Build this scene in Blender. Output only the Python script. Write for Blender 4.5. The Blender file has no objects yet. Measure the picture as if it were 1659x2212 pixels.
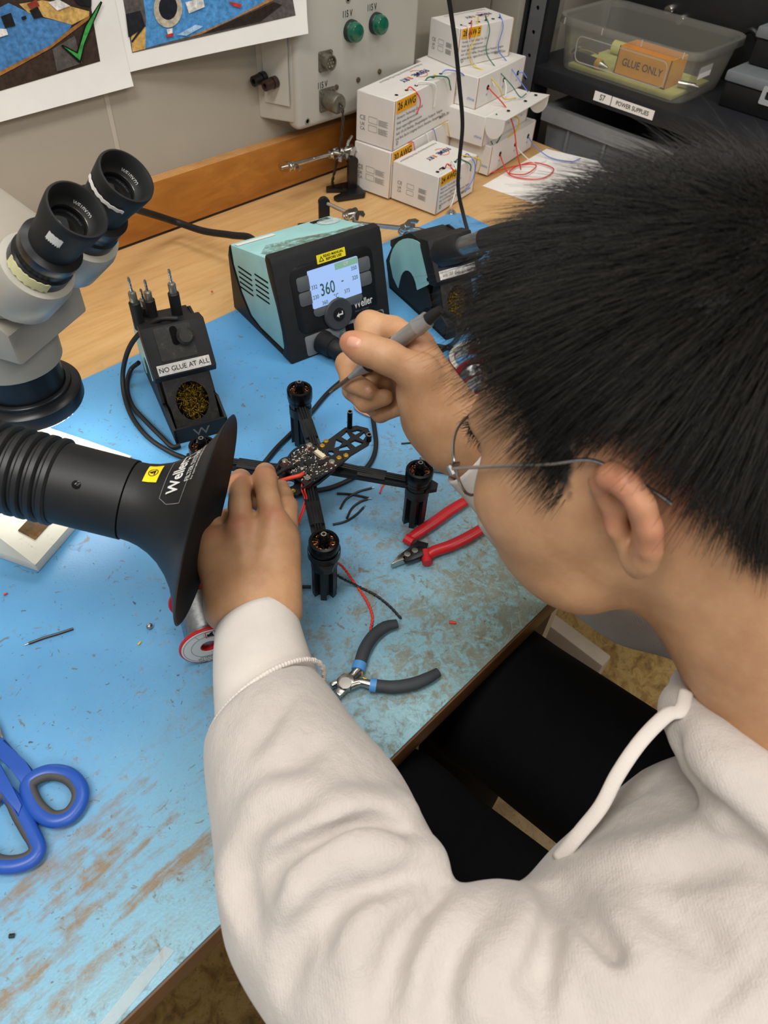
import bpy, bmesh, math, random
import numpy as np
from mathutils import Vector, Matrix
C = bpy.context.scene.collection
SC = bpy.context.scene
random.seed(5)
RNG = np.random.default_rng(11)

# ---------------------------------------------------------------- camera, world, lights, exposure
FPX, CX, CY, CAMH = 1525.0, 829.5, 1106.0, 0.6           # focal length and centre for a 1659 x 2212 frame
RC = np.array([[0.70207082, -0.71025391, 0.05134148],
               [-0.50857644, -0.55056923, -0.66198453],
               [0.49844414, 0.43864896, -0.747757]])    # rows: camera right, down, forward in the room
ORG = np.array([0.0, 0.0, CAMH])
cam_d = bpy.data.cameras.new('camera')
cam = bpy.data.objects.new('camera', cam_d)
C.objects.link(cam)
m = Matrix.Identity(4)
for i in range(3):
    m[i][0] = RC[0][i]; m[i][1] = -RC[1][i]; m[i][2] = -RC[2][i]; m[i][3] = ORG[i]
cam.matrix_world = m
cam_d.sensor_fit = 'AUTO'; cam_d.sensor_width = 36.0
cam_d.lens = FPX / 2212.0 * 36.0
cam_d.clip_start = 0.02; cam_d.clip_end = 30
cam_d.dof.use_dof = True
cam_d.dof.focus_distance = 0.72
cam_d.dof.aperture_fstop = 12.0
SC.camera = cam

w = bpy.data.worlds.new('room_light'); SC.world = w; w.use_nodes = True
w.node_tree.nodes['Background'].inputs[0].default_value = (1.0, 0.975, 0.94, 1)
w.node_tree.nodes['Background'].inputs[1].default_value = 0.33

def area(name, loc, target, sx, sy, power, col):
    d = bpy.data.lights.new(name, 'AREA'); d.shape = 'RECTANGLE'; d.size = sx; d.size_y = sy
    d.energy = power; d.color = col
    o = bpy.data.objects.new(name, d); C.objects.link(o); o.location = loc
    o.rotation_euler = (Vector(target) - Vector(loc)).to_track_quat('-Z', 'Y').to_euler()
    return o
area('ceiling_lamp', (-0.45, 0.25, 1.75), (-0.45, 0.25, 0), 1.3, 0.30, 25, (1.0, 0.965, 0.915))
area('ceiling_lamp', (0.9, -0.9, 1.8), (0.9, -0.9, 0), 1.3, 0.35, 17, (1.0, 0.95, 0.89))
area('ceiling_lamp', (-0.5, -1.5, 1.8), (-0.3, -1.2, 0), 1.3, 0.35, 15, (1.0, 0.95, 0.89))

area('ceiling_lamp', (0.95, 0.45, 1.8), (1.15, 0.6, 0), 1.0, 0.3, 9, (1.0, 0.95, 0.89))  # extra fill light, added to brighten the shelf and the clear tub
SC.view_settings.view_transform = 'Standard'
SC.view_settings.look = 'None'
SC.view_settings.gamma = 1.0
SC.view_settings.use_curve_mapping = False
SC.view_settings.exposure = 0.0
# ---------------------------------------------------------------- helpers
def ray(px, py):
    return ((px - CX) / FPX) * RC[0] + ((py - CY) / FPX) * RC[1] + RC[2]
def _pl(px, py, ax, v):
    d = ray(px, py); return ORG + d * ((v - ORG[ax]) / d[ax])
def at(px, py, z=0.0): return _pl(px, py, 2, z)          # the point of the room on a level plane, plane y = v, plane x = v, or at a depth
def atY(px, py, v): return _pl(px, py, 1, v)
def atX(px, py, v): return _pl(px, py, 0, v)
def atD(px, py, d): return ORG + ray(px, py) * d
def nrm(v):
    v = np.asarray(v, float); return v / np.linalg.norm(v)
def V3(*a): return np.array(a, float)

def lin(c):
    if isinstance(c, str):
        c = [int(c[i:i + 2], 16) / 255 for i in (0, 2, 4)]
        c = [x / 12.92 if x <= 0.04045 else ((x + 0.055) / 1.055) ** 2.4 for x in c]
    return (c[0], c[1], c[2], 1)

class NT:                                                # small node-tree builder
    def __init__(s, m): s.t = m.node_tree; s.b = s.t.nodes['Principled BSDF']
    def n(s, typ, **k):
        n = s.t.nodes.new('ShaderNode' + typ)
        ins = k.pop('ins', {})
        for a, v in k.items(): setattr(n, a, v)
        for i, v in ins.items():
            if isinstance(v, bpy.types.NodeSocket): s.t.links.new(v, n.inputs[i])
            else: n.inputs[i].default_value = v
        return n
    def link(s, a, b): s.t.links.new(a, b)
    def coord(s, which='Object', scale=(1, 1, 1), rot=(0, 0, 0)):
        tc = s.n('TexCoord'); mp = s.n('Mapping', ins={0: tc.outputs[which], 2: rot, 3: scale}); return mp.outputs[0]
    def noise(s, vec, scale, detail=4, rough=0.6, dist=0.0):
        return s.n('TexNoise', ins={'Vector': vec, 'Scale': scale, 'Detail': detail, 'Roughness': rough, 'Distortion': dist}).outputs['Fac']
    def ramp(s, fac, stops, interp='LINEAR'):
        r = s.n('ValToRGB', ins={0: fac}); r.color_ramp.interpolation = interp
        els = r.color_ramp.elements
        while len(els) < len(stops): els.new(0.5)
        for e, (p, c) in zip(els, stops):
            e.position = p; e.color = lin(c) if not isinstance(c, (int, float)) else (c, c, c, 1)
        return r.outputs[0]
    def mix(s, fac, a, b):
        n = s.n('Mix', data_type='RGBA')
        for i, v in ((0, fac), (6, a), (7, b)):
            if isinstance(v, bpy.types.NodeSocket): s.link(v, n.inputs[i])
            elif i == 0: n.inputs[i].default_value = v
            else: n.inputs[i].default_value = lin(v)
        return n.outputs[2]
    def math(s, op, a, b=0.0):
        n = s.n('Math', operation=op)
        for i, v in ((0, a), (1, b)):
            if isinstance(v, bpy.types.NodeSocket): s.link(v, n.inputs[i])
            else: n.inputs[i].default_value = v
        return n.outputs[0]
    def bump(s, h, strength=0.3, dist=0.001):
        b = s.n('Bump', ins={'Height': h, 'Strength': strength, 'Distance': dist}); s.link(b.outputs[0], s.b.inputs['Normal'])
    def color(s, c): s.link(c, s.b.inputs['Base Color'])

_M = {}
def mat(name, col='808080', rough=0.5, metal=0.0, spec=0.5, var=0.06, vscale=60, bump=0.0, bscale=300, emit=None, estr=0.0, trans=0.0, alpha=1.0, coat=0.0, ior=1.45):
    if name in _M: return _M[name]
    m = bpy.data.materials.new(name); m.use_nodes = True; t = NT(m); b = t.b
    b.inputs['Roughness'].default_value = rough; b.inputs['Metallic'].default_value = metal
    b.inputs['Specular IOR Level'].default_value = spec
    b.inputs['Coat Weight'].default_value = coat
    b.inputs['IOR'].default_value = ior
    b.inputs['Transmission Weight'].default_value = trans; b.inputs['Alpha'].default_value = alpha
    c = lin(col)
    if var > 0:
        f = t.noise(t.coord(), vscale, 5)
        d = tuple(min(1, x * (1 + var * 2)) for x in c[:3]); e = tuple(x * (1 - var * 2) for x in c[:3])
        t.color(t.ramp(f, [(0.3, e), (0.7, d)]))
    else: b.inputs['Base Color'].default_value = c
    if bump > 0: t.bump(t.noise(t.coord(), bscale, 3), bump, 0.0006)
    if emit: b.inputs['Emission Color'].default_value = lin(emit); b.inputs['Emission Strength'].default_value = estr
    _M[name] = m
    return m

# ---- shapes gathered in a bmesh; nothing is linked before obj()
def bm(): return bmesh.new()
def frame(o=(0, 0, 0), x=(1, 0, 0), y=None, z=None):      # matrix from an origin and two directions (x and y, or x and z)
    x = Vector(nrm(x))
    if z is not None:
        z = Vector(z); z = (z - x * z.dot(x)).normalized(); y = z.cross(x)
    else:
        y = Vector(y if y is not None else (0, 1, 0)); y = (y - x * y.dot(x)).normalized(); z = x.cross(y)
    M = Matrix.Identity(4)
    for i in range(3): M[i][0], M[i][1], M[i][2], M[i][3] = x[i], y[i], z[i], o[i]
    return M
def along(a, b, up=(0, 0, 1)):                            # frame at a whose z runs to b
    z = Vector(b) - Vector(a); z.normalize(); u = Vector(up)
    if abs(u.dot(z)) > 0.97: u = Vector((0, 1, 0))
    x = u.cross(z).normalized(); y = z.cross(x)
    M = Matrix.Identity(4)
    for i in range(3): M[i][0], M[i][1], M[i][2], M[i][3] = x[i], y[i], z[i], a[i]
    return M
def box(b, c, s, M=None, bev=0.0, seg=2):
    T = Matrix.Translation(c) @ Matrix.Diagonal((s[0], s[1], s[2], 1))
    if M is not None: T = M @ T
    r = bmesh.ops.create_cube(b, size=1, matrix=T)
    if bev > 0:
        es = list({e for v in r['verts'] for e in v.link_edges})
        bmesh.ops.bevel(b, geom=es, offset=bev, segments=seg, affect='EDGES', profile=0.5)
    return b
def box2(b, lo, hi, M=None, bev=0.0, seg=2):
    return box(b, [(l + h) / 2 for l, h in zip(lo, hi)], [h - l for l, h in zip(lo, hi)], M, bev, seg)
def lathe(b, prof, M=None, n=32, cap=True, ang=None):     # profile [(r, z)] about local z
    M = M or Matrix.Identity(4); rings = []
    for r, z in prof:
        if r < 1e-7: rings.append([b.verts.new(M @ Vector((0, 0, z)))])
        else: rings.append([b.verts.new(M @ Vector((r * math.cos(2 * math.pi * i / n), r * math.sin(2 * math.pi * i / n), z))) for i in range(n)])
    for A, B in zip(rings, rings[1:]):
        for i in range(n):
            j = (i + 1) % n
            if len(A) == 1 and len(B) == 1: continue
            if len(A) == 1: b.faces.new((A[0], B[j], B[i]))
            elif len(B) == 1: b.faces.new((A[i], A[j], B[0]))
            else: b.faces.new((A[i], A[j], B[j], B[i]))
    if cap:
        if len(rings[0]) > 1: b.faces.new(rings[0][::-1])
        if len(rings[-1]) > 1: b.faces.new(rings[-1])
    return b
def cyl(b, a, e, r, r2=None, n=20):
    L = (Vector(e) - Vector(a)).length
    return lathe(b, [(r, 0), (r if r2 is None else r2, L)], along(a, e), n)
def smooth_path(pts, k=8, closed=False):
    P = [np.asarray(p, float) for p in pts]; out = []
    n = len(P)
    for i in range(n if closed else n - 1):
        p0 = P[i - 1] if (i > 0 or closed) else 2 * P[0] - P[1]
        p1 = P[i]; p2 = P[(i + 1) % n]
        p3 = P[(i + 2) % n] if (i + 2 < n or closed) else 2 * P[-1] - P[-2]
        for s in range(k):
            t = s / k
            out.append(0.5 * ((2 * p1) + (-p0 + p2) * t + (2 * p0 - 5 * p1 + 4 * p2 - p3) * t * t + (-p0 + 3 * p1 - 3 * p2 + p3) * t ** 3))
    if not closed: out.append(P[-1])
    return out
def tube(b, pts, r, n=8, k=6, closed=False, smooth=True, sx=1.0, up=None):   # r: number or function of t in 0..1; sx flattens
    Q = smooth_path(pts, k, closed) if smooth else [np.asarray(p, float) for p in pts]
    N = len(Q); rings = []; u = None
    for i in range(N):
        a = Q[i - 1] if (i > 0 or closed) else Q[i]
        c = Q[(i + 1) % N] if (i < N - 1 or closed) else Q[i]
        t = nrm(c - a)
        if up is not None: u = np.asarray(up, float)
        elif u is None: u = V3(0, 0, 1) if abs(t[2]) < 0.9 else V3(1, 0, 0)
        u = nrm(u - t * (u @ t)); v = np.cross(t, u)
        R = r(i / max(1, N - 1)) if callable(r) else r
        rings.append([b.verts.new(Vector(Q[i] + (u * math.cos(2 * math.pi * j / n) * sx + v * math.sin(2 * math.pi * j / n)) * R)) for j in range(n)])
    for i in range(N if closed else N - 1):
        A, B = rings[i], rings[(i + 1) % N]
        for j in range(n): b.faces.new((A[j], A[(j + 1) % n], B[(j + 1) % n], B[j]))
    if not closed:
        b.faces.new(rings[0][::-1]); b.faces.new(rings[-1])
    return b
def prism(b, pts, h0, h1, M=None, bev=0.0):               # closed outline in local xy, from z = h0 to h1
    M = M or Matrix.Identity(4)
    lo = [b.verts.new(M @ Vector((p[0], p[1], h0))) for p in pts]
    hi = [b.verts.new(M @ Vector((p[0], p[1], h1))) for p in pts]
    n = len(pts); fs = [b.faces.new(lo[::-1]), b.faces.new(hi)]
    for i in range(n): fs.append(b.faces.new((lo[i], lo[(i + 1) % n], hi[(i + 1) % n], hi[i])))
    if bev > 0:
        es = list({e for f in fs[:2] for e in f.edges})
        bmesh.ops.bevel(b, geom=es, offset=bev, segments=2, affect='EDGES', profile=0.5)
    return b
def holed(b, outer, holes, h0, h1, M=None):               # plate with holes
    M = M or Matrix.Identity(4)
    tb = bmesh.new(); edges = []
    for loop in [outer] + holes:
        vs = [tb.verts.new((p[0], p[1], 0)) for p in loop]
        edges += [tb.edges.new((vs[i], vs[(i + 1) % len(vs)])) for i in range(len(vs))]
    bmesh.ops.triangle_fill(tb, use_beauty=True, use_dissolve=False, edges=edges)
    tb.verts.index_update()
    lo = [b.verts.new(M @ Vector((v.co.x, v.co.y, h0))) for v in tb.verts]
    hi = [b.verts.new(M @ Vector((v.co.x, v.co.y, h1))) for v in tb.verts]
    for f in tb.faces:
        ix = [v.index for v in f.verts]
        b.faces.new([lo[i] for i in ix[::-1]]); b.faces.new([hi[i] for i in ix])
    for e in tb.edges:
        if len(e.link_faces) == 1:
            i, j = e.verts[0].index, e.verts[1].index
            b.faces.new((lo[i], lo[j], hi[j], hi[i]))
    tb.free(); bmesh.ops.recalc_face_normals(b, faces=b.faces[:])
    return b
def circ(x, y, r, n=16, a0=0.0): return [(x + r * math.cos(a0 + 2 * math.pi * i / n), y + r * math.sin(a0 + 2 * math.pi * i / n)) for i in range(n)]
def rrect(x0, y0, x1, y1, r, n=5):
    o = []
    for cx, cy, a in ((x1 - r, y0 + r, -90), (x1 - r, y1 - r, 0), (x0 + r, y1 - r, 90), (x0 + r, y0 + r, 180)):
        for i in range(n + 1):
            t = math.radians(a + 90 * i / n); o.append((cx + r * math.cos(t), cy + r * math.sin(t)))
    return o
def ball(b, c, r, M=None, u=16, v=10):
    s = r if hasattr(r, '__len__') else (r, r, r)
    T = Matrix.Translation(c) @ Matrix.Diagonal((s[0], s[1], s[2], 1))
    bmesh.ops.create_uvsphere(b, u_segments=u, v_segments=v, radius=1, matrix=(M @ T) if M is not None else T); return b

def shade(me, ang=40):
    me.shade_smooth() if hasattr(me, 'shade_smooth') else None
    if ang < 180: me.set_sharp_from_angle(angle=math.radians(ang))
def obj(name, b, material, parent=None, ang=40, label=None):
    bmesh.ops.recalc_face_normals(b, faces=b.faces[:])
    me = bpy.data.meshes.new(name); b.to_mesh(me); b.free(); shade(me, ang)
    for mm in (material if isinstance(material, (list, tuple)) else [material]): me.materials.append(mm)
    return link(name, me, parent, label)
def link(name, me, parent=None, label=None):
    o = bpy.data.objects.new(name, me); C.objects.link(o)
    if parent is not None:
        o.parent = parent; o.matrix_parent_inverse = parent.matrix_basis.inverted()
    if label: o['label'] = label
    return o
def thing(name, label, cat, loc=(0, 0, 0), group=None):
    o = bpy.data.objects.new(name, None); C.objects.link(o); o.location = loc; o.empty_display_size = 0.02
    return tag(o, label, cat, group)
def tag(o, label, cat, group=None):
    o['label'] = label; o['category'] = cat
    if group: o['group'] = group
    return o
def struct(name, b, m, ang=40):
    o = obj(name, b, m, None, ang); o['kind'] = 'structure'; return o
def textmesh(name, s, size, M, material, parent, align='LEFT', depth=0.0, bold=0.0, sx=1.0, shear=0.0, label=None, curve=None, space=1.0):
    c = bpy.data.curves.new(name, 'FONT'); c.body = s; c.size = size; c.align_x = align; c.align_y = 'CENTER'
    c.extrude = depth; c.offset = bold * size; c.shear = shear; c.resolution_u = 3; c.space_character = space
    o = bpy.data.objects.new(name, c); C.objects.link(o)
    dg = bpy.context.evaluated_depsgraph_get(); me = bpy.data.meshes.new_from_object(o.evaluated_get(dg))
    C.objects.unlink(o); bpy.data.objects.remove(o); bpy.data.curves.remove(c)
    me.transform(Matrix.Diagonal((sx, 1, 1, 1)))
    if curve is not None:
        for v in me.vertices: v.co = curve(v.co)
    me.transform(M); me.materials.clear(); me.materials.append(material)
    return link(name, me, parent, label)
# ---------------------------------------------------------------- soft bodies: blended tapered limbs on a grid, turned into one closed mesh
class Soft:
    def __init__(s, lo, hi, h):
        s.lo = np.array(lo, np.float32); s.h = h
        s.n = np.ceil((np.array(hi) - np.array(lo)) / h).astype(int) + 1
        s.d = np.full(s.n, 1.0, np.float32)
        s.ax = [s.lo[i] + h * np.arange(s.n[i], dtype=np.float32) for i in range(3)]
    def sl(s, lo, hi):
        a = np.maximum(np.floor((np.array(lo) - s.lo) / s.h).astype(int), 0)
        b = np.minimum(np.ceil((np.array(hi) - s.lo) / s.h).astype(int) + 1, s.n)
        if (b <= a).any(): return None, None
        S = tuple(slice(int(x), int(y)) for x, y in zip(a, b))
        return S, (s.ax[0][S[0]][:, None, None], s.ax[1][S[1]][None, :, None], s.ax[2][S[2]][None, None, :])
    def put(s, S, b, k, op):
        a = s.d[S]
        if op == 'sub':
            hh = np.maximum(k - np.abs(-b - a), 0) / k
            s.d[S] = np.maximum(a, -b) + hh * hh * k * 0.25
        else:
            hh = np.maximum(k - np.abs(a - b), 0) / k
            s.d[S] = np.minimum(a, b) - hh * hh * k * 0.25
    def cone(s, a, b, ra, rb=None, k=0.01, op='add', flat=None, f=1.0):
        rb = ra if rb is None else rb
        a = np.asarray(a, float); b = np.asarray(b, float); R = max(ra, rb) + k + 3 * s.h
        S, g = s.sl(np.minimum(a, b) - R, np.maximum(a, b) + R)
        if S is None: return s
        ba = b - a; L = max(ba @ ba, 1e-12)
        px, py, pz = g[0] - a[0], g[1] - a[1], g[2] - a[2]
        t = np.clip((px * ba[0] + py * ba[1] + pz * ba[2]) / L, 0, 1)
        vx, vy, vz = px - t * ba[0], py - t * ba[1], pz - t * ba[2]
        q = vx * vx + vy * vy + vz * vz
        if flat is not None:
            n = nrm(flat); vn = vx * n[0] + vy * n[1] + vz * n[2]; q = q + vn * vn * (1 / f / f - 1)
        d = (np.sqrt(q) - (ra + (rb - ra) * t)) * (min(1, f) if flat is not None else 1)
        s.put(S, d.astype(np.float32), k, op); return s
    def chain(s, pts, rs, k=0.01, op='add', flat=None, f=1.0):
        for i in range(len(pts) - 1): s.cone(pts[i], pts[i + 1], rs[i], rs[i + 1], k, op, flat, f)
        return s
    def ell(s, c, r, A=None, k=0.01, op='add'):           # A: rows are the ellipsoid's axes
        c = np.asarray(c, float); r = np.asarray(r, float); A = np.eye(3) if A is None else np.asarray(A)
        e = np.abs(A.T) @ r + k + 3 * s.h
        S, g = s.sl(c - e, c + e)
        if S is None: return s
        p = [g[i] - c[i] for i in range(3)]
        u = [(A[j][0] * p[0] + A[j][1] * p[1] + A[j][2] * p[2]) / r[j] for j in range(3)]
        k0 = np.sqrt(u[0] ** 2 + u[1] ** 2 + u[2] ** 2) + 1e-9
        k1 = np.sqrt((u[0] / r[0]) ** 2 + (u[1] / r[1]) ** 2 + (u[2] / r[2]) ** 2) + 1e-9
        s.put(S, (k0 * (k0 - 1) / k1).astype(np.float32), k, op); return s
    def ridge(s, pts, amp, w, taper=True):                # raises (amp > 0) or sinks a fold along a line
        P = smooth_path(pts, 5); n = len(P) - 1
        for i in range(n):
            a, b = P[i], P[i + 1]
            # one combined field per segment pair would double up; use max-blended weights below
        lo = np.min(P, 0) - 2.6 * w; hi = np.max(P, 0) + 2.6 * w
        S, g = s.sl(lo, hi)
        if S is None: return s
        best = np.zeros(s.d[S].shape, np.float32)
        for i in range(n):
            a, b = P[i], P[i + 1]; ba = b - a; L = max(ba @ ba, 1e-12)
            px, py, pz = g[0] - a[0], g[1] - a[1], g[2] - a[2]
            t = np.clip((px * ba[0] + py * ba[1] + pz * ba[2]) / L, 0, 1)
            q = (px - t * ba[0]) ** 2 + (py - t * ba[1]) ** 2 + (pz - t * ba[2]) ** 2
            e = np.exp(-q / (w * w))
            if taper: e = e * np.sin(np.pi * np.clip((i + t) / n * 0.92 + 0.04, 0, 1)) ** 0.7
            best = np.maximum(best, e)
        s.d[S] -= amp * best; return s
    def cut(s, c, n, R):                                  # shears the body off flat, keeping the side n points to
        c = np.asarray(c, float); n = nrm(n); S, g = s.sl(c - R, c + R)
        q = (g[0] - c[0]) * n[0] + (g[1] - c[1]) * n[1] + (g[2] - c[2]) * n[2]
        r = np.sqrt((g[0] - c[0]) ** 2 + (g[1] - c[1]) ** 2 + (g[2] - c[2]) ** 2)
        s.d[S] = np.where(r < R, np.maximum(s.d[S], -q), s.d[S]).astype(np.float32); return s
    def hit(s, px, py, d0=0.2, d1=1.2):                   # where the line of sight through a photo point meets the body
        d = ray(px, py); t = np.arange(d0, d1, s.h * 0.4)
        q = ORG + d[None] * t[:, None]; ix = np.round((q - s.lo) / s.h).astype(int)
        ok = ((ix >= 0) & (ix < s.n)).all(1); ix = ix[ok]
        v = s.d[ix[:, 0], ix[:, 1], ix[:, 2]]; w = np.where(v < 0)[0]
        return q[ok][w[0]] if len(w) else None
    def fold(s, pix, amp, w):
        P = [s.hit(*p) for p in pix]; P = [p for p in P if p is not None]
        if len(P) >= 2: s.ridge(P, amp, w)
        return s
    def blur(s, it=1):
        for _ in range(it):
            for ax in range(3):
                a = s.d; b = a.copy(); u = [slice(None)] * 3; lo = u.copy(); hi = u.copy(); mid = u.copy()
                lo[ax] = slice(0, -2); hi[ax] = slice(2, None); mid[ax] = slice(1, -1)
                b[tuple(mid)] = 0.25 * a[tuple(lo)] + 0.5 * a[tuple(mid)] + 0.25 * a[tuple(hi)]; s.d = b
        return s
    def mesh(s, name, relax=2):
        d = s.d; ins = d < 0; n = s.n
        cnt = np.zeros(n - 1, np.uint8)
        for i in (0, 1):
            for j in (0, 1):
                for k in (0, 1): cnt += ins[i:n[0] - 1 + i, j:n[1] - 1 + j, k:n[2] - 1 + k]
        act = np.argwhere((cnt > 0) & (cnt < 8))
        idx = np.full(n - 1, -1, np.int32); idx[act[:, 0], act[:, 1], act[:, 2]] = np.arange(len(act))
        co = np.array([(i, j, k) for i in (0, 1) for j in (0, 1) for k in (0, 1)])
        vals = np.stack([d[act[:, 0] + c[0], act[:, 1] + c[1], act[:, 2] + c[2]] for c in co], 1)
        acc = np.zeros((len(act), 3)); num = np.zeros(len(act))
        for p in range(8):
            for q in range(p + 1, 8):
                if np.abs(co[p] - co[q]).sum() != 1: continue
                a, b = vals[:, p], vals[:, q]; x = (a < 0) != (b < 0)
                t = np.where(x, a / np.where(x, a - b, 1), 0)
                acc += np.where(x[:, None], co[p] + t[:, None] * (co[q] - co[p]), 0); num += x
        v = s.lo + s.h * (act + acc / num[:, None])
        F = []
        for ax in range(3):
            sl0 = [slice(1, -1)] * 3; sl1 = [slice(1, -1)] * 3; sl0[ax] = slice(0, -1); sl1[ax] = slice(1, None)
            A = ins[tuple(sl0)]; B = ins[tuple(sl1)]
            e = np.argwhere(A != B); off = np.array([1, 1, 1]); off[ax] = 0; e = e + off
            u = np.zeros(3, int); w = np.zeros(3, int); u[(ax + 1) % 3] = 1; w[(ax + 2) % 3] = 1
            g = lambda o: idx[tuple((e - o).T)]
            q = np.stack([g(u * 0), g(u), g(u + w), g(w)], 1)
            fl = ins[tuple(e.T)]
            q = np.where(fl[:, None], q, q[:, ::-1]); F.append(q)
        F = np.concatenate(F); F = F[(F >= 0).all(1)]
        for _ in range(relax):
            a = np.zeros_like(v); c = np.zeros(len(v))
            for i in range(4):
                for j in (1, 3):
                    np.add.at(a, F[:, i], v[F[:, (i + j) % 4]]); np.add.at(c, F[:, i], 1)
            v = v * 0.4 + 0.6 * a / np.maximum(c, 1)[:, None]
        return npmesh(name, v, F), v
def npmesh(name, v, F):
    me = bpy.data.meshes.new(name); v = np.asarray(v, np.float32); F = np.asarray(F, np.int32)
    me.vertices.add(len(v)); me.vertices.foreach_set('co', v.ravel())
    k = F.shape[1]
    me.loops.add(F.size); me.loops.foreach_set('vertex_index', F.ravel())
    me.polygons.add(len(F)); me.polygons.foreach_set('loop_start', np.arange(0, F.size, k, dtype=np.int32))
    me.polygons.foreach_set('loop_total', np.full(len(F), k, np.int32))
    me.update(calc_edges=True); me.validate(); me.shade_smooth()
    return me
# ---------------------------------------------------------------- the room
wm = mat('wall_paint', 'A9A294', .75, 0, .25, .02, 6, .10, 140)
b = bm(); box2(b, (-1.9, 1.075, -.74), (2.6, 1.15, 2.2)); struct('wall_back', b, wm)
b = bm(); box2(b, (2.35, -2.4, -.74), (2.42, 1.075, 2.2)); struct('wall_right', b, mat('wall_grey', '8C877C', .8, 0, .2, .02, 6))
fm = bpy.data.materials.new('floor_vinyl'); fm.use_nodes = True; T = NT(fm); co = T.coord()
n1 = T.noise(co, 34, 8, .7, .6); n2 = T.noise(co, 120, 6, .7)
c = T.ramp(n1, [(.30, '5E4A2E'), (.46, '8F713F'), (.58, 'A58A55'), (.72, '6F5A3A')])
c = T.mix(T.math('MULTIPLY', T.math('GREATER_THAN', n2, .60), .5), c, '4F4B42')
T.color(c); T.b.inputs['Roughness'].default_value = .4
b = bm(); box2(b, (-1.9, -2.4, -.80), (2.6, 1.15, -.74)); struct('floor', b, fm)
# painted joint strip on the wall
b = bm(); p0, p1 = atY(222, 180, 1.0745), atY(252, 330, 1.0745)
box2(b, (p0[0] - .003, 1.0738, .02), (p0[0] + .004, 1.0752, .6)); struct('trim_1', b, mat('joint_paint', 'B9B2A3', .7, 0, .25, .02))
# ---------------------------------------------------------------- bench and mat
def wood(name, c0, c1, c2, sc=(1, 9, 9), rough=.42, s=7):
    m = bpy.data.materials.new(name); m.use_nodes = True; T = NT(m); co = T.coord(scale=sc)
    n = T.noise(co, s, 7, .65, 1.2); f = T.noise(co, s * 9, 4, .6)
    c = T.ramp(n, [(.3, c0), (.5, c1), (.7, c2)])
    c = T.mix(T.math('MULTIPLY', f, .35), c, c0)
    sm = T.noise(T.coord(), 9, 4, .6); c = T.mix(T.math('MULTIPLY', T.math('GREATER_THAN', sm, .66), .12), c, '6B5030')
    T.color(c); T.b.inputs['Roughness'].default_value = rough; return m
birch = wood('birch_top', 'C99C64', 'D8AE75', 'E0BA84')
bench = thing('workbench', 'wooden workbench with birch top, brown front edge and plywood upstand along the wall', 'workbench', (0.2, .6, -.74))
b = bm(); box2(b, (-1.0, .160, -.034), (1.42, 1.052, -.0032), bev=.001); obj('tabletop', b, birch, bench)
b = bm(); box2(b, (-1.0, .1455, -.034), (1.42, .160, -.0032), bev=.0015); obj('front_edge', b, wood('brown_edge', '4F3218', '6B4522', '7A5029'), bench, label='brown front edging')
ply = wood('plywood', '9A6022', 'A86C2A', 'B87A35', (1.5, 6, 6), .35)
b = bm(); box2(b, (-1.0, 1.052, .0), (1.42, 1.0745, .083), bev=.001); up_ = obj('upstand', b, ply, bench, label='orange plywood upstand')
pe = mat('ply_edge', 'C69A66', .6, 0, .3, .1, 30); pd = mat('ply_edge_dark', '8D5F33', .6, 0, .3, .1, 30)
b = bm()
for k in range(5): box2(b, (-1.0, 1.0533 + k * .0043, .0826), (1.42, 1.0550 + k * .0043, .0836))
obj('ply_layers', b, pe, up_)
for x_ in (.62, 1.38, -.95): obj('leg_panel', box2(bm(), (x_, .20, -.74), (x_ + .02, .95, -.034)), mat('leg_paint', 'A79A88', .5, 0, .4, .04, 20), bench)
b = bm(); P0 = at(1165, 1375, -.30); 
box2(b, (.80, .13, -.70), (.832, .80, -.56), bev=.004); obj('foot_beam', b, mat('leg_paint'), bench)

mm_ = bpy.data.materials.new('blue_rubber'); mm_.use_nodes = True; T = NT(mm_); co = T.coord()
pos = T.n('SeparateXYZ', ins={0: co})
base = T.ramp(T.noise(co, 5, 4), [(.3, '5496CB'), (.7, '64A6D6')])
# wear grows towards the seat and the front edge
wx = T.n('MapRange', ins={0: pos.outputs[0], 1: .02, 2: .46, 3: 0.0, 4: 1.0}).outputs[0]
wy = T.n('MapRange', ins={0: pos.outputs[1], 1: .50, 2: .17, 3: 0.0, 4: 1.0}).outputs[0]
wear = T.math('MULTIPLY', wy, T.math('ADD', T.math('MULTIPLY', wx, .75), .25))
base = T.mix(T.math('MULTIPLY', wear, .95), base, '809B9B')
fr = T.n('MapRange', ins={0: pos.outputs[1], 1: .34, 2: .16, 3: 0.0, 4: 1.0}).outputs[0]
base = T.mix(T.math('MULTIPLY', fr, .55), base, '8DBFC6')
# mottled grime
g1 = T.noise(co, 24, 9, .78, .5); g2 = T.noise(co, 90, 8, .75, .9)
grime = T.math('ADD', T.math('MULTIPLY', g1, .5), T.math('MULTIPLY', g2, .5))
thr = T.math('SUBTRACT', .605, T.math('MULTIPLY', wear, .165))
gm = T.n('MapRange', ins={0: T.math('SUBTRACT', grime, thr), 1: -.03, 2: .055, 3: 0, 4: 1}).outputs[0]
tint = T.ramp(T.noise(co, 40, 4), [(.35, '6C6243'), (.6, '84806A')])
base = T.mix(T.math('MULTIPLY', gm, .76), base, tint)
fg = T.n('MapRange', ins={0: T.noise(co, 210, 6, .8, 1.2), 1: .47, 2: .62, 3: 0, 4: 1}).outputs[0]
base = T.mix(T.math('MULTIPLY', T.math('MULTIPLY', fg, wear), .55), base, '6F6A4E')
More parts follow.
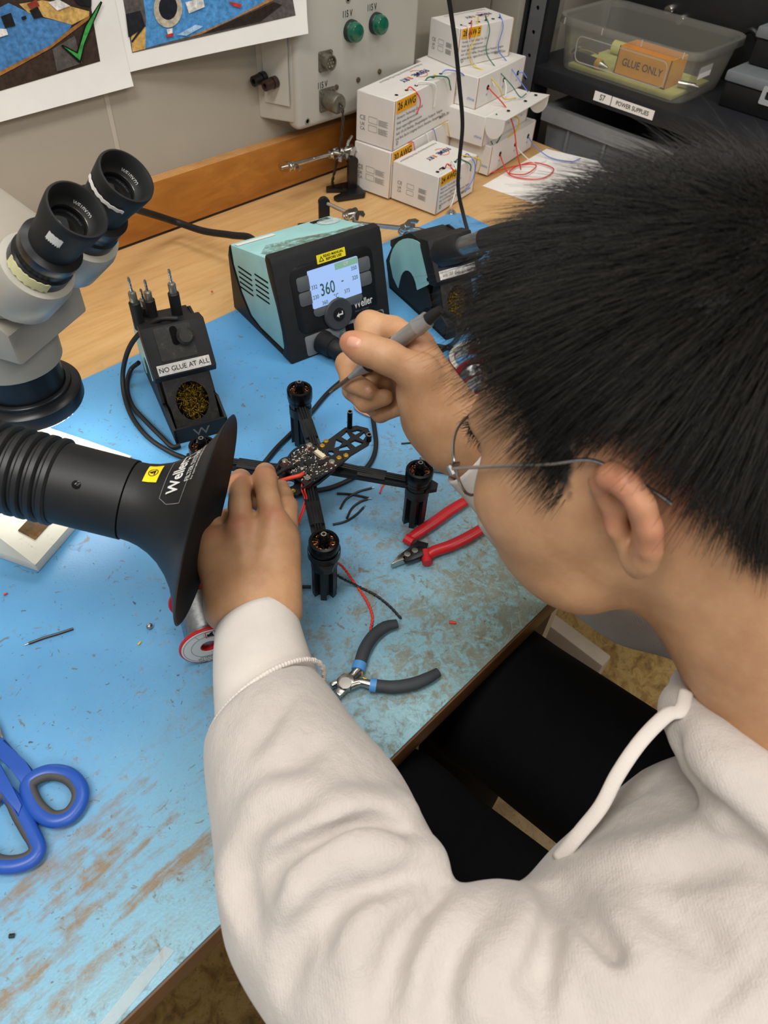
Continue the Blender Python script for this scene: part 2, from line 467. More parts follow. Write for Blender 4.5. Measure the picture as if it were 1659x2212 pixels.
# crusts and crumbs
k1 = T.noise(co, 58, 6, .62, 1.6); km = T.n('MapRange', ins={0: T.math('ADD', k1, T.math('MULTIPLY', wear, .02)), 1: .635, 2: .67, 3: 0, 4: 1}).outputs[0]
base = T.mix(T.math('MULTIPLY', km, .72), base, '6A6047')
k2 = T.noise(co, 210, 3, .6, .6); km2 = T.n('MapRange', ins={0: k2, 1: .69, 2: .71, 3: 0, 4: 1}).outputs[0]
base = T.mix(T.math('MULTIPLY', km2, .8), base, '45403A')
k3 = T.noise(co, 17, 8, .66, 1.2); km3 = T.n('MapRange', ins={0: k3, 1: .64, 2: .68, 3: 0, 4: 1}).outputs[0]
base = T.mix(T.math('MULTIPLY', T.math('MULTIPLY', km3, T.n('MapRange', ins={0: g2, 1: .42, 2: .56, 3: 0, 4: 1}).outputs[0]), .75), base, '736A54')
# long brown burn streaks beside the front edge
st = T.noise(T.coord(scale=(3.4, 22, 1), rot=(0, 0, -.06)), 2.6, 7, .62, .35); sf = T.noise(co, 60, 6, .7)
sr = T.math('MULTIPLY', T.n('MapRange', ins={0: pos.outputs[1], 1: .315, 2: .265, 3: 0, 4: 1}).outputs[0], T.n('MapRange', ins={0: pos.outputs[1], 1: .155, 2: .19, 3: 0, 4: 1}).outputs[0])
sr = T.math('MULTIPLY', sr, T.n('MapRange', ins={0: pos.outputs[0], 1: .26, 2: .08, 3: 0, 4: 1}).outputs[0])
sm = T.n('MapRange', ins={0: T.math('ADD', st, T.math('MULTIPLY', T.math('SUBTRACT', sf, .5), .45)), 1: .47, 2: .64, 3: 0, 4: 1}).outputs[0]
base = T.mix(T.math('MULTIPLY', T.math('MULTIPLY', sm, sr), .85), base, '86693C')
# fine light scratches
scn = T.n('TexVoronoi', feature='DISTANCE_TO_EDGE', ins={'Vector': T.coord(scale=(1, 1, 1)), 'Scale': 38.0}).outputs['Distance']
scm = T.math('MULTIPLY', T.math('LESS_THAN', scn, .010), T.math('MULTIPLY', T.math('GREATER_THAN', T.noise(co, 18, 3), .53), wear))
base = T.mix(T.math('MULTIPLY', scm, .35), base, 'B9C6BE')
T.color(base)
T.s = None
rg = T.math('ADD', .34, T.math('MULTIPLY', gm, .3)); T.link(rg, T.b.inputs['Roughness'])
T.bump(T.math('ADD', T.math('MULTIPLY', gm, .8), T.noise(co, 420, 2)), .25, .0006)
mt = thing('desk_mat', 'large blue rubber work mat with brown stains and scratches on the bench top', 'mat', (.3, .4, -.003))
b = bm(); out = [(-1.0, .1475)] + [(1.03, .1475)] + [(1.03 - .03 + .03 * math.cos(a), .756 + .03 * math.sin(a)) for a in np.linspace(0, math.pi / 2, 8)] + [(-1.0, .786)]
prism(b, out, -.003, 0); obj('mat_sheet', b, mm_, mt)
b = bm(); q = at(975, 460); lathe(b, [(.009, 0), (.009, .0012), (.0055, .0016), (.0055, .005), (.0035, .006), (.0, .006)], Matrix.Translation((q[0], q[1], 0)), 20)
chrome = mat('chrome', 'C9C7C2', .22, 1, .5, .04, 80)
obj('snap_stud', b, chrome, mt, label='metal snap stud')
# ---------------------------------------------------------------- on the wall
greybox = mat('grey_enamel', 'B4B1A8', .45, 0, .45, .015, 12, .06, 500)
bakelite = mat('black_plastic', '17181A', .42, 0, .45, .08, 90, .10, 700)
dullmetal = mat('dull_metal', '7C776C', .45, .8, .5, .12, 120)
dark = mat('dark_hole', '0A0A0A', .9, 0, .2, 0)
ink = mat('black_ink', '1C1B1A', .7, 0, .2, 0)
YF = 1.010
ob = thing('power_outlet_box', 'grey wall box with green lamps and round 115 V sockets above the upstand', 'electrical box', (.95, 1.0, .125))
b = bm(); prism(b, [(.814, 1.0745), (.844, YF + .010), (1.14, YF + .010), (1.14, 1.0745)], .122, .50, None, .004); obj('housing', b, greybox, ob)
b = bm(); box2(b, (.845, YF, .110), (1.14, YF + .030, .50), bev=.010, seg=3); lid = obj('cover', b, greybox, ob)
sn_ = nrm(V3(-.0645, -.030, 0)) * 1.0; st_ = nrm(V3(.030, -.0645, 0))
b = bm(); prism(b, [(.012, .150), (.058, .150), (.058, .32), (.012, .32)], 0, .0016, Matrix(((st_[0], 0, sn_[0], .814), (st_[1], 0, sn_[1], 1.0745), (0, 1, 0, 0), (0, 0, 0, 1)))); obj('side_plate', b, greybox, ob)
FY = frame((0, YF, 0), (1, 0, 0), z=(0, -1, 0))
def onbox(px, py):
    p = atY(px, py, YF); return p
gl = mat('green_lens', '0A5A45', .18, 0, .5, .05, 60, coat=.6)
for q in ((757, 66), (811, 50)):
    p = onbox(*q); M = Matrix.Translation((p[0], YF, p[2])) @ Matrix.Rotation(math.pi / 2, 4, 'X')
    l_ = obj('indicator_lamp', lathe(bm(), [(.0165, 0), (.0165, .006), (.0150, .008)], M, 28), mat('lamp_ring', '2E3B37', .35, .5, .5, .05), ob)
    obj('lens', lathe(bm(), [(.0148, .006), (.0148, .016), (.0128, .0195), (.006, .0212), (0, .0215)], M, 28), gl, l_, label='green lens')
def socket(q, r, cap):
    p = onbox(*q); M = Matrix.Translation((p[0], YF, p[2])) @ Matrix.Rotation(math.pi / 2, 4, 'X')
    b = bm(); prism(b, rrect(-r * 1.2, -r * 1.2, r * 1.2, r * 1.2, r * .18), 0, .003, M, .0006)
    for sx in (-1, 1):
        for sy in (-1, 1): lathe(b, [(r * .2, .003), (r * .18, .0048), (0, .005)], M @ Matrix.Translation((sx * r * .95, sy * r * .95, 0)), 10)
    s_ = obj('socket', b, dullmetal, ob)
    b = bm()
    if cap: lathe(b, [(r * 1.02, .003), (r * 1.06, .014), (r * 1.06, .030), (r * .96, .033), (r * .5, .034), (0, .034)], M, 30)
    else:
        lathe(b, [(r * .95, .003), (r * .95, .016), (r * .8, .016), (r * .8, .012), (0, .012)], M, 26)
    k_ = obj('screw_cap' if cap else 'ring', b, dullmetal, s_)
    if not cap:
        b = bm()
        for i in range(7):
            a = i * math.pi / 3; rr = r * .48 if i < 6 else 0
            lathe(b, [(r * .11, .0121), (r * .11, .0145), (0, .0145)], M @ Matrix.Translation((rr * math.cos(a), rr * math.sin(a), 0)), 8)
        obj('pin', b, chrome, s_)
    return p, s_
socket((702, 131), .0125, False)
pc, sc_ = socket((706, 214), .0150, True)
b = bm(); cpts = [V3(pc[0], YF - .035, pc[2] + .004), V3(pc[0] + .001, YF - .040, pc[2] - .012), V3(pc[0] + .002, YF - .036, pc[2] - .05), V3(pc[0] + .004, YF - .02, .045), V3(pc[0] + .004, YF - .01, .012), V3(pc[0] + .006, YF - .008, .004)]
Q = smooth_path(cpts, 8)
for s in (0, math.pi): tube(b, [q + V3(math.cos(i * .9 + s), .3 * math.sin(i * .9 + s), 0) * .0022 for i, q in enumerate(Q)], .0014, 6, 1, smooth=False)
lathe(b, [(.003, 0), (.003, .004), (0, .004)], Matrix.Translation(Q[-1] - V3(0, 0, .0035)), 10)
obj('cap_chain', b, mat('chain', '4B463E', .5, .7, .5, .1), ob)
for q, t in (((750, 30), '115 V'), ((803, 16), '115 V'), ((696, 184), '115 V')):
    p = onbox(*q); textmesh('marking', t, .0135, frame((p[0], YF - .0004, p[2]), (1, 0, 0), z=(0, -1, 0)), ink, ob, 'CENTER', .0001, .006, .72)
for q in ((726, 188), (773, 172), (819, 154)):
    p = onbox(*q); obj('grommet', lathe(bm(), [(.0042, 0), (.0040, .0025), (.0015, .003), (0, .002)], Matrix.Translation((p[0], YF, p[2])) @ Matrix.Rotation(math.pi / 2, 4, 'X'), 14), mat('brass_old', '6D5F4A', .4, .6, .5, .1), ob)
for q in ((664, 262), (752, -2)):
    p = onbox(*q); M = Matrix.Translation((p[0], YF, p[2])) @ Matrix.Rotation(math.pi / 2, 4, 'X')
    obj('cover_screw', lathe(bm(), [(.0058, 0), (.0055, .0008), (.0035, .0008), (.0033, -.0012), (0, -.0012)], M, 18), mat('grey_screw', '8E8B80', .5, .3, .5, .05), ob)
for q, c, nm in (((553, 172), '1A1B1D', 'black'), ((577, 182), '33201C', 'brown')):
    d_ = ray(q[0] + 19, q[1] - 6); p = ORG + d_ * (((V3(.814, 1.0745, .2) - ORG) @ sn_) / (d_ @ sn_)) + sn_ * .001; M = along(p, p + V3(-1, -.12, -.05))
    bb = mat('post_' + nm, c, .35, 0, .5, .05)
    o_ = obj('binding_post', lathe(bm(), [(.0092, 0), (.0092, .009), (.0072, .0095), (.0072, .011), (.0086, .0115), (.0080, .026), (.0040, .0262), (.0040, .020), (0, .020)], M, 20), bb, ob, label=nm + ' binding post')
# pinned-up prints: sheets of paper with a photograph printed on each
paper = mat('paper', 'ECE9E4', .8, 0, .2, .015, 20)
def sheet(name, label, fn, u0, u1, v0, v1, nu=24, nv=10):
    b = bm(); g = [[b.verts.new(fn(u0 + (u1 - u0) * i / nu, v0 + (v1 - v0) * j / nv, 0)) for j in range(nv + 1)] for i in range(nu + 1)]
    k = [[b.verts.new(fn(u0 + (u1 - u0) * i / nu, v0 + (v1 - v0) * j / nv, -.0004)) for j in range(nv + 1)] for i in range(nu + 1)]
    for i in range(nu):
        for j in range(nv):
            b.faces.new((g[i][j], g[i + 1][j], g[i + 1][j + 1], g[i][j + 1])); b.faces.new((k[i][j], k[i][j + 1], k[i + 1][j + 1], k[i + 1][j]))
    for i in range(nu): b.faces.new((g[i][0], k[i][0], k[i + 1][0], g[i + 1][0])); b.faces.new((g[i][nv], g[i + 1][nv], k[i + 1][nv], k[i][nv]))
    for j in range(nv): b.faces.new((g[0][j], g[0][j + 1], k[0][j + 1], k[0][j])); b.faces.new((g[nu][j], k[nu][j], k[nu][j + 1], g[nu][j + 1]))
    o = obj(name, b, paper, None, 60); tag(o, label, 'poster'); return o
def fnA(u, v, e): return Vector((u, 1.0700 - .006 * math.exp(-(v - .221) / .03) - e * 1.0 - .0012, v + .012 * (u - .575) * 2))
def fnB(u, v, e):
    t = (u - .575) / .275; t = max(0.0, min(1.0, t))
    y = 1.0705 - .076 * t ** 1.15 - .004 * math.exp(-(v - .233) / .03)
    return Vector((.575 + .282 * t, y - e, v + .024 * t))
def inv(fn, px, py, u, v):
    for _ in range(25):
        def pj(u, v):
            q = RC @ (np.array(fn(u, v, 0)) - ORG); return np.array([CX + FPX * q[0] / q[2], CY + FPX * q[1] / q[2]])
        r = pj(u, v) - (px, py); h = 1e-4
        J = np.array([(pj(u + h, v) - pj(u, v)) / h, (pj(u, v + h) - pj(u, v)) / h]).T
        d = np.linalg.solve(J, r); u -= d[0] * .8; v -= d[1] * .8
    return u, v
sA = sheet('poster', 'white printed sheet with a green check mark over a photo of a blue bench', fnA, .30, .578, .219, .46)
sB = sheet('poster', 'white printed sheet with a bench photo and magnifier lamp, curling over the grey box', fnB, .575, .85, .236, .46)
def printed(parent, fn, layers, u, v, name='printed_photo'):
    mats = []; b = bm(); e = .0006
    for col, polys in layers:
        m = mat('print_' + col, col, .7, 0, .2, .18, 160)
        if m not in mats: mats.append(m)
        for P in polys:
            vs = []
            Q = []                                            # densify the outline so that it follows the sheet
            for a, c in zip(P, P[1:] + P[:1]):
                for s in range(4): Q.append((a[0] + (c[0] - a[0]) * s / 4, a[1] + (c[1] - a[1]) * s / 4))
            tb = bmesh.new(); ed = []
            vv = [tb.verts.new((x, y, 0)) for x, y in Q]; ed = [tb.edges.new((vv[i], vv[(i + 1) % len(vv)])) for i in range(len(vv))]
            bmesh.ops.triangle_fill(tb, use_beauty=True, edges=ed); bmesh.ops.subdivide_edges(tb, edges=tb.edges[:], cuts=2, use_grid_fill=True)
            bmesh.ops.triangulate(tb, faces=tb.faces[:]); tb.verts.index_update()
            nv = []
            for x in tb.verts:
                uu, w_ = inv(fn, x.co.x, x.co.y, u, v); nv.append(b.verts.new(fn(uu, w_, e)))
            for f in tb.faces: b.faces.new([nv[x.index] for x in f.verts]).material_index = mats.index(m)
            tb.free()
        e += .00025
    me = bpy.data.meshes.new(name); b.to_mesh(me); b.free()
    for mm in mats: me.materials.append(mm)
    return link(name, me, parent)
LA = [('3C2F28', [[(-30, 205), (216, 132), (168, -150), (-30, -150)]]),
      ('4A7FB4', [[(-30, 170), (30, 142), (105, 100), (150, 62), (155, 52), (92, 38), (60, 26), (18, 6), (-30, 30)]]),
      ('C9A25F', [[(60, 27), (155, 53), (192, 34), (192, 24), (120, 5), (90, 0), (40, 8)]]),
      ('9A6B3A', [[(-30, 178), (30, 147), (108, 104), (193, 40), (192, 33), (150, 62), (105, 99), (-30, 168)]]),
      ('55504C', [[(112, 106), (160, 76), (176, 136), (122, 154)]]),
      ('1E2022', [[(0, 35), (22, 27), (32, 55), (10, 60)], [(62, 22), (80, 14), (92, 36), (72, 40)], [(150, -10), (196, -10), (196, 14), (170, 10)], [(44, 36), (54, 33), (56, 40), (47, 43)]]),
      ('D8D6D2', [[(-10, 60), (12, 62), (16, 74), (-10, 82)], [(102, 4), (125, -2), (150, 12), (122, 22)]]),
      ('8A3A2C', [[(56, 8), (76, -2), (84, 12), (64, 18)]])]
printed(sA, fnA, LA, .5, .28)
b_ = printed(sA, lambda u, v, e: fnA(u, v, e + .0022), [('10120F', [[(131, 99), (135, 96), (165, 112), (182, 55), (217, 2), (221, 5), (196, 62), (183, 95), (174, 136), (170, 135)]]),
                                       ('3F9A4A', [[(137, 100), (167, 116), (185, 57), (217, 5), (194, 62), (181, 93), (172, 130)]])], .5, .28, 'check_mark')
LB = [('57524F', [[(285, 114), (638, 33), (606, -150), (240, -150)]]),
      ('4E8EC6', [[(313, 104), (410, 78), (500, 42), (585, -2), (590, -40), (560, -100), (300, -60), (315, 40)]]),
      ('C7A05C', [[(285, 112), (313, 105), (314, 58), (300, 50), (282, 80)]]),
      ('A87847', [[(405, 80), (432, 74), (590, 0), (578, -2), (500, 40)]]),
      ('2C241F', [[(436, 73), (560, 46), (608, 10), (590, 4), (500, 44)]]),
      ('22242A', [[(270, 30), (302, 22), (312, 56), (290, 72), (276, 80)], [(282, 88), (284, 92), (312, 56), (308, 52)]]),
      ('B5AC98', [[(361 + 31 * math.cos(a), 18 + 41 * math.sin(a)) for a in np.linspace(0, 6.28, 25)[:-1]]]),
      ('1D2129', [[(361 + 20 * math.cos(a), 15 + 27 * math.sin(a)) for a in np.linspace(0, 6.28, 25)[:-1]]]),
      ('D9D7D3', [[(398, 4), (436, -6), (440, 14), (406, 28)], [(358, 62), (370, 60), (371, 72), (360, 74)]]),
      ('B33A35', [[(356, 74), (372, 70), (372, 77), (357, 80)], [(492, 2), (520, 8), (516, 16), (500, 12)]]),
      ('9FC0DE', [[(380, 74), (420, 52), (436, 56), (400, 76)]])]
printed(sB, fnB, LB, .7, .28)
# grey cabinet corner beyond the box
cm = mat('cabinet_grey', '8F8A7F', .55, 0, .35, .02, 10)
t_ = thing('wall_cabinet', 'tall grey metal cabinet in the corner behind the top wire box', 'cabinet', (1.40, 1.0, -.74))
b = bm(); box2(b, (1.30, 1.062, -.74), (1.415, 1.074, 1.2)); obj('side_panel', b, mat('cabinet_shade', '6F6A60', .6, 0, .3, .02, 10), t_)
b = bm(); box2(b, (1.432, 1.0, -.74), (1.60, 1.074, 1.2), bev=.003); obj('body', b, cm, t_)
# ---------------------------------------------------------------- shelving at the right
blk = mat('black_steel', '24262A', .5, .2, .4, .06, 40); gst = mat('grey_steel', '6E7072', .45, .4, .4, .05, 40)
sh = thing('shelving_unit', 'dark steel shelving unit to the right of the bench', 'shelves', (1.65, .4, -.74))
SX, SZ = 1.452, .125
b = bm(); box2(b, (SX, -.60, SZ - .034), (1.98, .985, SZ), bev=.003)
s1 = obj('shelf', b, blk, sh)
b = bm(); box2(b, (SX, -.60, -.42), (1.98, .985, -.39), bev=.003); obj('shelf', b, blk, sh)
def post(y, col, w=.034):
    b = bm(); holes = [circ(0, z, .0042, 8) for z in np.arange(-.7, .7, .042)]
    M = frame((SX - .004, y, 0), (0, 1, 0), z=(-1, 0, 0)); M = Matrix(((0, 0, -1, SX - .004), (1, 0, 0, y), (0, 1, 0, 0), (0, 0, 0, 1)))
    holed(b, [(-w / 2, -.74), (w / 2, -.74), (w / 2, .9), (-w / 2, .9)], holes, 0, .0025, M)
    return obj('post', b, col, sh)
post(.965, gst)
b = bm(); box2(b, (SX - .002, .992, -.74), (SX + .05, 1.035, .9)); obj('post', b, blk, sh)
b = bm(); box2(b, (SX + .002, .945, -.74), (SX + .04, .985, .9)); obj('post', b, blk, sh)
b = bm(); box2(b, (1.96, -.6, -.74), (1.98, .985, .9)); obj('back_panel', b, mat('back_beige', '6B655B', .7, 0, .3, .03), sh)
lab = mat('label_white', 'E6E4DF', .6, 0, .3, 0)
def shelf_label(q0, q1, t, s):
    p, q = atX(*q0, SX - .001), atX(*q1, SX - .001); zc = (SZ - .034 + SZ) / 2
    b = bm(); box2(b, (SX - .0012, q[1], zc - .0085), (SX, p[1], zc + .0085)); o = obj('shelf_label', b, lab, sh)
    textmesh('lettering', t, s, frame((SX - .0016, (p[1] + q[1]) / 2, zc), (0, -1, 0), z=(-1, 0, 0)), ink, o, 'CENTER', .0001, .004, .88)
shelf_label((1285, 200), (1320, 215), 'S7', .0150)
shelf_label((1322, 215), (1413, 245), 'POWER SUPPLIES', .0112)
# clear storage tub
clear = bpy.data.materials.new('clear_plastic'); clear.use_nodes = True; T = NT(clear)
T.t.nodes.remove(T.b); out = T.t.nodes['Material Output']
tr = T.n('BsdfTransparent', ins={0: (.95, .95, .93, 1)}); df = T.n('BsdfDiffuse', ins={0: lin('B9B8B2')}); g = T.n('BsdfGlossy', ins={0: (.9, .9, .9, 1), 1: .18})
m1 = T.n('MixShader', ins={0: .15, 1: tr.outputs[0], 2: df.outputs[0]}); lw = T.n('LayerWeight', ins={0: .25})
m2 = T.n('MixShader', ins={0: T.math('MULTIPLY', lw.outputs['Fresnel'], .5), 1: m1.outputs[0], 2: g.outputs[0]}); T.link(m2.outputs[0], out.inputs[0])
bx0, bx1 = at(1184, 138, SZ), at(1470, 233, SZ)
TX0, TX1, TY0, TY1, TH = 1.475, 1.68, .622, .928, .092
tub = thing('storage_tub', 'clear plastic storage tub on the shelf holding an orange tray', 'tub', (1.57, .77, SZ))
def ringpts(x0, y0, x1, y1, r, z): return [(x, y, z) for x, y in rrect(x0, y0, x1, y1, r, 6)]
b = bm(); th = .0022
lv = [ringpts(TX0 + .012, TY0 + .012, TX1 - .012, TY1 - .012, .03, SZ + .001), ringpts(TX0, TY0, TX1, TY1, .035, SZ + TH), ringpts(TX0 - .009, TY0 - .009, TX1 + .009, TY1 + .009, .04, SZ + TH + .001), ringpts(TX0 - .010, TY0 - .010, TX1 + .010, TY1 + .010, .04, SZ + TH - .012)]
rings = [[b.verts.new(p) for p in L] for L in lv]
b.faces.new(rings[0][::-1])
for A, B in zip(rings, rings[1:]):
    n = len(A)
    for i in range(n): b.faces.new((A[i], A[(i + 1) % n], B[(i + 1) % n], B[i]))
o = obj('tub_body', b, clear, tub)
sd = o.modifiers.new('thick', 'SOLIDIFY'); sd.thickness = .0018
b = bm()
for y in np.linspace(TY0 + .02, TY1 - .02, 4): box2(b, (TX0 - .0105, y - .0008, SZ + TH - .011), (TX0 - .0095, y + .0008, SZ + TH))
for z0, z1, y0, y1 in ((.02, .066, TY0 + .05, TY1 - .05),):
    pth = [V3(TX0 + .0035 - .012 * z / TH * .0, y, SZ + z) for y, z in rrect(y0, z0, y1, z1, .012, 5)]
    tube(b, [V3(TX0 + .011 * (1 - (p[2] - SZ) / TH) - .0005, p[1], p[2]) for p in pth], .0012, 6, 1, True, False)
obj('rib', b, mat('clear_rib', 'D2D1CC', .3, 0, .5, 0, alpha=.45), tub)
b = bm(); box2(b, (TX0 + .02, TY0 + .03, SZ + .002), (TX1 - .03, TY1 - .03, SZ + .010), bev=.002)
tag(obj('yellow_sheet', b, mat('yellow_foam', 'C9C77A', .8, 0, .2, .05)), 'pale yellow foam sheet lying flat in the clear tub', 'foam sheet')
b = bm(); prism(b, circ(0, 0, .013, 16), -.075, .075, along((TX1 - .05, .80, SZ + .0232), (TX1 - .05, .90, SZ + .0232)))
tag(obj('yellow_tube', b, mat('yellow_foam')), 'pale yellow tube lying behind the orange tray in the tub', 'tube')
orange = mat('orange_card', 'F0A828', .6, 0, .3, .04)
tray = thing('tray', 'orange open tray marked for glue only inside the clear tub', 'tray', (1.55, .74, SZ + .01))
y0, y1, x0, x1, z0, zh = .682, .800, 1.515, 1.58, SZ + .0105, .050
b = bm(); box2(b, (x0, y0, z0), (x1, y1, z0 + .002)); box2(b, (x0, y0, z0), (x0 + .002, y1, z0 + zh)); box2(b, (x1 - .002, y0, z0), (x1, y1, z0 + zh)); box2(b, (x0, y0, z0), (x1, y0 + .002, z0 + zh)); box2(b, (x0, y1 - .002, z0), (x1, y1, z0 + zh))
obj('tray_body', b, orange, tray)
textmesh('lettering', 'GLUE ONLY', .0185, frame((x0 - .0004, (y0 + y1) / 2, z0 + .024), (0, -1, 0), z=(-1, 0, 0)), ink, tray, 'CENTER', .0001, .004, .92)
gp = thing('glue_pen', 'dark pointed pen with a yellow collar beside the orange tray in the tub', 'pen', (1.51, .85, SZ + .02))
a, e_ = V3(1.515, .895, SZ + .021), V3(1.508, .812, SZ + .0185)
D_ = nrm(e_ - a)
obj('barrel', cyl(bm(), a, a + D_ * .055, .0085, .009), bakelite, gp); obj('collar', cyl(bm(), a + D_ * .055, a + D_ * .066, .0098), mat('yellow_plastic', 'D9A51E', .4), gp); obj('nozzle', cyl(bm(), a + D_ * .066, a + D_ * .084, .008, .0015), chrome, gp)
b = bm(); tube(b, [V3(1.53, .915, SZ + .02), V3(1.52, .90, SZ + .032), V3(1.54, .885, SZ + .03), V3(1.56, .87, SZ + .022)], .003, 8)
tag(obj('metal_fitting', b, chrome), 'small bent metal fitting at the far end of the clear tub', 'fitting')
b = bm(); cyl(b, (1.55, .672, SZ + .018), (1.56, .640, SZ + .018), .006); cyl(b, (1.56, .640, SZ + .018), (1.562, .634, SZ + .018), .003)
tag(obj('metal_plug', b, chrome), 'small metal plug between the orange tray and the tub end', 'plug')
b = bm(); box2(b, (TX0 + .05, TY0 + .0042, SZ + .04), (TX0 + .10, TY0 + .0050, SZ + .06)); obj('tub_label', b, lab, tub)
# black organiser cases with clear lids, stacked
lidm = mat('smoke_lid', '8B9196', .25, 0, .5, .02, alpha=.62)
def organiser(x, y, z, w, d, h, label):
    t = thing('organizer_case', label, 'case', (x + w / 2, y - d / 2, z), 'organiser cases on the shelf')
    b = bm(); box2(b, (x, y - d, z), (x + w, y, z + h * .68), bev=.004); obj('case_base', b, bakelite, t)
    b = bm(); box2(b, (x - .004, y - d - .004, z + h * .70), (x + w + .004, y + .004, z + h), bev=.004); obj('lid', b, lidm, t)
    for k in (.28, .75):
        yy = y - d * k; b = bm()
        holed(b, rrect(-.020, -.024, .020, .006, .003), [rrect(-.012, -.016, .012, -.002, .002)], 0, .004, Matrix(((0, 0, -1, x - .0005), (-1, 0, 0, yy), (0, 1, 0, z + h * .78), (0, 0, 0, 1))))
        obj('latch', b, mat('latch_grey', 'A7ABAD', .3, 0, .5, .02), t)
    return t
organiser(1.56, .585, SZ, .22, .34, .062, 'bottom black organiser case with grey clear lid on the shelf')
organiser(1.62, .580, SZ + .0635, .22, .32, .062, 'middle black organiser case of the stack beside the clear tub')
organiser(1.66, .560, SZ + .127, .22, .30, .062, 'top black organiser case of the stack beside the clear tub')
# black instrument behind the tub
ins = thing('instrument', 'black instrument with silver knobs on the shelf behind the clear tub', 'instrument', (1.80, .8, SZ))
b = bm(); box2(b, (1.715, .60, SZ), (1.93, .955, SZ + .20), bev=.004); obj('casing', b, mat('black_paint', '1B1C1E', .4, 0, .5, .06), ins)
for q in ((1450, 20), (1340, -6), (1475, 42)):
    p = atX(*q, 1.715); obj('knob', lathe(bm(), [(.011, 0), (.011, .012), (.008, .016), (0, .016)], along((1.715, p[1], max(p[2], SZ + .02)), (1.6, p[1], max(p[2], SZ + .02))), 18), chrome, ins)
b = bm(); tube(b, [V3(1.70, .66, SZ + .06), V3(1.69, .62, SZ + .10), V3(1.70, .58, SZ + .06), V3(1.72, .57, SZ + .03), V3(1.72, .57, SZ + .006)], .0055, 8)
obj('lead', b, bakelite, ins)
# grey bins below the shelf
for (y0, y1, lb) in ((.60, .905, 'wide grey plastic bin under the shelf, left of the pair'), (.24, .585, 'wide grey plastic bin under the shelf, right of the pair')):
    t = thing('storage_bin', lb, 'bin', (1.6, (y0 + y1) / 2, -.39), 'grey bins under the shelf')
    b = bm(); zt = .055; x0 = 1.475
    rr = [[b.verts.new(p) for p in [(x0 + i, y0 + i, z), (1.9 - i, y0 + i, z), (1.9 - i, y1 - i, z), (x0 + i, y1 - i, z)]] for i, z in ((.02, -.389), (.0, zt - .03), (-.012, zt - .03), (-.012, zt), (.004, zt), (.012, zt - .03), (.03, -.37))]
    b.faces.new(rr[0][::-1]); b.faces.new(rr[-1])
    for A, B in zip(rr, rr[1:]):
        for i in range(4): b.faces.new((A[i], A[(i + 1) % 4], B[(i + 1) % 4], B[i]))
    obj('bin_body', b, mat('bin_grey', '7F8183', .5, 0, .4, .03), t)
    b = bm()
    for y in np.linspace(y0 + .06, y1 - .06, 3): box2(b, (x0 - .006, y - .003, -.3), (x0 + .01, y + .003, zt - .031))
    obj('rib', b, mat('bin_grey'), t)
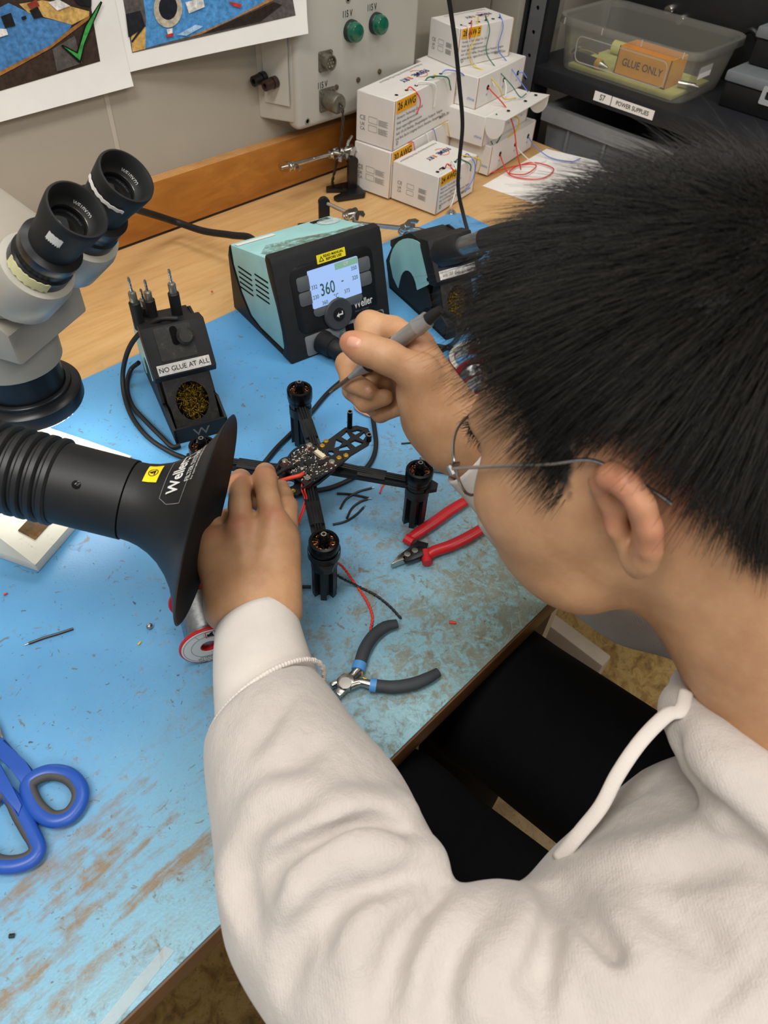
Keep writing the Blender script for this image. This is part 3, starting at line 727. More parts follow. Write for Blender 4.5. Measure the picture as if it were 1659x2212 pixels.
# ---------------------------------------------------------------- wire kit boxes
card = mat('white_card', 'DAD6D1', .6, 0, .3, .015, 30, .05, 900)
kraft = mat('kraft_edge', 'A9825A', .8, 0, .2, .05, 60)
yel = mat('label_yellow', 'E2A21B', .55, 0, .3, .02, 40)
greyink = mat('grey_ink', '6E6C6B', .7, 0, .2, 0); navy = mat('navy_ink', '2A3A74', .6, 0, .2, 0); orink = mat('orange_ink', 'E0752A', .6, 0, .2, 0); bluink = mat('blue_ink', '5B86C6', .6, 0, .2, 0)
WIRE = {k: mat('wire_' + k, v, .38, 0, .5, .03) for k, v in dict(red='D23A2C', blue='5C7ACB', green='1F6B54', yellow='D9B92C', white='E4E2DC', black='1E1E20').items()}
def wire_box(o, xd, W, D, Hh, label, gauge=None, face='print', top_logo=True, side=True):
    o = V3(*o); x = nrm(V3(xd[0], xd[1], 0)); y = V3(-x[1], x[0], 0)
    M = frame(o, x, y); t = thing('wire_box', label, 'box', tuple(o + x * W / 2 + y * D / 2), 'white hook-up wire boxes')
    b = bm(); box2(b, (0, 0, 0), (W, D, Hh), M, .0012, 1); body = obj('carton', b, card, t)
    for u in (.0008, W - .0022): obj('carton_edge', box2(bm(), (u, -.0006, Hh * .01), (u + .0014, .0006, Hh * .99), M), kraft, body)
    b = bm(); box2(b, (.001, .004, Hh - .0002), (W - .001, .0046, Hh + .0007), M); box2(b, (.002, D * .5, Hh - .0002), (.0026, D * .5 + .001, Hh + .0003), M); obj('tuck_flap', b, card, body)
    FM = lambda px, pz: frame(o + x * px - y * .0006 + V3(0, 0, pz), x, z=-y)
    SM = lambda py, pz: frame(o + y * py - x * .0006 + V3(0, 0, pz), -y, z=-x)
    TM = lambda px, py: frame(o + x * px + y * py + V3(0, 0, Hh + .0008), -x, -y)
    k = Hh / .08
    if gauge:
        b = bm(); box2(b, (.006, -.0007, Hh - .022 * k), (.006 + .062 * k, .0, Hh - .0015), M); lb = obj('gauge_label', b, yel, t, label='yellow wire gauge label')
        textmesh('lettering', gauge, .0160 * k, frame(o + x * (.006 + .031 * k) - y * .0011 + V3(0, 0, Hh - .0115 * k), x, z=-y), ink, lb, 'CENTER', .0001, .004, .95)
        lines = ['Fermerry Technology Co., Ltd', 'Web: www.fermerry.com', 'Email: support@fermerry.com', 'Add: 101,A3 Building, Zhongxinlingnan Techpark, Tangtou', 'trial Park, Bao\'an Longgang District, Shenzhen, Guangdong, China']
        for i, s in enumerate(lines):
            textmesh('fine_print', s, .0066 * k, FM(.009, Hh - (.029 + i * .0085) * k), greyink, t, 'LEFT', 0, .004, min(1.0, (W - .018) / (len(s) * .0031 * k)))
        textmesh('fine_print', 'Made in China', .0075 * k, FM(W - .012, Hh - .066 * k), greyink, t, 'RIGHT', 0, .004, .9)
        b = bm()
        for i in range(3):
            a = 2 * math.pi * i / 3 + .5; a2 = a + 1.6; c = (.014, .0105)
            prism(b, [(c[0] + .0042 * math.cos(a), c[1] + .0042 * math.sin(a)), (c[0] + .0042 * math.cos(a2), c[1] + .0042 * math.sin(a2)), (c[0] + .0024 * math.cos(a2), c[1] + .0024 * math.sin(a2)), (c[0] + .0024 * math.cos(a), c[1] + .0024 * math.sin(a))], 0, .0001, frame(o - y * .0005, x, z=-y))
        obj('recycling_mark', b, mat('green_grey_ink', '4C6A5C', .7, 0, .2, 0), t)
    if side:
        textmesh('fine_print', 'CE', .0105 * k, SM(D * .82, Hh * .50), greyink, t, 'CENTER', 0, .0, 1)
        textmesh('fine_print', 'UK\nCA', .0075 * k, SM(D * .82, Hh * .33), greyink, t, 'CENTER', 0, .004, 1)
        b = bm()
        for j in range(2):
            holed(b, rrect(0, 0, .018 * k, .010 * k, .001), [rrect(.0004, .0004, .018 * k - .0004, .010 * k - .0004, .001)], 0, .0001, SM(D * .66, Hh * (.44 - .17 * j)))
            for i in range(5): box2(b, (0, i * .002 * k, 0), ((.020 - .003 * (i % 2)) * k, i * .002 * k + .0006, .0001), SM(D * .40, Hh * (.44 - .17 * j)))
        obj('symbol_table', b, greyink, t)
    if top_logo:
        s = 'FERMERRY'; cx = W * .60; cy = D * .56
        textmesh('logo', 'FERME', .0185 * k, TM(cx, cy), navy, t, 'LEFT', 0, .012, .95) if False else None
        textmesh('logo', 'FERME', .0185 * k, TM(cx + .046 * k, cy), navy, t, 'LEFT', 0, .012, .86)
        textmesh('logo', 'R', .0185 * k, TM(cx - .0085 * k, cy), orink, t, 'LEFT', 0, .012, .86)
        textmesh('logo', 'RY', .0185 * k, TM(cx - .0195 * k, cy), navy, t, 'LEFT', 0, .012, .86)
        b = bm(); pr_ = [(.017 * k * math.cos(a), .017 * k * math.sin(a)) for a in np.linspace(.3, 4.9, 22)] + [(.0160 * k * math.cos(a), .0155 * k * math.sin(a)) for a in np.linspace(4.9, .3, 22)]
        prism(b, pr_, -.0002, .0, TM(cx + .018 * k, cy)); obj('logo_ring', b, orink, t)
        textmesh('fine_print', 'Professional Electrical Wire Manufacturer', .0085 * k, TM(W * .92, D * .87), greyink, t, 'LEFT', 0, .0, .95)
    holes = []
    b = bm()
    if face == 'holes':
        for i, u in enumerate((.22, .56, .86)):
            p = o + x * W * u - y * .0003 + V3(0, 0, Hh * .55); holes.append(p)
            obj('wire_hole', lathe(bm(), [(.0045, 0), (.0045, .0004), (0, .0004)], frame(p, x, z=-y), 14), dark, t)
            textmesh('fine_print', 'fer', .006, FM(W * u - .004, Hh * .33), bluink, t, 'LEFT', 0, 0, .9)
        textmesh('fine_print', 'china', .008, SM(.02, Hh * .3), bluink, t, 'LEFT', 0, 0, 1)
        b.free()
    else:
        for i, u in enumerate((.12, .27, .42, .56, .69, .82)):
            p = o + x * W * u + y * .014 + V3(0, 0, Hh + .0003); holes.append(p)
            obj('wire_hole', lathe(bm(), [(.0033, 0), (.0033, .0005), (0, .0005)], Matrix.Translation(p), 12), dark, t)
        b.free()
    return dict(t=t, o=o, x=x, y=y, W=W, D=D, H=Hh, holes=holes, M=M)
def wire(bx, col, pts, r=.0011):
    return obj('wire', tube(bm(), pts, r, 7, 8), WIRE[col], bx['t'], 180, col + ' wire')
def fr_(bx, u, z, out=.004): return bx['o'] + bx['x'] * bx['W'] * u - bx['y'] * out + V3(0, 0, z)   # a point in front of the box
B30 = wire_box((.962, .896, 0), (.212, .038), .212, .080, .083, 'white wire box labelled 30 AWG, under the 26 AWG box', '30 AWG')
B26 = wire_box((.966, .897, .084), (.210, .039), .212, .080, .082, 'white wire box labelled 26 AWG on top of the 30 AWG box', '26 AWG')
B24 = wire_box((.983, .797, 0), (.130, .019), .131, .100, .068, 'white wire box labelled 24 AWG at the front of the stacks', '24 AWG')
B1 = wire_box((1.190, .842, 0), (.196, .033), .190, .100, .055, 'white wire box with round holes at the bottom of the right stack', None, 'holes', False, True)
B2 = wire_box((1.172, .853, .0555), (.196, .033), .185, .100, .054, 'white wire box with an open front flap, second in the right stack', None, 'holes', False, False)
B3 = wire_box((1.182, .890, .110), (.182, .026), .182, .143, .054, 'white wire box with round holes, carrying the 28 AWG box', None, 'holes', False, True)
B28 = wire_box((1.186, .950, .1645), (.145, -.014), .145, .080, .064, 'white wire box labelled 28 AWG on top of the right stack', '28 AWG')
# open flap of the second box
fo = B2['o'] + V3(0, 0, B2['H']); b = bm(); x, y = B2['x'], B2['y']; fd = nrm(-y * .98 + V3(0, 0, .10))
Mf = frame(fo - y * .001, x, fd)
prism(b, [(0, 0), (.185, 0), (.185, .040), (0, .040)], 0, .0012, Mf)
for u in (.0, .1838):
    Mt = frame(fo + x * u + fd * .001, fd, z=x)
    Mt = Matrix.Identity(4)
    for i in range(3): Mt[i][0], Mt[i][1], Mt[i][2], Mt[i][3] = fd[i], -[0, 0, 1][i], x[i], (fo + x * u)[i]
    prism(b, [(0, 0), (.040, 0)] + [(.020 + .020 * math.cos(a), .012 + .024 * math.sin(a)) for a in np.linspace(0, math.pi, 14)] , 0, .0012, Mt)
flap = obj('open_flap', b, card, B2['t'])
b = bm()
for u in (.05, .12, .165): lathe(b, [(.0035, 0), (.0035, .0004), (0, .0004)], Matrix.Translation(Vector(fo + x * u + fd * .02 + V3(0, 0, .0016))), 12)
obj('flap_hole', b, dark, flap)
# wires hanging from the holes
h = B26['holes']
wire(B26, 'red', [h[1], h[1] + V3(.006, -.004, .005), fr_(B26, .33, .075, .004), fr_(B26, .35, .060, .006), fr_(B26, .32, .045, .004)])
wire(B26, 'white', [h[2], h[2] + V3(.006, -.002, .006), fr_(B26, .56, .082, .007), fr_(B26, .60, .060, .006), fr_(B26, .615, .040, .003)], .0014)
wire(B26, 'green', [h[3], h[3] + V3(.010, -.002, .006), fr_(B26, .76, .084, .006), fr_(B26, .82, .068, .008), fr_(B26, .86, .058, .006)], .0013)
wire(B26, 'yellow', [h[4], h[4] + V3(.003, 0, .004), h[4] + V3(.006, -.006, .003)])
wire(B26, 'blue', [h[5], h[5] + V3(.012, -.006, .006), fr_(B26, 1.0, .078, .014), fr_(B26, 1.03, .050, .022), fr_(B26, 1.0, .015, .030), fr_(B26, 1.01, -.008, .024), fr_(B26, 1.04, -.030, .020)], .0010)
h = B30['holes']
for i, c, u in ((1, 'red', .33), (3, 'white', .56), (4, 'blue', .68), (5, 'yellow', .9)):
    wire(B30, c, [h[i] - V3(0, .012, 0), fr_(B30, u - .02, .084, .004), fr_(B30, u, .072, .006), fr_(B30, u + .05, .055, .006)], .0008)
h = B24['holes']
wire(B24, 'black', [h[1], h[1] + V3(-.004, -.002, .004), h[1] + V3(-.014, -.002, .003)])
wire(B24, 'red', [h[1] + V3(.004, 0, 0), h[1] + V3(.007, -.003, .007), fr_(B24, .34, .066, .004)])
wire(B24, 'white', [h[2], h[2] + V3(.001, -.006, .008), fr_(B24, .40, .055, .008), fr_(B24, .31, .015, .010), fr_(B24, .28, .004, .008)], .0013)
wire(B24, 'green', [h[3], h[3] + V3(.006, -.004, .005), fr_(B24, .72, .064, .006), fr_(B24, .76, .050, .006)])
wire(B24, 'yellow', [h[4], h[4] + V3(.006, 0, .005), fr_(B24, .98, .062, .006), fr_(B24, 1.04, .040, .004), fr_(B24, 1.06, .030, -.004)])
wire(B24, 'blue', [h[5], h[5] + V3(.002, -.004, .005), fr_(B24, .86, .060, .006), fr_(B24, .82, .036, .010), fr_(B24, .66, .016, .008)])
h = B28['holes']
wire(B28, 'white', [h[0], fr_(B28, .12, .066, .003), fr_(B28, .13, .048, .004), fr_(B28, .30, .004, .006), V3(1.245, .925, .160), V3(1.235, .889, .140)], .0009)
wire(B28, 'red', [h[1], h[1] + V3(-.004, -.006, .006), fr_(B28, .17, .060, .004), fr_(B28, .17, .045, .003)], .0009)
wire(B28, 'yellow', [h[2], h[2] + V3(-.006, -.002, .008), fr_(B28, .27, .050, .006), fr_(B28, .16, .025, .008), fr_(B28, .22, .004, .012), V3(1.225, .91, .162), V3(1.238, .882, .140), V3(1.255, .878, .118), V3(1.29, .875, .113)], .0010)
wire(B28, 'green', [h[3], h[3] + V3(-.006, -.002, .008), fr_(B28, .50, .055, .006), fr_(B28, .48, .020, .008), V3(1.262, .915, .163), V3(1.275, .880, .138), V3(1.295, .868, .116), V3(1.32, .872, .116)], .0010)
wire(B28, 'blue', [h[5], h[5] + V3(-.005, -.002, .006), fr_(B28, .76, .055, .005), fr_(B28, .72, .020, .006), V3(1.305, .92, .163), V3(1.312, .893, .140), V3(1.325, .872, .118)], .0010)
h = B3['holes']
wire(B3, 'red', [h[0], h[0] + V3(.004, -.008, -.006), h[0] + V3(.02, -.035, -.03), h[0] + V3(.022, -.06, -.06), h[0] + V3(.022, -.075, -.095), h[0] + V3(.03, -.085, -.125), h[0] + V3(.035, -.085, -.134)], .0013)
wire(B3, 'blue', [h[2], h[2] + V3(.006, -.008, .001), h[2] + V3(.014, -.014, -.008)])
wire(B3, 'white', [h[1], h[1] + V3(-.001, -.008, -.010), h[1] + V3(-.006, -.014, -.026)], .0014)
h = B2['holes']
wire(B2, 'green', [fo + x * .02 + fd * .01 + V3(0, 0, .002), h[0] + V3(.004, -.014, .008), h[0] + V3(.006, -.014, -.016), h[0] + V3(-.004, -.01, -.034), h[0] + V3(-.02, -.012, -.022)], .0013)
wire(B2, 'yellow', [h[1], h[1] + V3(.008, -.016, -.002), h[1] + V3(.004, -.020, -.02), h[1] + V3(-.02, -.016, -.032)], .0014)
h = B1['holes']
wire(B1, 'red', [h[0], h[0] + V3(.002, -.010, -.016), h[0] + V3(-.004, -.040, -.029), h[0] + V3(.03, -.085, -.0285), h[0] + V3(.09, -.075, -.0285), h[0] + V3(.085, -.030, -.0285), h[0] + V3(.04, -.02, -.0275), h[0] + V3(.0, -.03, -.0275), h[0] + V3(.02, -.055, -.0265), h[0] + V3(.07, -.045, -.0265), h[0] + V3(.05, -.025, -.0255), h[0] + V3(-.02, -.005, -.0285), h[0] + V3(-.035, -.006, -.0285)], .0012)
wire(B1, 'white', [h[1], h[1] + V3(.006, -.015, -.014), h[1] + V3(.02, -.04, -.0285), h[1] + V3(.05, -.05, -.0288)], .0010)
wire(B1, 'blue', [h[2], h[2] + V3(.004, -.016, -.014), h[2] + V3(.012, -.055, -.0285), h[2] + V3(.03, -.095, -.0285), h[2] + V3(.06, -.10, -.0285)], .0011)
# loose sheet under the wires
b = bm(); q = [at(1045, 402), at(1140, 433), at(1290, 372), at(1300, 345), at(1185, 322)]
z0 = -.0030
prism(b, [(p[0], p[1]) for p in (at(1042, 402, z0), at(1155, 440, z0), at(1335, 400, z0), at(1290, 348, z0), at(1180, 322, z0))], z0, z0 + .0006)
tag(obj('paper_sheet', b, paper), 'loose white paper sheets lying under the red wire loops', 'paper')
# ---------------------------------------------------------------- soldering station
teal = mat('teal_plastic', '9DD0D0', .5, 0, .4, .04, 25, .05, 500)
rub = mat('matt_black', '1A1B1D', .55, 0, .4, .10, 70, .12, 600)
st = thing('soldering_station', 'teal and black soldering station with lit display reading 360', 'soldering station', (.60, .70, 0))
so = V3(.500, .631, 0); sx = nrm(V3(.99, -.155, 0)); sy = V3(-sx[1], sx[0], 0); SWD = .170
SMt = frame(so, sx, sy)
def side_prism(b, poly, x0, x1, M, bev=0):                # polygon in (y, z), pulled from x0 to x1
    A = Matrix(((0, 0, 1, 0), (1, 0, 0, 0), (0, 1, 0, 0), (0, 0, 0, 1)))
    return prism(b, poly, x0, x1, M @ A, bev)
# teal shell
shell = [(.040, .122), (.024, .070), (.012, .018), (.010, .008), (.085, .008), (.112, .014), (.135, .040), (.152, .075), (.155, .1035), (.046, .1335), (.043, .1335)]
b = bm(); side_prism(b, shell, .0015, SWD - .0015, SMt, .003); obj('shell', b, teal, st)
b = bm()
for row in range(5):
    for col in range(2):
        y0, y1 = (.052, .088) if col == 0 else (.098, .136)
        z = .098 - row * .0078 - (.012 if col else 0) + .0; 
        for yy in np.linspace(y0, y1, 10)[:-1]:
            pass
        dz = -.010 * (1 if col else 1)
        side_prism(b, [(y0, z), (y1, z + dz * .9 + .004), (y1, z + dz * .9 + .0018), (y0, z - .0022)], .0010, .0018, SMt)
obj('vent_slots', b, dark, st)
b = bm(); side_prism(b, [(.02, 0), (.164, 0), (.163, .085), (.1565, .102), (.153, .072), (.136, .038), (.113, .012), (.085, .006), (.02, .006)], .0, SWD, SMt, .002); obj('base', b, rub, st)
# black front
fz = lambda z: -.002 + .040 * z / .130
front = [(-.002, .001), (.022, .001), (.012, .020), (.016, .045), (.028, .075), (.044, .112), (.052, .130), (.050, .1375), (.038, .1375), (.0335, .130)]
b = bm(); side_prism(b, front, -.0015, SWD + .0015, SMt, .0025); bz = obj('front_bezel', b, rub, st)
fx = sx; fu = nrm(sy * .0355 + V3(0, 0, .127)); fn = np.cross(fx, fu)
FO = so + sy * -.002 + V3(0, 0, .001)
def FR(u, v, e=0): return frame(FO + fx * u + fu * v + fn * e, fx, fu)
panel = mat('panel_black', '121315', .32, 0, .5, .04)
b = bm(); prism(b, rrect(.020, .034, .152, .124, .014), 0, .0012, FR(0, 0), .0005); pn = obj('control_panel', b, panel, st)
keym = mat('key_grey', '55585B', .5, 0, .4, .04)
b = bm(); prism(b, rrect(.046, .052, .126, .066, .006), .0012, .0030, FR(0, 0), .0006); obj('button', b, keym, pn)
for x0, x1 in ((.028, .0480), (.124, .145)):
    for z0, z1 in ((.072, .0900), (.0915, .1100)):
        b = bm(); prism(b, rrect(x0, z0, x1, z1, .0035), .0012, .0032, FR(0, 0), .0006); obj('button', b, keym, pn)
scr = mat('screen_blue', '3E5C86', .2, 0, .5, 0, emit='A9C4F2', estr=.82)
b = bm(); prism(b, rrect(.0465, .0640, .1255, .1145, .001), .0012, .0036, FR(0, 0)); sc_ = obj('display', b, scr, pn, label='lit pale blue display')
b = bm(); prism(b, rrect(.088, .1055, .1250, .1140, .0004), .0036, .0038, FR(0, 0)); obj('status_bar', b, mat('status_green', '6F9A86', .4, 0, .4, 0, emit='7FAE98', estr=.35), sc_)
dig = mat('digit_green', '2F5A50', .5, 0, .3, 0)
wink = mat('white_ink', 'D5D5D2', .6, 0, .3, 0)
for s, u, v, z, mm in (('360', .0600, .0850, .0235, dig), ('332', .0475, .0925, .0075, dig), ('230', .0475, .0790, .0075, dig), ('350', .1125, .1005, .0075, dig), ('320', .1125, .0875, .0075, dig), ('360', .0600, .0680, .0075, dig), ('373', .0970, .0735, .0075, dig), ('\u00b0C', .0795, .0715, .0090, dig), ('-', .0945, .0900, .0160, dig), ('Off', .1020, .1098, .0065, wink)):
    textmesh('readout', s, z, FR(u, v, .0040), mm, sc_, 'LEFT', .0001, .006 if s == '360' and z > .02 else 0, .68 if z > .02 else .85)
wh = obj('control_wheel', lathe(bm(), [(.0225, 0), (.0225, .0030), (.0205, .0046), (.0100, .0036), (.0100, .0036)], FR(.083, .0465, .001), 40), mat('wheel_grey', '3A3C3F', .45, 0, .4, .04), pn)
obj('enter_key', lathe(bm(), [(.0088, .003), (.0088, .0052), (0, .0056)], FR(.083, .0465, .001), 28), panel, wh)
b = bm(); prism(b, [(-.005, -.001), (-.001, .003), (-.001, .0008), (.004, .0008), (.004, .004), (.0056, .004), (.0056, -.0012), (-.001, -.0012), (-.001, -.004)], .0066, .0068, FR(.083, .0465)); obj('arrow', b, wink, wh)
textmesh('logo', 'Weller', .0155, FR(.111, .0495, .0016), wink, pn, 'LEFT', .0001, .010, .72)
textmesh('logo', 'Made in Germany', .0038, FR(.1115, .0405, .0016), keym, pn, 'LEFT', .0001, 0, .85)
# lower step with sockets
b = bm(); prism(b, rrect(.026, .002, .160, .030, .003), 0, .0012, FR(0, 0), .0004); lp = obj('socket_panel', b, mat('socket_grey', '6F7376', .5, 0, .4, .05), st)
b = bm(); prism(b, rrect(.092, .006, .106, .026, .001), .0012, .0016, FR(0, 0)); obj('usb_slot', b, dark, lp)
b = bm(); prism(b, rrect(.112, .004, .155, .030, .002), .0012, .0060, FR(0, 0), .001); obj('switch', b, rub, lp)
obj('jack', lathe(bm(), [(.0032, 0), (.0032, .005), (.002, .005), (.002, .001), (0, .001)], FR(.084, .016), 14), chrome, lp)
c0 = FO + fx * .052 + fu * .016
b = bm(); prof = [(.0165, 0), (.0165, .006), (.0150, .007), (.0150, .022), (.0130, .023), (.0130, .034), (.0115, .036), (.0115, .046), (.0080, .048), (.0060, .060), (0, .060)]
pd_ = nrm(fn + V3(.5, -.2, -.55) * .45)
lathe(b, prof, along(c0, c0 + pd_), 24); obj('plug', b, rub, st)
PLUG_END = c0 + pd_ * .058
# stickers
b = bm(); prism(b, rrect(.064, .1190, .1090, .1305, .0006), .0, .0004, FR(0, 0, .0012)); ys = obj('warning_sticker', b, mat('sticker_yellow', 'E8D51F', .45, 0, .4, 0), st, label='yellow read manual sticker')
textmesh('lettering', 'READ MANUAL\nBEFORE USE', .0046, FR(.0900, .1248, .0018), ink, ys, 'CENTER', .0001, .012, 1.0)
b = bm(); holed(b, [(.0668, .1212), (.0748, .1212), (.0708, .1285)], [[(.0684, .1221), (.0732, .1221), (.0708, .1265)]], .0017, .0018, FR(0, 0)); obj('warning_triangle', b, ink, ys)
tn_ = nrm(sy * -.109 + V3(0, 0, .030)); tpn = np.cross(sx, -tn_)
def TP(u, v, e=.0003): return frame(so + sx * u + sy * (.046 + v) + V3(0, 0, .1335 - v * .030 / .109 + .0004 + e), sx, -tn_)
b = bm(); lathe(b, [(.0175, 0), (.0175, .0003), (0, .0003)], TP(.148, .083), 30); ov = obj('round_sticker', b, mat('sticker_clear', 'C5DCDA', .3, 0, .5, .1, 200), st)
b = bm(); holed(b, circ(0, 0, .0160, 30), [circ(0, 0, .0152, 30)], .0003, .0004, TP(.148, .083)); 
for i in range(5): box2(b, (-.009, -.006 + i * .003, .0003), (.009 - (i % 2) * .003, -.0048 + i * .003, .0004), TP(.148, .083))
obj('faded_print', b, mat('faded_grey', '97A5A3', .6, 0, .3, 0), ov)
b = bm(); prism(b, rrect(0, 0, .030, .012, .0005), 0, .0003, TP(.128, .092)); q_ = obj('black_sticker', b, ink, st)
b = bm(); prism(b, rrect(0, 0, .060, .010, .0005), 0, .0003, TP(.004, .090)); obj('white_sticker', b, lab, st)
# grime on the top near the front
gm_ = bpy.data.materials.new('scorch'); gm_.use_nodes = True; T = NT(gm_); co = T.coord(); T.b.inputs['Base Color'].default_value = lin('6A6646'); T.b.inputs['Roughness'].default_value = .8
tc = T.n('TexCoord'); 
al = T.n('MapRange', ins={0: T.noise(co, 55, 8, .75, .3), 1: .38, 2: .72, 3: 0, 4: .62}).outputs[0]
T.link(al, T.b.inputs['Alpha'])
b = bm(); prism(b, [(.012, .008), (.060, .003), (.158, .006), (.164, .03), (.12, .034), (.07, .052), (.03, .060), (.006, .03)], 0, .0002, TP(0, 0, .0)); obj('scorch_mark', b, gm_, st)
# mains lead from the back
cord = thing('mains_lead', 'thick black cord running from the soldering station to the microscope', 'lead', (.5, .85, 0))
b = bm(); tube(b, [so + sx * .05 + sy * .156 + V3(0, 0, .060), at(545, 517, .055) + V3(0, 0, 0), at(500, 508, .045), at(440, 499, .034), atY(385, 481, 1.005), atY(345, 468, 1.0), atY(300, 454, .98), atY(250, 436, .95), atY(200, 430, .90), atY(150, 440, .86)], .0055, 12, 8); obj('cable', b, rub, cord)
# ---------------------------------------------------------------- third hands
def clampnut(b, p, d, r=.007, K=1.35):
    d = nrm(d); u = nrm(np.cross(d, V3(0, .3, 1)))
    for s in (-.0035, .0035):
        M = frame(p + d * s * K, u, z=d); prism(b, rrect(-.012 * K, -.0055 * K, .012 * K, .0055 * K, .005 * K), -.0014, .0014, M)
    for e in (-.008, .008): ball(b, p + u * e * K, .0042 * K, None, 12, 8)
    cyl(b, p - d * .010 * K, p + d * .012 * K, .0022 * K, None, 10)
    M = frame(p + d * .012 * K, u, z=d)
    for s in (-1, 1): prism(b, [(0, -.002 * K), (s * .010 * K, .001 * K), (s * .012 * K, .006 * K), (s * .007 * K, .008 * K), (0, .003 * K)], -.0013, .0013, M)
def helper_base(name, label, c, ang, hgt, cat='helping hand'):
    t = thing('helping_hand', label, cat, (c[0], c[1], -.003))
    M = Matrix.Translation((c[0], c[1], -.003)) @ Matrix.Rotation(ang, 4, 'Z')
    b = bm(); prism(b, [(-.030, -.026), (.024, -.030), (.030, -.022), (.030, .022), (.024, .030), (-.030, .026), (-.034, .016), (-.004, .010), (.004, .0), (-.004, -.010), (-.034, -.016)], 0, .010, M, .003); obj('base', b, mat('gloss_black', '131315', .25, 0, .5, .05), t)
    b = bm(); prism(b, rrect(-.0095, -.0045, .0095, .0045, .002), 0, hgt - .008, M @ Matrix.Translation((.012, 0, .004)), .001)
    prism(b, circ(0, 0, .0098, 20), -.0046, .0046, M @ Matrix.Translation((.012, 0, hgt - .008)) @ Matrix.Rotation(math.pi / 2, 4, 'X')); obj('upright', b, mat('gloss_black'), t)
    b = bm(); lathe(b, [(.0032, -.0042), (.0032, .0042), (0, .0042)], M @ Matrix.Translation((.012, 0, hgt - .008)) @ Matrix.Rotation(math.pi / 2, 4, 'X'), 14); obj('pivot', b, chrome, t)
    return t
c = (at(706, 422) + at(757, 440) + at(793, 404) + at(735, 398)) / 4
t = helper_base('helper', 'small black helping hand stand with a silver rod in front of the plywood upstand', c, -.30, .066)
a, e = atY(625, 358, .985), atY(735, 328, .985)
b = bm(); cyl(b, a, e, .0040, None, 14); cyl(b, a + (e - a) * .45, a + (e - a) * .47, .0045, None, 14); obj('rod', b, chrome, t)
b = bm(); clampnut(b, a + nrm(a - e) * .006, nrm(e - a)); obj('clamp', b, chrome, t)
b = bm(); clampnut(b, e - nrm(e - a) * .012, V3(.3, -1, .1)); obj('clamp', b, chrome, t)
p = atY(750, 325, .985); b = bm(); clampnut(b, p, V3(.3, -1, .5)); tube(b, [p, p + V3(.004, .002, .012), p + V3(.014, .002, .022)], .003, 8); obj('clamp', b, chrome, t)
c2 = V3(.800, .838, 0)
t = helper_base('helper', 'black helping hand stand behind the soldering station, silver arm reaching right', (.775, .885), -.55, .062)
a, e = atY(765, 483, .80), atY(862, 492, .77)
b = bm(); cyl(b, a, e, .0040, None, 14); cyl(b, a + (e - a) * .15, a + (e - a) * .20, .0045, None, 14); obj('rod', b, chrome, t)
p = atY(757, 463, .83); b = bm(); clampnut(b, p, V3(.2, -.6, .3)); cyl(b, p + V3(.004, -.004, -.002), a, .0034); cyl(b, p, V3(.787, .872, .052), .003); obj('clamp', b, chrome, t)
p = atY(878, 494, .765); b = bm(); clampnut(b, p, V3(0, -.3, 1)); obj('clamp', b, chrome, t)
q = atY(905, 496, .755); r = atY(945, 512, .74)
b = bm(); cyl(b, p, q, .0042); tube(b, [q, q + (r - q) * .4 + V3(0, 0, .003), r], lambda t: .0035 * (1 - .7 * t), 8); tube(b, [q, q + (r - q) * .4 - V3(0, 0, .006), r - V3(0, 0, .004)], lambda t: .0035 * (1 - .7 * t), 8); obj('crocodile_clip', b, chrome, t)
# hanging lead
hc = thing('hanging_cable', 'thin black twin cable hanging down in front of the white wire boxes', 'cable', (.97, .74, .1))
pts = [atY(960, -60, .76), atY(970, 0, .76), atY(983, 90, .76), atY(992, 180, .76), atY(999, 270, .755), atY(992, 350, .75), atY(990, 410, .745), atY(1000, 460, .732), at(1012, 505, .004), at(1022, 540, .003), at(1032, 568, .003), at(1050, 590, .003), at(1090, 610, .003)]
b = bm(); off = V3(.0017, .0, 0)
tube(b, [p - off for p in pts], .0021, 8, 8); tube(b, [p + off for p in pts], .0021, 8, 8); obj('cable', b, rub, hc)
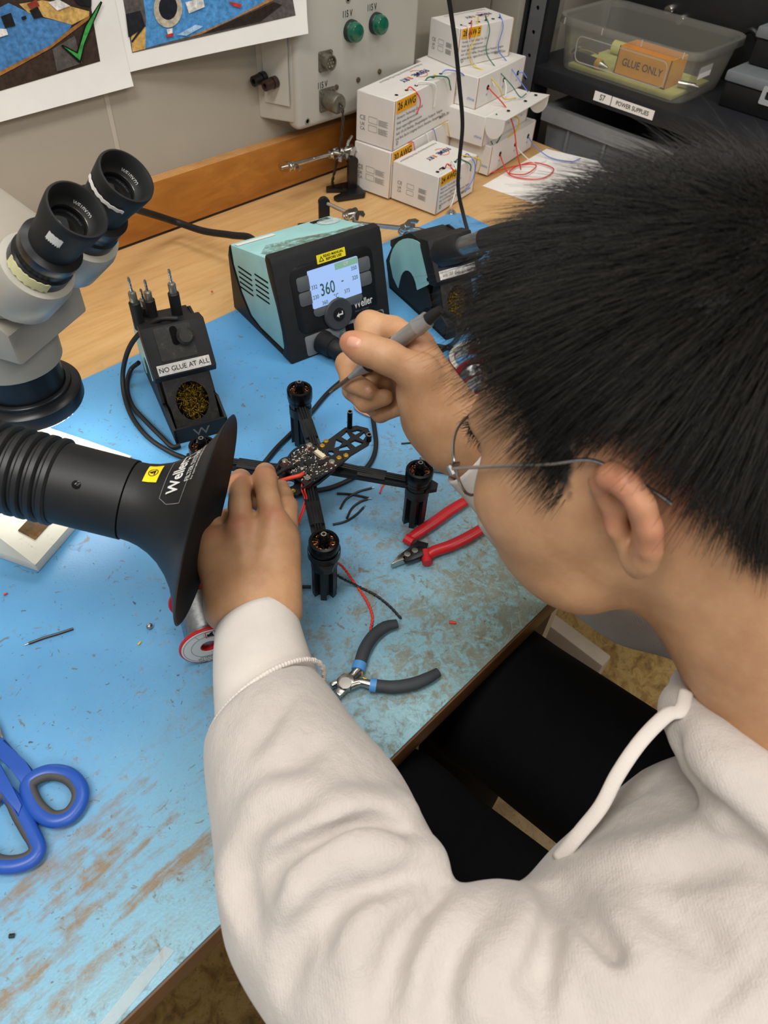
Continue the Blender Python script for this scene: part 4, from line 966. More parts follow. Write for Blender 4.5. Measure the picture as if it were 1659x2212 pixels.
# ---------------------------------------------------------------- iron stands
wool = bpy.data.materials.new('brass_wool'); wool.use_nodes = True; T = NT(wool); co = T.coord()
T.color(T.ramp(T.noise(co, 260, 3), [(.35, '6E5518'), (.6, 'B99A3A')])); T.b.inputs['Metallic'].default_value = .9; T.b.inputs['Roughness'].default_value = .25
grime = bpy.data.materials.new('grimy_black'); grime.use_nodes = True; T = NT(grime); co = T.coord()
T.color(T.ramp(T.noise(co, 130, 7, .75), [(.35, '141313'), (.55, '211F1C'), (.72, '4A443A')])); T.b.inputs['Roughness'].default_value = .6; T.bump(T.noise(co, 400, 4), .3, .0006)
def iron_stand(label, o, xd, text=None):
    o = V3(*o); x = nrm(V3(xd[0], xd[1], 0)); y = V3(-x[1], x[0], 0); M = frame(o, x, y); W = .066
    t = thing('iron_stand', label, 'iron stand', tuple(o + x * W / 2 + y * .07), 'soldering iron stands on the mat')
    b = bm(); side_prism(b, [(0, 0), (.158, 0), (.158, .006), (.062, .006), (.060, .020), (.056, .020), (.054, .005), (.006, .005), (.003, .022), (0, .022)], 0, W, M, .0008)
    for s in (0, W - .003): side_prism(b, [(0, 0), (.062, 0), (.062, .020), (.03, .034), (0, .022)], s, s + .003, M)
    obj('base_tray', b, rub, t)
    textmesh('logo', 'W', .015, frame(o + x * W * .5 - y * .0004 + V3(0, 0, .011), x, z=-y), mat('worn_grey', '6A6661', .7, 0, .3, 0), t, 'CENTER', .0003, .004, 1.3)
    # side cheeks with teal inlay
    cheek = [(.034, .018), (.160, .004), (.166, .030), (.172, .118), (.160, .126), (.150, .112), (.128, .060), (.090, .030), (.046, .034)]
    for s, nm in ((.0, 1), (W - .003, 2)):
        b = bm(); side_prism(b, [(.050, .002), (.158, .0), (.172, .040), (.150, .085), (.110, .112), (.085, .112), (.070, .066), (.045, .030)], s, s + .003, M); obj('cheek', b, rub, t)
        b = bm(); arc = [(.050, .067), (.078, .109)] + [(.078 + .082 * math.sin(u), .040 + .070 * math.cos(u)) for u in np.linspace(.18, 1.5, 9)] + [(.148, .024), (.132, .014)] + [(.104 + .026 * math.cos(u), .018 + .038 * math.sin(u)) for u in np.linspace(.2, 2.6, 9)] + [(.058, .058)]
        side_prism(b, arc, (s - .0012 if nm == 1 else s + .003), (s if nm == 1 else s + .0042), M)
        inl = obj('side_inlay', b, teal, t, label='teal side panel')
        b = bm()
        for (yy, zz) in ((.075, .100), (.057, .068)): 
            lathe(b, [(.0028, 0), (.0028, .0016), (0, .0016)], M @ Matrix(((0, 0, -1, (s - .0004) if nm == 1 else s + .0038), (1, 0, 0, yy), (0, 1, 0, zz), (0, 0, 0, 1))), 12)
        obj('rivet', b, dark, inl)
    b = bm(); side_prism(b, [(.085, .106), (.160, .062), (.168, .066), (.168, .074), (.120, .108), (.090, .1125)], .0031, W - .0031, M, .0008); obj('tip_rack', b, rub, t)
    # head block, leaning front
    hd_ = [(.032, .077), (.036, .068), (.050, .064), (.080, .106), (.084, .118), (.064, .1235)]
    b = bm(); side_prism(b, hd_, -.004, W + .004, M, .0012); head = obj('head_block', b, rub, t)
    ho = o + y * .032 + V3(0, 0, .077); hv = nrm(y * .032 + V3(0, 0, .0465)); hn = np.cross(x, hv)
    HB = lambda u, v, e=0: frame(ho + x * u + hv * v + hn * e, x, hv)
    b = bm(); holed(b, rrect(.010, .0165, .052, .0545, .002), [[(.030, .056 - .0005), (.0395, .056 - .0005), (.038, .040), (.0385, .030), (.035, .026), (.031, .028), (.030, .040)]] if False else [rrect(.0275, .031, .0365, .0535, .0042)], 0, .0012, HB(0, 0)); obj('face_plate', b, grime, head)
    b = bm(); lathe(b, [(.0105, 0), (.0105, .006), (.0075, .0085), (.0, .0085)], HB(.0435, .040), 20); obj('thumb_rest', b, grime, head)
    b = bm(); prism(b, rrect(.028, .032, .036, .053, .0039), .0002, .0006, HB(0, 0)); obj('slot', b, dark, head)
    lb = bm(); prism(lb, rrect(.002, .0015, .064, .0135, .0005), .0, .0005, HB(0, 0, .0006)); lbo = obj('label_strip', lb, mat('worn_label', 'CFCCC6', .65, 0, .3, .10, 220), t, label='worn white label strip')
    if text: textmesh('lettering', text, .0079, HB(.033, .0072, .0013), ink, lbo, 'CENTER', .0001, .0, .96)
    else: textmesh('lettering', 'any old glue etc only', .0068, HB(.033, .0072, .0013), mat('faded_ink', '7D7A76', .7, 0, .2, 0), lbo, 'CENTER', .0001, 0, .92)
    # wool box
    sv = nrm(y * .025 + V3(0, 0, .052)); sn = np.cross(x, sv); WO = o + y * .010 + V3(0, 0, .010)
    WB = lambda u, v, e=0: frame(WO + x * u + sv * v + sn * e, x, sv)
    b = bm(); el = [(.033 + .0195 * math.cos(a), .033 + .0240 * math.sin(a)) for a in np.linspace(0, 2 * math.pi, 33)[:-1]]
    holed(b, rrect(.006, .001, .060, .066, .003), [el], -.0010, .0010, WB(0, 0))
    side_prism(b, [(.012, .006), (.058, .006), (.052, .062), (.040, .066)], .006, .0085, M); side_prism(b, [(.012, .006), (.058, .006), (.052, .062), (.040, .066)], .0575, .060, M)
    wb = obj('wool_box', b, grime, t)
    b = bm(); box2(b, (.008, .003, -.022), (.058, .064, -.020), WB(0, 0)); obj('wool_box_floor', b, dark, wb)
    b = bm(); rng = random.Random(4)
    for k in range(170):
        a = rng.random() * 6.283; r_ = math.sqrt(rng.random()); cx, cy = .033 + .0175 * r_ * math.cos(a), .033 + .0215 * r_ * math.sin(a)
        low = -.003 - .013 * (cy / .057) * rng.random()
        pts = []; ph = rng.random() * 6.28; R_ = .002 + .003 * rng.random(); tl = rng.random() * 6.28
        for j in range(7):
            u_ = ph + j * .9; pts.append(WO + x * (cx + R_ * math.cos(u_) + j * .0005 * math.cos(tl)) + sv * (cy + R_ * math.sin(u_) + j * .0005 * math.sin(tl)) + sn * (low + .0022 * math.sin(u_ * 1.7 + tl)))
        tube(b, pts, .00028, 3, 2)
    ww = obj('brass_wool', b, wool, t, 180, label='brass wool'); ww['kind'] = 'stuff'
    return dict(t=t, o=o, x=x, y=y, M=M, HB=HB, hn=hn, hv=hv, W=W)
ST1 = iron_stand('black iron stand labelled NO GLUE AT ALL with spare tips standing in it', (.292, .600, 0), (.945, -.327), 'NO GLUE AT ALL')
ST2 = iron_stand('black and teal iron stand right of the soldering station, iron resting in it', (.7045, .526, 0), (.970, -.243))
# spare tips in the first stand
def spare_tip(label, base, top):
    t = thing('soldering_tip', label, 'soldering tip', tuple(base), 'spare soldering tips in the left stand')
    M = along(base, top); L = float(np.linalg.norm(top - base))
    obj('collar', lathe(bm(), [(.0026, -.012), (.0028, -.002), (.0046, .004), (.0050, .008)], M, 18), chrome, t)
    obj('grip', lathe(bm(), [(.0058, L * .06)] + [(.0063 + .0003 * (i % 2), L * (.07 + .019 * i)) for i in range(26)] + [(.0052, L * .57)], M, 18), rub, t)
    obj('sleeve', lathe(bm(), [(.0046, L * .57), (.0046, L * .72), (.0040, L * .735), (.0017, L * .74)], M, 18), mat('tin', '9B968C', .35, .9, .5, .06), t)
    obj('plug_pin', lathe(bm(), [(.0017, L * .74), (.0017, L * .82), (.0013, L * .823), (.0013, L * .838), (.0017, L * .842), (.0017, L * .89), (.0013, L * .893), (.0013, L * .908), (.0017, L * .912), (.0017, L * .96), (.0010, L), (0, L)], M, 14), chrome, t)
def tipat(q0, z0, q1, dz):
    base = at(*q0, z0); zs = np.linspace(.02, .2, 600); py = []
    for z in zs:
        q = RC @ (base + V3(0, 0, z) - ORG); py.append(CY + FPX * q[1] / q[2])
    z = zs[int(np.argmin(np.abs(np.array(py) - q1[1])))]
    return base, base + V3(0, 0, z)
for q0, z0, q1, lb in (((305, 716), .098, (280, 598), 'leftmost spare soldering tip with ribbed black grip in the stand'), ((333, 698), .100, (312, 604), 'spare soldering tip second from the left, beside the leftmost one'), ((322, 705), .092, (300, 624), 'short spare soldering tip showing only its pin between the two left tips'), ((386, 694), .104, (363, 580), 'tallest spare soldering tip, standing apart in the slot of the stand')):
    B_, E_ = tipat(q0, z0, q1, .09); spare_tip(lb, B_, E_)
# cable looped behind the first stand
cb = thing('iron_cable', 'black cable looping round the left iron stand', 'cable', (.27, .7, 0))
b = bm(); tube(b, [at(384, 688, .124), at(345, 690, .124), at(310, 712, .110), at(280, 750, .075), at(266, 800, .035), at(268, 850, .012), at(285, 900, .005), at(320, 945, .004), at(365, 975, .004), at(400, 990, .004)], .0030, 10, 8); obj('cable', b, rub, cb)
b = bm(); tube(b, [at(300, 783, .02), at(282, 800, .006), at(274, 835, .004), at(285, 875, .004), at(315, 910, .004), at(350, 945, .004), at(372, 965, .004), at(390, 962, .004)], .0030, 10, 8); obj('cable', b, rub, cb)
# iron resting in the second stand
ri = thing('resting_iron', 'silver and black soldering iron resting in the right-hand stand', 'soldering iron', (.75, .6, .12))
hc_ = ST2['o'] + ST2['x'] * .035 + ST2['y'] * .072 + V3(0, 0, .118)
a = atD(955, 546, .862); e = atD(1022, 526, .820); D_ = nrm(e - a)
obj('holder_cone', lathe(bm(), [(.010, -.012), (.017, .0), (.0175, .030), (.0150, .036), (.012, .036)], along(a, e), 24), rub, ri)
obj('barrel', lathe(bm(), [(.0115, .02), (.0115, .062), (.0120, .064), (.0120, .072)], along(a, e), 24), mat('brushed', '9A9DA0', .38, .9, .5, .05), ri)
obj('handle', tube(bm(), [a + D_ * .070, a + D_ * .10, a + D_ * .13 + V3(0, 0, -.004), a + D_ * .16 + V3(0, 0, -.012)], .0125, 16, 6), rub, ri)
b = bm(); tube(b, [a + D_ * .16 + V3(0, 0, -.012), a + D_ * .19 + V3(0, 0, -.035), V3(.80, .47, .03), V3(.80, .50, .004), V3(.86, .56, .004)], .003, 8); obj('cable', b, rub, ri)
b = bm(); tube(b, [a - V3(0, 0, .018), a + D_ * .03 - V3(0, 0, .022), a + D_ * .066 - V3(0, 0, .020), a + D_ * .070 - V3(0, 0, .010)], .005, 8, 6, sx=.5); obj('rest_bracket', b, rub, ST2['t'])
# ---------------------------------------------------------------- stereo microscope
grey = mat('scope_grey', '9C968A', .42, 0, .45, .015, 20, .05, 700); greyb = mat('scope_grey_light', 'A9A59B', .35, 0, .5, .015, 20)
rubber = mat('black_rubber', '1B1C1D', .6, 0, .4, .08, 60); gb = mat('satin_black', '16181C', .32, 0, .5, .04)
AX = at(66, 856, .105); mh = nrm(V3(.42, -.907, 0)); ms = nrm(V3(.907, .42, 0))          # objective axis; forward to the seat; across
sc = thing('microscope', 'grey stereo microscope with two black eyepieces over a lit white base plate', 'microscope', (AX[0], AX[1], 0))
MZ = lambda z: Matrix.Translation((AX[0], AX[1], z))
rl = obj('ring_light', lathe(bm(), [(.0405, .100), (.052, .100), (.0535, .103), (.0535, .116), (.050, .119), (.045, .120), (.0445, .123), (.0425, .1245), (.0405, .1245), (.0402, .121), (.0405, .100)], MZ(0), 56, False), gb, sc)
b = bm(); lathe(b, [(.0415, .0995), (.0515, .0995), (.0515, .1001), (.0415, .1001), (.0415, .0995)], MZ(0), 48, False)
obj('led_ring', b, mat('led', 'FFFFFF', .4, 0, .5, 0, emit='FFFDF5', estr=30.0), rl)
obj('objective', lathe(bm(), [(.034, .108), (.0395, .110), (.0395, .160), (.037, .162)], MZ(0), 48), gb, sc)
obj('nosepiece', lathe(bm(), [(.040, .152), (.0455, .155), (.0465, .182), (.044, .193), (.040, .206)], MZ(0), 48), grey, sc)
MB = frame((AX[0], AX[1], 0), ms, -mh)                    # local: x across, y away from the seat
# zoom body
b = bm(); side_prism(b, [(-.063, .197), (-.063, .228), (-.050, .240), (.060, .240), (.060, .197)], -.050, .050, MB, .004); obj('zoom_body', b, grey, sc)
for s in (-1, 1):
    b = bm(); lathe(b, [(.0, 0), (.013, 0), (.0145, .003), (.0145, .016), (.012, .019), (0, .019)], along(Vector(MB @ Vector((s * .050, -.005, .222))), Vector(MB @ Vector((s * .08, -.005, .222)))), 24); obj('zoom_knob', b, rubber, sc)
# binocular head
EA = nrm(mh * math.cos(math.radians(46)) + V3(0, 0, math.sin(math.radians(46))))
E1 = atD(166, 455, .500); E2 = E1 + ms * .061
b = bm(); side_prism(b, [(-.070, .242), (-.080, .256), (-.058, .292), (-.01, .318), (.045, .306), (.062, .262), (.060, .240), (-.030, .238)], -.050, .044, MB, .012)
cn = Vector((E1 + E2) / 2 - EA * .105)
hb = obj('binocular_head', b, grey, sc)
for E in (E1, E2):
    B0 = E - EA * .140
    M = along(B0, E)
    b = bm(); lathe(b, [(.010, .006), (.022, .010), (.0290, .022), (.0305, .056), (.0285, .064), (.020, .066)], M, 40); pod = obj('tube_housing', b, greyb, sc)
    b = bm(); lathe(b, [(.0222, .060), (.0235, .066), (.0235, .076), (.0218, .078), (.0218, .084), (.0230, .086), (.0230, .094), (.0180, .096), (.0180, .099)], M, 40); obj('diopter_ring', b, gb, sc)
    b = bm(); lathe(b, [(.0180, .096), (.0186, .104), (.0196, .116), (.0212, .126), (.0222, .136), (.0224, .1400), (.0218, .1418), (.0205, .1420), (.0192, .1400), (.0176, .1325), (.0164, .1280), (.0142, .1262), (.0140, .1225)], M, 44, False)
    ec = obj('eyecup', b, rubber, sc)
    obj('eye_lens', lathe(bm(), [(.0148, .1215), (.0142, .1230), (.009, .1246), (0, .1252)], M, 36), mat('coated_lens', '050608', .04, 0, .8, 0, coat=1.0), ec, label='glossy dark eyepiece lens')
    b = bm(); lathe(b, [(.0140, .1256), (.0160, .1272), (.0164, .1268), (.0142, .1250), (.0140, .1256)], M, 40, False); obj('lens_rim', b, mat('rim_metal', '6C6A63', .3, .9, .5, .04), ec)
    R_ = M.to_3x3()
    def onrim(c): 
        a = .55 - c.x / .0150; r = .0163 + c.y * .5; return Vector((r * math.cos(a), r * math.sin(a), .1282 + c.y * 1.7))
    textmesh('lettering', 'WF10X/22', .0032, M, wink, ec, 'LEFT', 0, .004, 1, curve=onrim)
# strips of tape and a dot sticker
def tapeband(E, r, z0, z1, a0, a1, m, name, rag=.0):
    M = along(E - EA * .140, E); b = bm(); n = 18; g = []
    for i in range(n + 1):
        a = a0 + (a1 - a0) * i / n; j = rag * math.sin(i * 2.3)
        g.append([b.verts.new(M @ Vector((rr * math.cos(a), rr * math.sin(a), z))) for rr, z in ((r, z0 + j), (r + .0006, z0 + j), (r + .0006, z1 + j * .7), (r, z1 + j * .7))])
    for A, B in zip(g, g[1:]):
        for k in range(4): b.faces.new((A[k], A[(k + 1) % 4], B[(k + 1) % 4], B[k]))
    b.faces.new(g[0]); b.faces.new(g[-1][::-1]); return obj(name, b, m, sc)
def angof(E, px, py, r=.026):                              # angle round a tube that faces a photo point
    M = along(E - EA * .140, E); best = None
    for a in np.linspace(0, 2 * math.pi, 181):
        for z in np.linspace(.06, .14, 41):
            p = np.array(M @ Vector((r * math.cos(a), r * math.sin(a), z))); q = RC @ (p - ORG); nn = np.array(M.to_3x3() @ Vector((math.cos(a), math.sin(a), 0)))
            if nn @ (p - ORG) > 0: continue
            d = math.hypot(CX + FPX * q[0] / q[2] - px, CY + FPX * q[1] / q[2] - py)
            if best is None or d < best[0]: best = (d, a, z)
    return best[1], best[2]
masking = mat('masking_tape', 'D6D2A0', .7, 0, .3, .06, 90); wt = mat('white_tape', 'D6D4CF', .7, 0, .3, .05, 90)
a0, z0 = angof(E1, 75, 570, .0238); tapeband(E1, .0238, .0665, .0765, a0 - .75, a0 + .75, masking, 'masking_tape', .0009)
a0, z0 = angof(E1, 122, 512, .0200); tapeband(E1, .0208, z0 - .008, z0 + .008, a0 - .26, a0 + .26, wt, 'tape_patch', .0010)
a0, z0 = angof(E2, 232, 425, .0210); tapeband(E2, .0222, .1255, .1285, a0 - 1.0, a0 + .7, wt, 'tape_patch', .0006)
ypos = at(-4, 579, .29)
b = bm(); p = Vector(MB @ Vector((-.0382, -.035, .285))); lathe(b, [(.012, 0), (.012, .0006), (0, .0006)], along(p, p - Vector(ms)), 24)
obj('dot_sticker', b, mat('dot_yellow', 'F2CF1B', .5, 0, .3, 0), sc, label='round yellow sticker')
# arm and column behind
b = bm(); side_prism(b, [(.055, .205), (.055, .262), (.16, .262), (.16, .205)], -.022, .022, MB, .006); obj('focus_arm', b, grey, sc)
b = bm(); p = Vector(MB @ Vector((0, .175, .028))); lathe(b, [(.016, 0), (.016, .33), (.014, .334)], Matrix.Translation(p), 28); obj('column', b, chrome, sc)
# base plate
scuff = bpy.data.materials.new('scuffed_white'); scuff.use_nodes = True; T = NT(scuff); co = T.coord()
c = T.ramp(T.noise(co, 14, 4), [(.3, 'CFCDBF'), (.7, 'DAD8CC')])
g = T.n('MapRange', ins={0: T.noise(co, 34, 8, .72, 1.0), 1: .58, 2: .66, 3: 0, 4: .5}).outputs[0]
c = T.mix(g, c, '8E8560'); g2 = T.n('MapRange', ins={0: T.noise(co, 110, 6, .7, .5), 1: .66, 2: .70, 3: 0, 4: .7}).outputs[0]
T.color(T.mix(g2, c, '5A523F')); T.b.inputs['Roughness'].default_value = .5
k0 = at(84, 1236, 0)
bp = obj('base_plate', prism(bm(), [(0, 0), (.172, 0), (.172, .36), (0, .36)], .0004, .012, frame((k0[0], k0[1], 0), ms, -mh), .001), scuff, sc, label='scuffed white base plate')
b = bm(); f0 = frame((k0[0], k0[1], 0), ms, -mh)
lo = [b.verts.new(f0 @ Vector(p)) for p in ((.0, .0, .012), (.172, .0, .012), (.172, .36, .012), (.0, .36, .012))]; hi = [b.verts.new(f0 @ Vector(p)) for p in ((.010, .052, .028), (.162, .052, .028), (.168, .36, .028), (.004, .36, .028))]
b.faces.new(hi); b.faces.new(lo[::-1])
for i in range(4): b.faces.new((lo[i], lo[(i + 1) % 4], hi[(i + 1) % 4], hi[i]))
obj('plate_top', b, scuff, bp)
b = bm(); sl = math.atan2(.016, .052); Mw = f0 @ Matrix.Translation((.058, .026, .0202)) @ Matrix.Rotation(sl, 4, 'X')
prism(b, rrect(-.034, -.010, .034, .010, .001), 0, .0010, Mw)
win = bpy.data.materials.new('brown_window'); win.use_nodes = True; T = NT(win); co = T.coord()
T.color(T.ramp(T.noise(co, 60, 5, .7), [(.3, '2E2416'), (.55, '5E4421'), (.7, '9A6B2C')])); T.b.inputs['Roughness'].default_value = .25
obj('brown_window', b, win, bp)
# ---------------------------------------------------------------- fume extraction nozzle
fblk = mat('nozzle_black', '191A1C', .5, 0, .45, .06, 40, .08, 500)
fn_ = thing('fume_nozzle', 'black fume extraction funnel on a ribbed hose beside the left hand', 'fume extractor', tuple(atD(440, 1117, .565)))
FA, FB = atD(35, 1018, .545), atD(446, 1122, .562); FD = nrm(FB - FA); FL = float(np.linalg.norm(FB - FA))
MF = along(FA, FB)
s0 = float(np.dot(atD(285, 1072, .555) - FA, FD)); s1 = float(np.dot(atD(135, 1040, .55) - FA, FD))
prof = []
for u, r in ((0, .0312), (.12, .0318), (.25, .0335), (.4, .0372), (.55, .0430), (.7, .0515), (.82, .0610), (.92, .0725), (1.0, .0850)): prof.append((r, s0 + (FL - s0) * u))
inner = [(r - .0022, z + .0004) for r, z in prof[::-1]]
b = bm(); lathe(b, prof + [(.0862, FL + .0008), (.0848, FL + .0016)] + inner, MF, 72, False)
fun = obj('funnel', b, fblk, fn_, 60)
b = bm(); lathe(b, [(.0322, s1), (.0322, s0 - .001), (.0300, s0 - .001), (.0300, s1)], MF, 48, False); obj('tube', b, fblk, fn_)
pf = []
for i in range(14):
    z = s1 - .008 - i * .0092
    pf += [(.0330, z + .008), (.0348, z + .0064), (.0348, z + .0030), (.0330, z + .0014), (.0318, z + .0010), (.0318, z - .0008)]
b = bm(); lathe(b, pf, MF, 48); obj('ribbed_hose', b, mat('hose_black', '1C1D1F', .42, 0, .45, .08, 60), fn_)
# surface point of the nozzle that shows at a photo point: used to seat its screw and labels
def on_funnel(px, py):
    d = ray(px, py); d = d / np.linalg.norm(d)
    for t in np.arange(.35, .8, .0005):
        q = ORG + d * t - FA; z = q @ FD; r = np.linalg.norm(q - FD * z)
        R = np.interp(z, [0, s0] + [p[1] for p in prof], [.0322, .0322] + [p[0] for p in prof])
        if 0 < z < FL and r < R: break
    p = ORG + d * t; n = nrm((p - FA) - FD * z); return p, n, z, R
p, n, z, R = on_funnel(165, 1047)
obj('screw', lathe(bm(), [(.0032, -.001), (.0032, .0012), (.0014, .0024), (0, .0024)], along(p, p + n), 16), mat('screw_black', '0C0C0D', .2, .3, .6, 0), fn_)
def wrap(px, py, ang, e):                                 # lays flat artwork (x, y in metres) on the funnel skin around a photo point
    p, n, z0, R0 = on_funnel(px, py); e1 = nrm(n); e2 = np.cross(FD, e1)
    ca, sa = math.cos(ang), math.sin(ang)
    def f(c):
        a = c.x * ca - c.y * sa; h = -(c.x * sa + c.y * ca)
        z = z0 + a * .92; R = np.interp(z, [0, s0] + [q[1] for q in prof], [.0322, .0322] + [q[0] for q in prof]) + e
        th = h / R0; q = FA + FD * z + (e1 * math.cos(th) + e2 * math.sin(th)) * R
        return Vector(q)
    return f
def wrapped(name, poly, f, m, sub=4):
    b = bm(); tb = bmesh.new(); vv = []
    for (x0, y0), (x1, y1) in zip(poly, poly[1:] + poly[:1]):
        for s in range(5): vv.append(tb.verts.new((x0 + (x1 - x0) * s / 5, y0 + (y1 - y0) * s / 5, 0)))
    ed = [tb.edges.new((vv[i], vv[(i + 1) % len(vv)])) for i in range(len(vv))]
    bmesh.ops.triangle_fill(tb, use_beauty=True, edges=ed); bmesh.ops.subdivide_edges(tb, edges=tb.edges[:], cuts=2, use_grid_fill=True); bmesh.ops.triangulate(tb, faces=tb.faces[:])
    for v in tb.verts: v.co = f(v.co)
    me = bpy.data.meshes.new(name); tb.to_mesh(me); tb.free(); me.materials.append(m); b.free(); return link(name, me, fun)
# the lettering reads upwards: its baseline runs round the cone
UPA = math.radians(90)
stf = mat('sticker_yellow2', 'E9CF22', .4, 0, .4, 0)
q = (331, 1023)
wrapped('esd_sticker', [(-.0095, -.0058), (.0095, -.0058), (.0095, .0058), (-.0095, .0058)], wrap(*q, UPA, .0006), stf)
def ringpoly(r0, r1, n=20): return [(r1 * math.cos(a), r1 * math.sin(a)) for a in np.linspace(0, 6.2, n)] + [(r0 * math.cos(a), r0 * math.sin(a)) for a in np.linspace(6.2, 0, n)]
wrapped('esd_mark', ringpoly(.0034, .0040), wrap(*q, UPA, .0010), ink)
wrapped('esd_mark', [(-.0026, -.0018), (.0026, -.0018), (.0006, .0026), (-.0006, .0026), (-.0014, .0004), (.0006, -.0006), (-.0022, -.0008)], wrap(*q, UPA, .0010), ink)
def flabel(t, px, py, size, bold, sx=1.0):
    textmesh('lettering', t, size, Matrix.Identity(4), wink, fun, 'LEFT', 0, bold, sx, curve=wrap(px, py, UPA, .0008))
flabel('Weller', 370, 1068, .0125, .022, .92)
flabel('FT', 409, 996, .0150, .004, .9)
flabel('FILTER SYSTEMS', 402, 1040, .0052, .006, 1.0)
flabel('For spare parts www.weller-tools.com', 412, 1036, .0026, .004, 1.0)
# thin outline of the clear label
qx = (386, 1030); L0 = [(-.0215, -.0085), (-.0235, .0030), (-.0195, .0100), (.0240, .0100), (.0275, -.0115), (-.0215, -.0085)]
for (x0, y0), (x1, y1) in zip(L0, L0[1:]):
    d_ = nrm(V3(x1 - x0, y1 - y0, 0)); nx, ny = -d_[1] * .00018, d_[0] * .00018
    wrapped('label_edge', [(x0 + nx, y0 + ny), (x1 + nx, y1 + ny), (x1 - nx, y1 - ny), (x0 - nx, y0 - ny)], wrap(*qx, UPA, .0008), mat('edge_grey', '8C8C8A', .5, 0, .3, 0))
# ---------------------------------------------------------------- quadcopter under repair
carb = mat('carbon_black', '1B1C1E', .38, .1, .5, .10, 220); mblk = mat('anodised_black', '121316', .25, .6, .5, .05); copper = mat('copper', 'D08A58', .25, .85, .5, .08, 200)
ZP = .066                                                  # top of the frame plates
mA, mB_, mC = at(648, 862, ZP), at(904, 1036, ZP), at(700, 1190, ZP)
mD = mA + mC - mB_; ctr = at(676, 1008, ZP); ctr = ctr
dr = thing('quadcopter', 'black carbon quadcopter frame with exposed circuit board standing on four finned legs', 'drone', (ctr[0], ctr[1], 0))
ax_ = nrm((mA + mB_) / 2 - (mC + mD) / 2); ax_[2] = 0; ax_ = nrm(ax_); ay_ = V3(-ax_[1], ax_[0], 0)
MD = frame((ctr[0], ctr[1], ZP), ax_, ay_)
def loc(p): q = np.asarray(p) - V3(ctr[0], ctr[1], ZP); return q @ ax_, q @ ay_
# centre plates
b = bm(); holed(b, [(-.046, -.010), (-.040, -.019), (-.010, -.021), (.012, -.019), (.026, -.019), (.026, .019), (.012, .019), (-.010, .021), (-.040, .019), (-.046, .010)], [circ(-.034, 0, .006, 12), circ(.012, .0, .007, 14)], -.004, 0, MD); obj('bottom_plate', b, carb, dr)
def hole4(*p): return [tuple(q) for q in p]
b = bm(); holed(b, [(.020, -.020), (.040, -.017), (.066, -.0185), (.078, -.012), (.084, 0), (.078, .012), (.066, .0185), (.040, .017), (.020, .020)],
    [hole4((.034, -.003), (.046, -.012), (.048, -.003), (.040, .000)), hole4((.034, .003), (.040, .001), (.048, .003), (.046, .012)), hole4((.052, -.012), (.064, -.0135), (.060, -.003), (.053, -.002)), hole4((.053, .002), (.060, .003), (.064, .0135), (.052, .012)), hole4((.066, -.010), (.074, -.007), (.077, -.001), (.066, -.002)), hole4((.066, .002), (.077, .001), (.074, .007), (.066, .010)), circ(.026, 0, .004, 10)], 0, .003, MD)
obj('rear_plate', b, carb, dr)
steel = mat('steel', 'B4B2AC', .25, 1, .5, .04); gold = mat('gold_screw', 'C7A95A', .3, .9, .5, .04)
for sx_, sy_, hh in ((.070, .015, .026), (.070, -.015, .012)):
    o_ = obj('standoff', lathe(bm(), [(.0030, .003), (.0030, hh), (.0020, hh), (.0020, hh - .003), (0, hh - .003)], MD @ Matrix.Translation((sx_, sy_, 0)), 12), mblk, dr)
    obj('thread', lathe(bm(), [(.0020, hh - .0004), (.0031, hh - .0004), (.0031, hh + .0003), (.0020, hh + .0003), (.0020, hh - .0004)], MD @ Matrix.Translation((sx_, sy_, 0)), 14, False), steel, o_)
for p in ((.026, .013), (.026, -.013), (.034, .0155), (.034, -.0155), (-.026, .017), (-.026, -.017), (-.040, .013), (-.040, -.013)):
    M = MD @ Matrix.Translation((p[0], p[1], .003 if p[0] > 0 else 0))
    obj('plate_nut', lathe(bm(), [(.0030, 0), (.0030, .0022), (.0016, .0022), (.0016, .0040), (0, .0042)], M, 6), gold, dr)
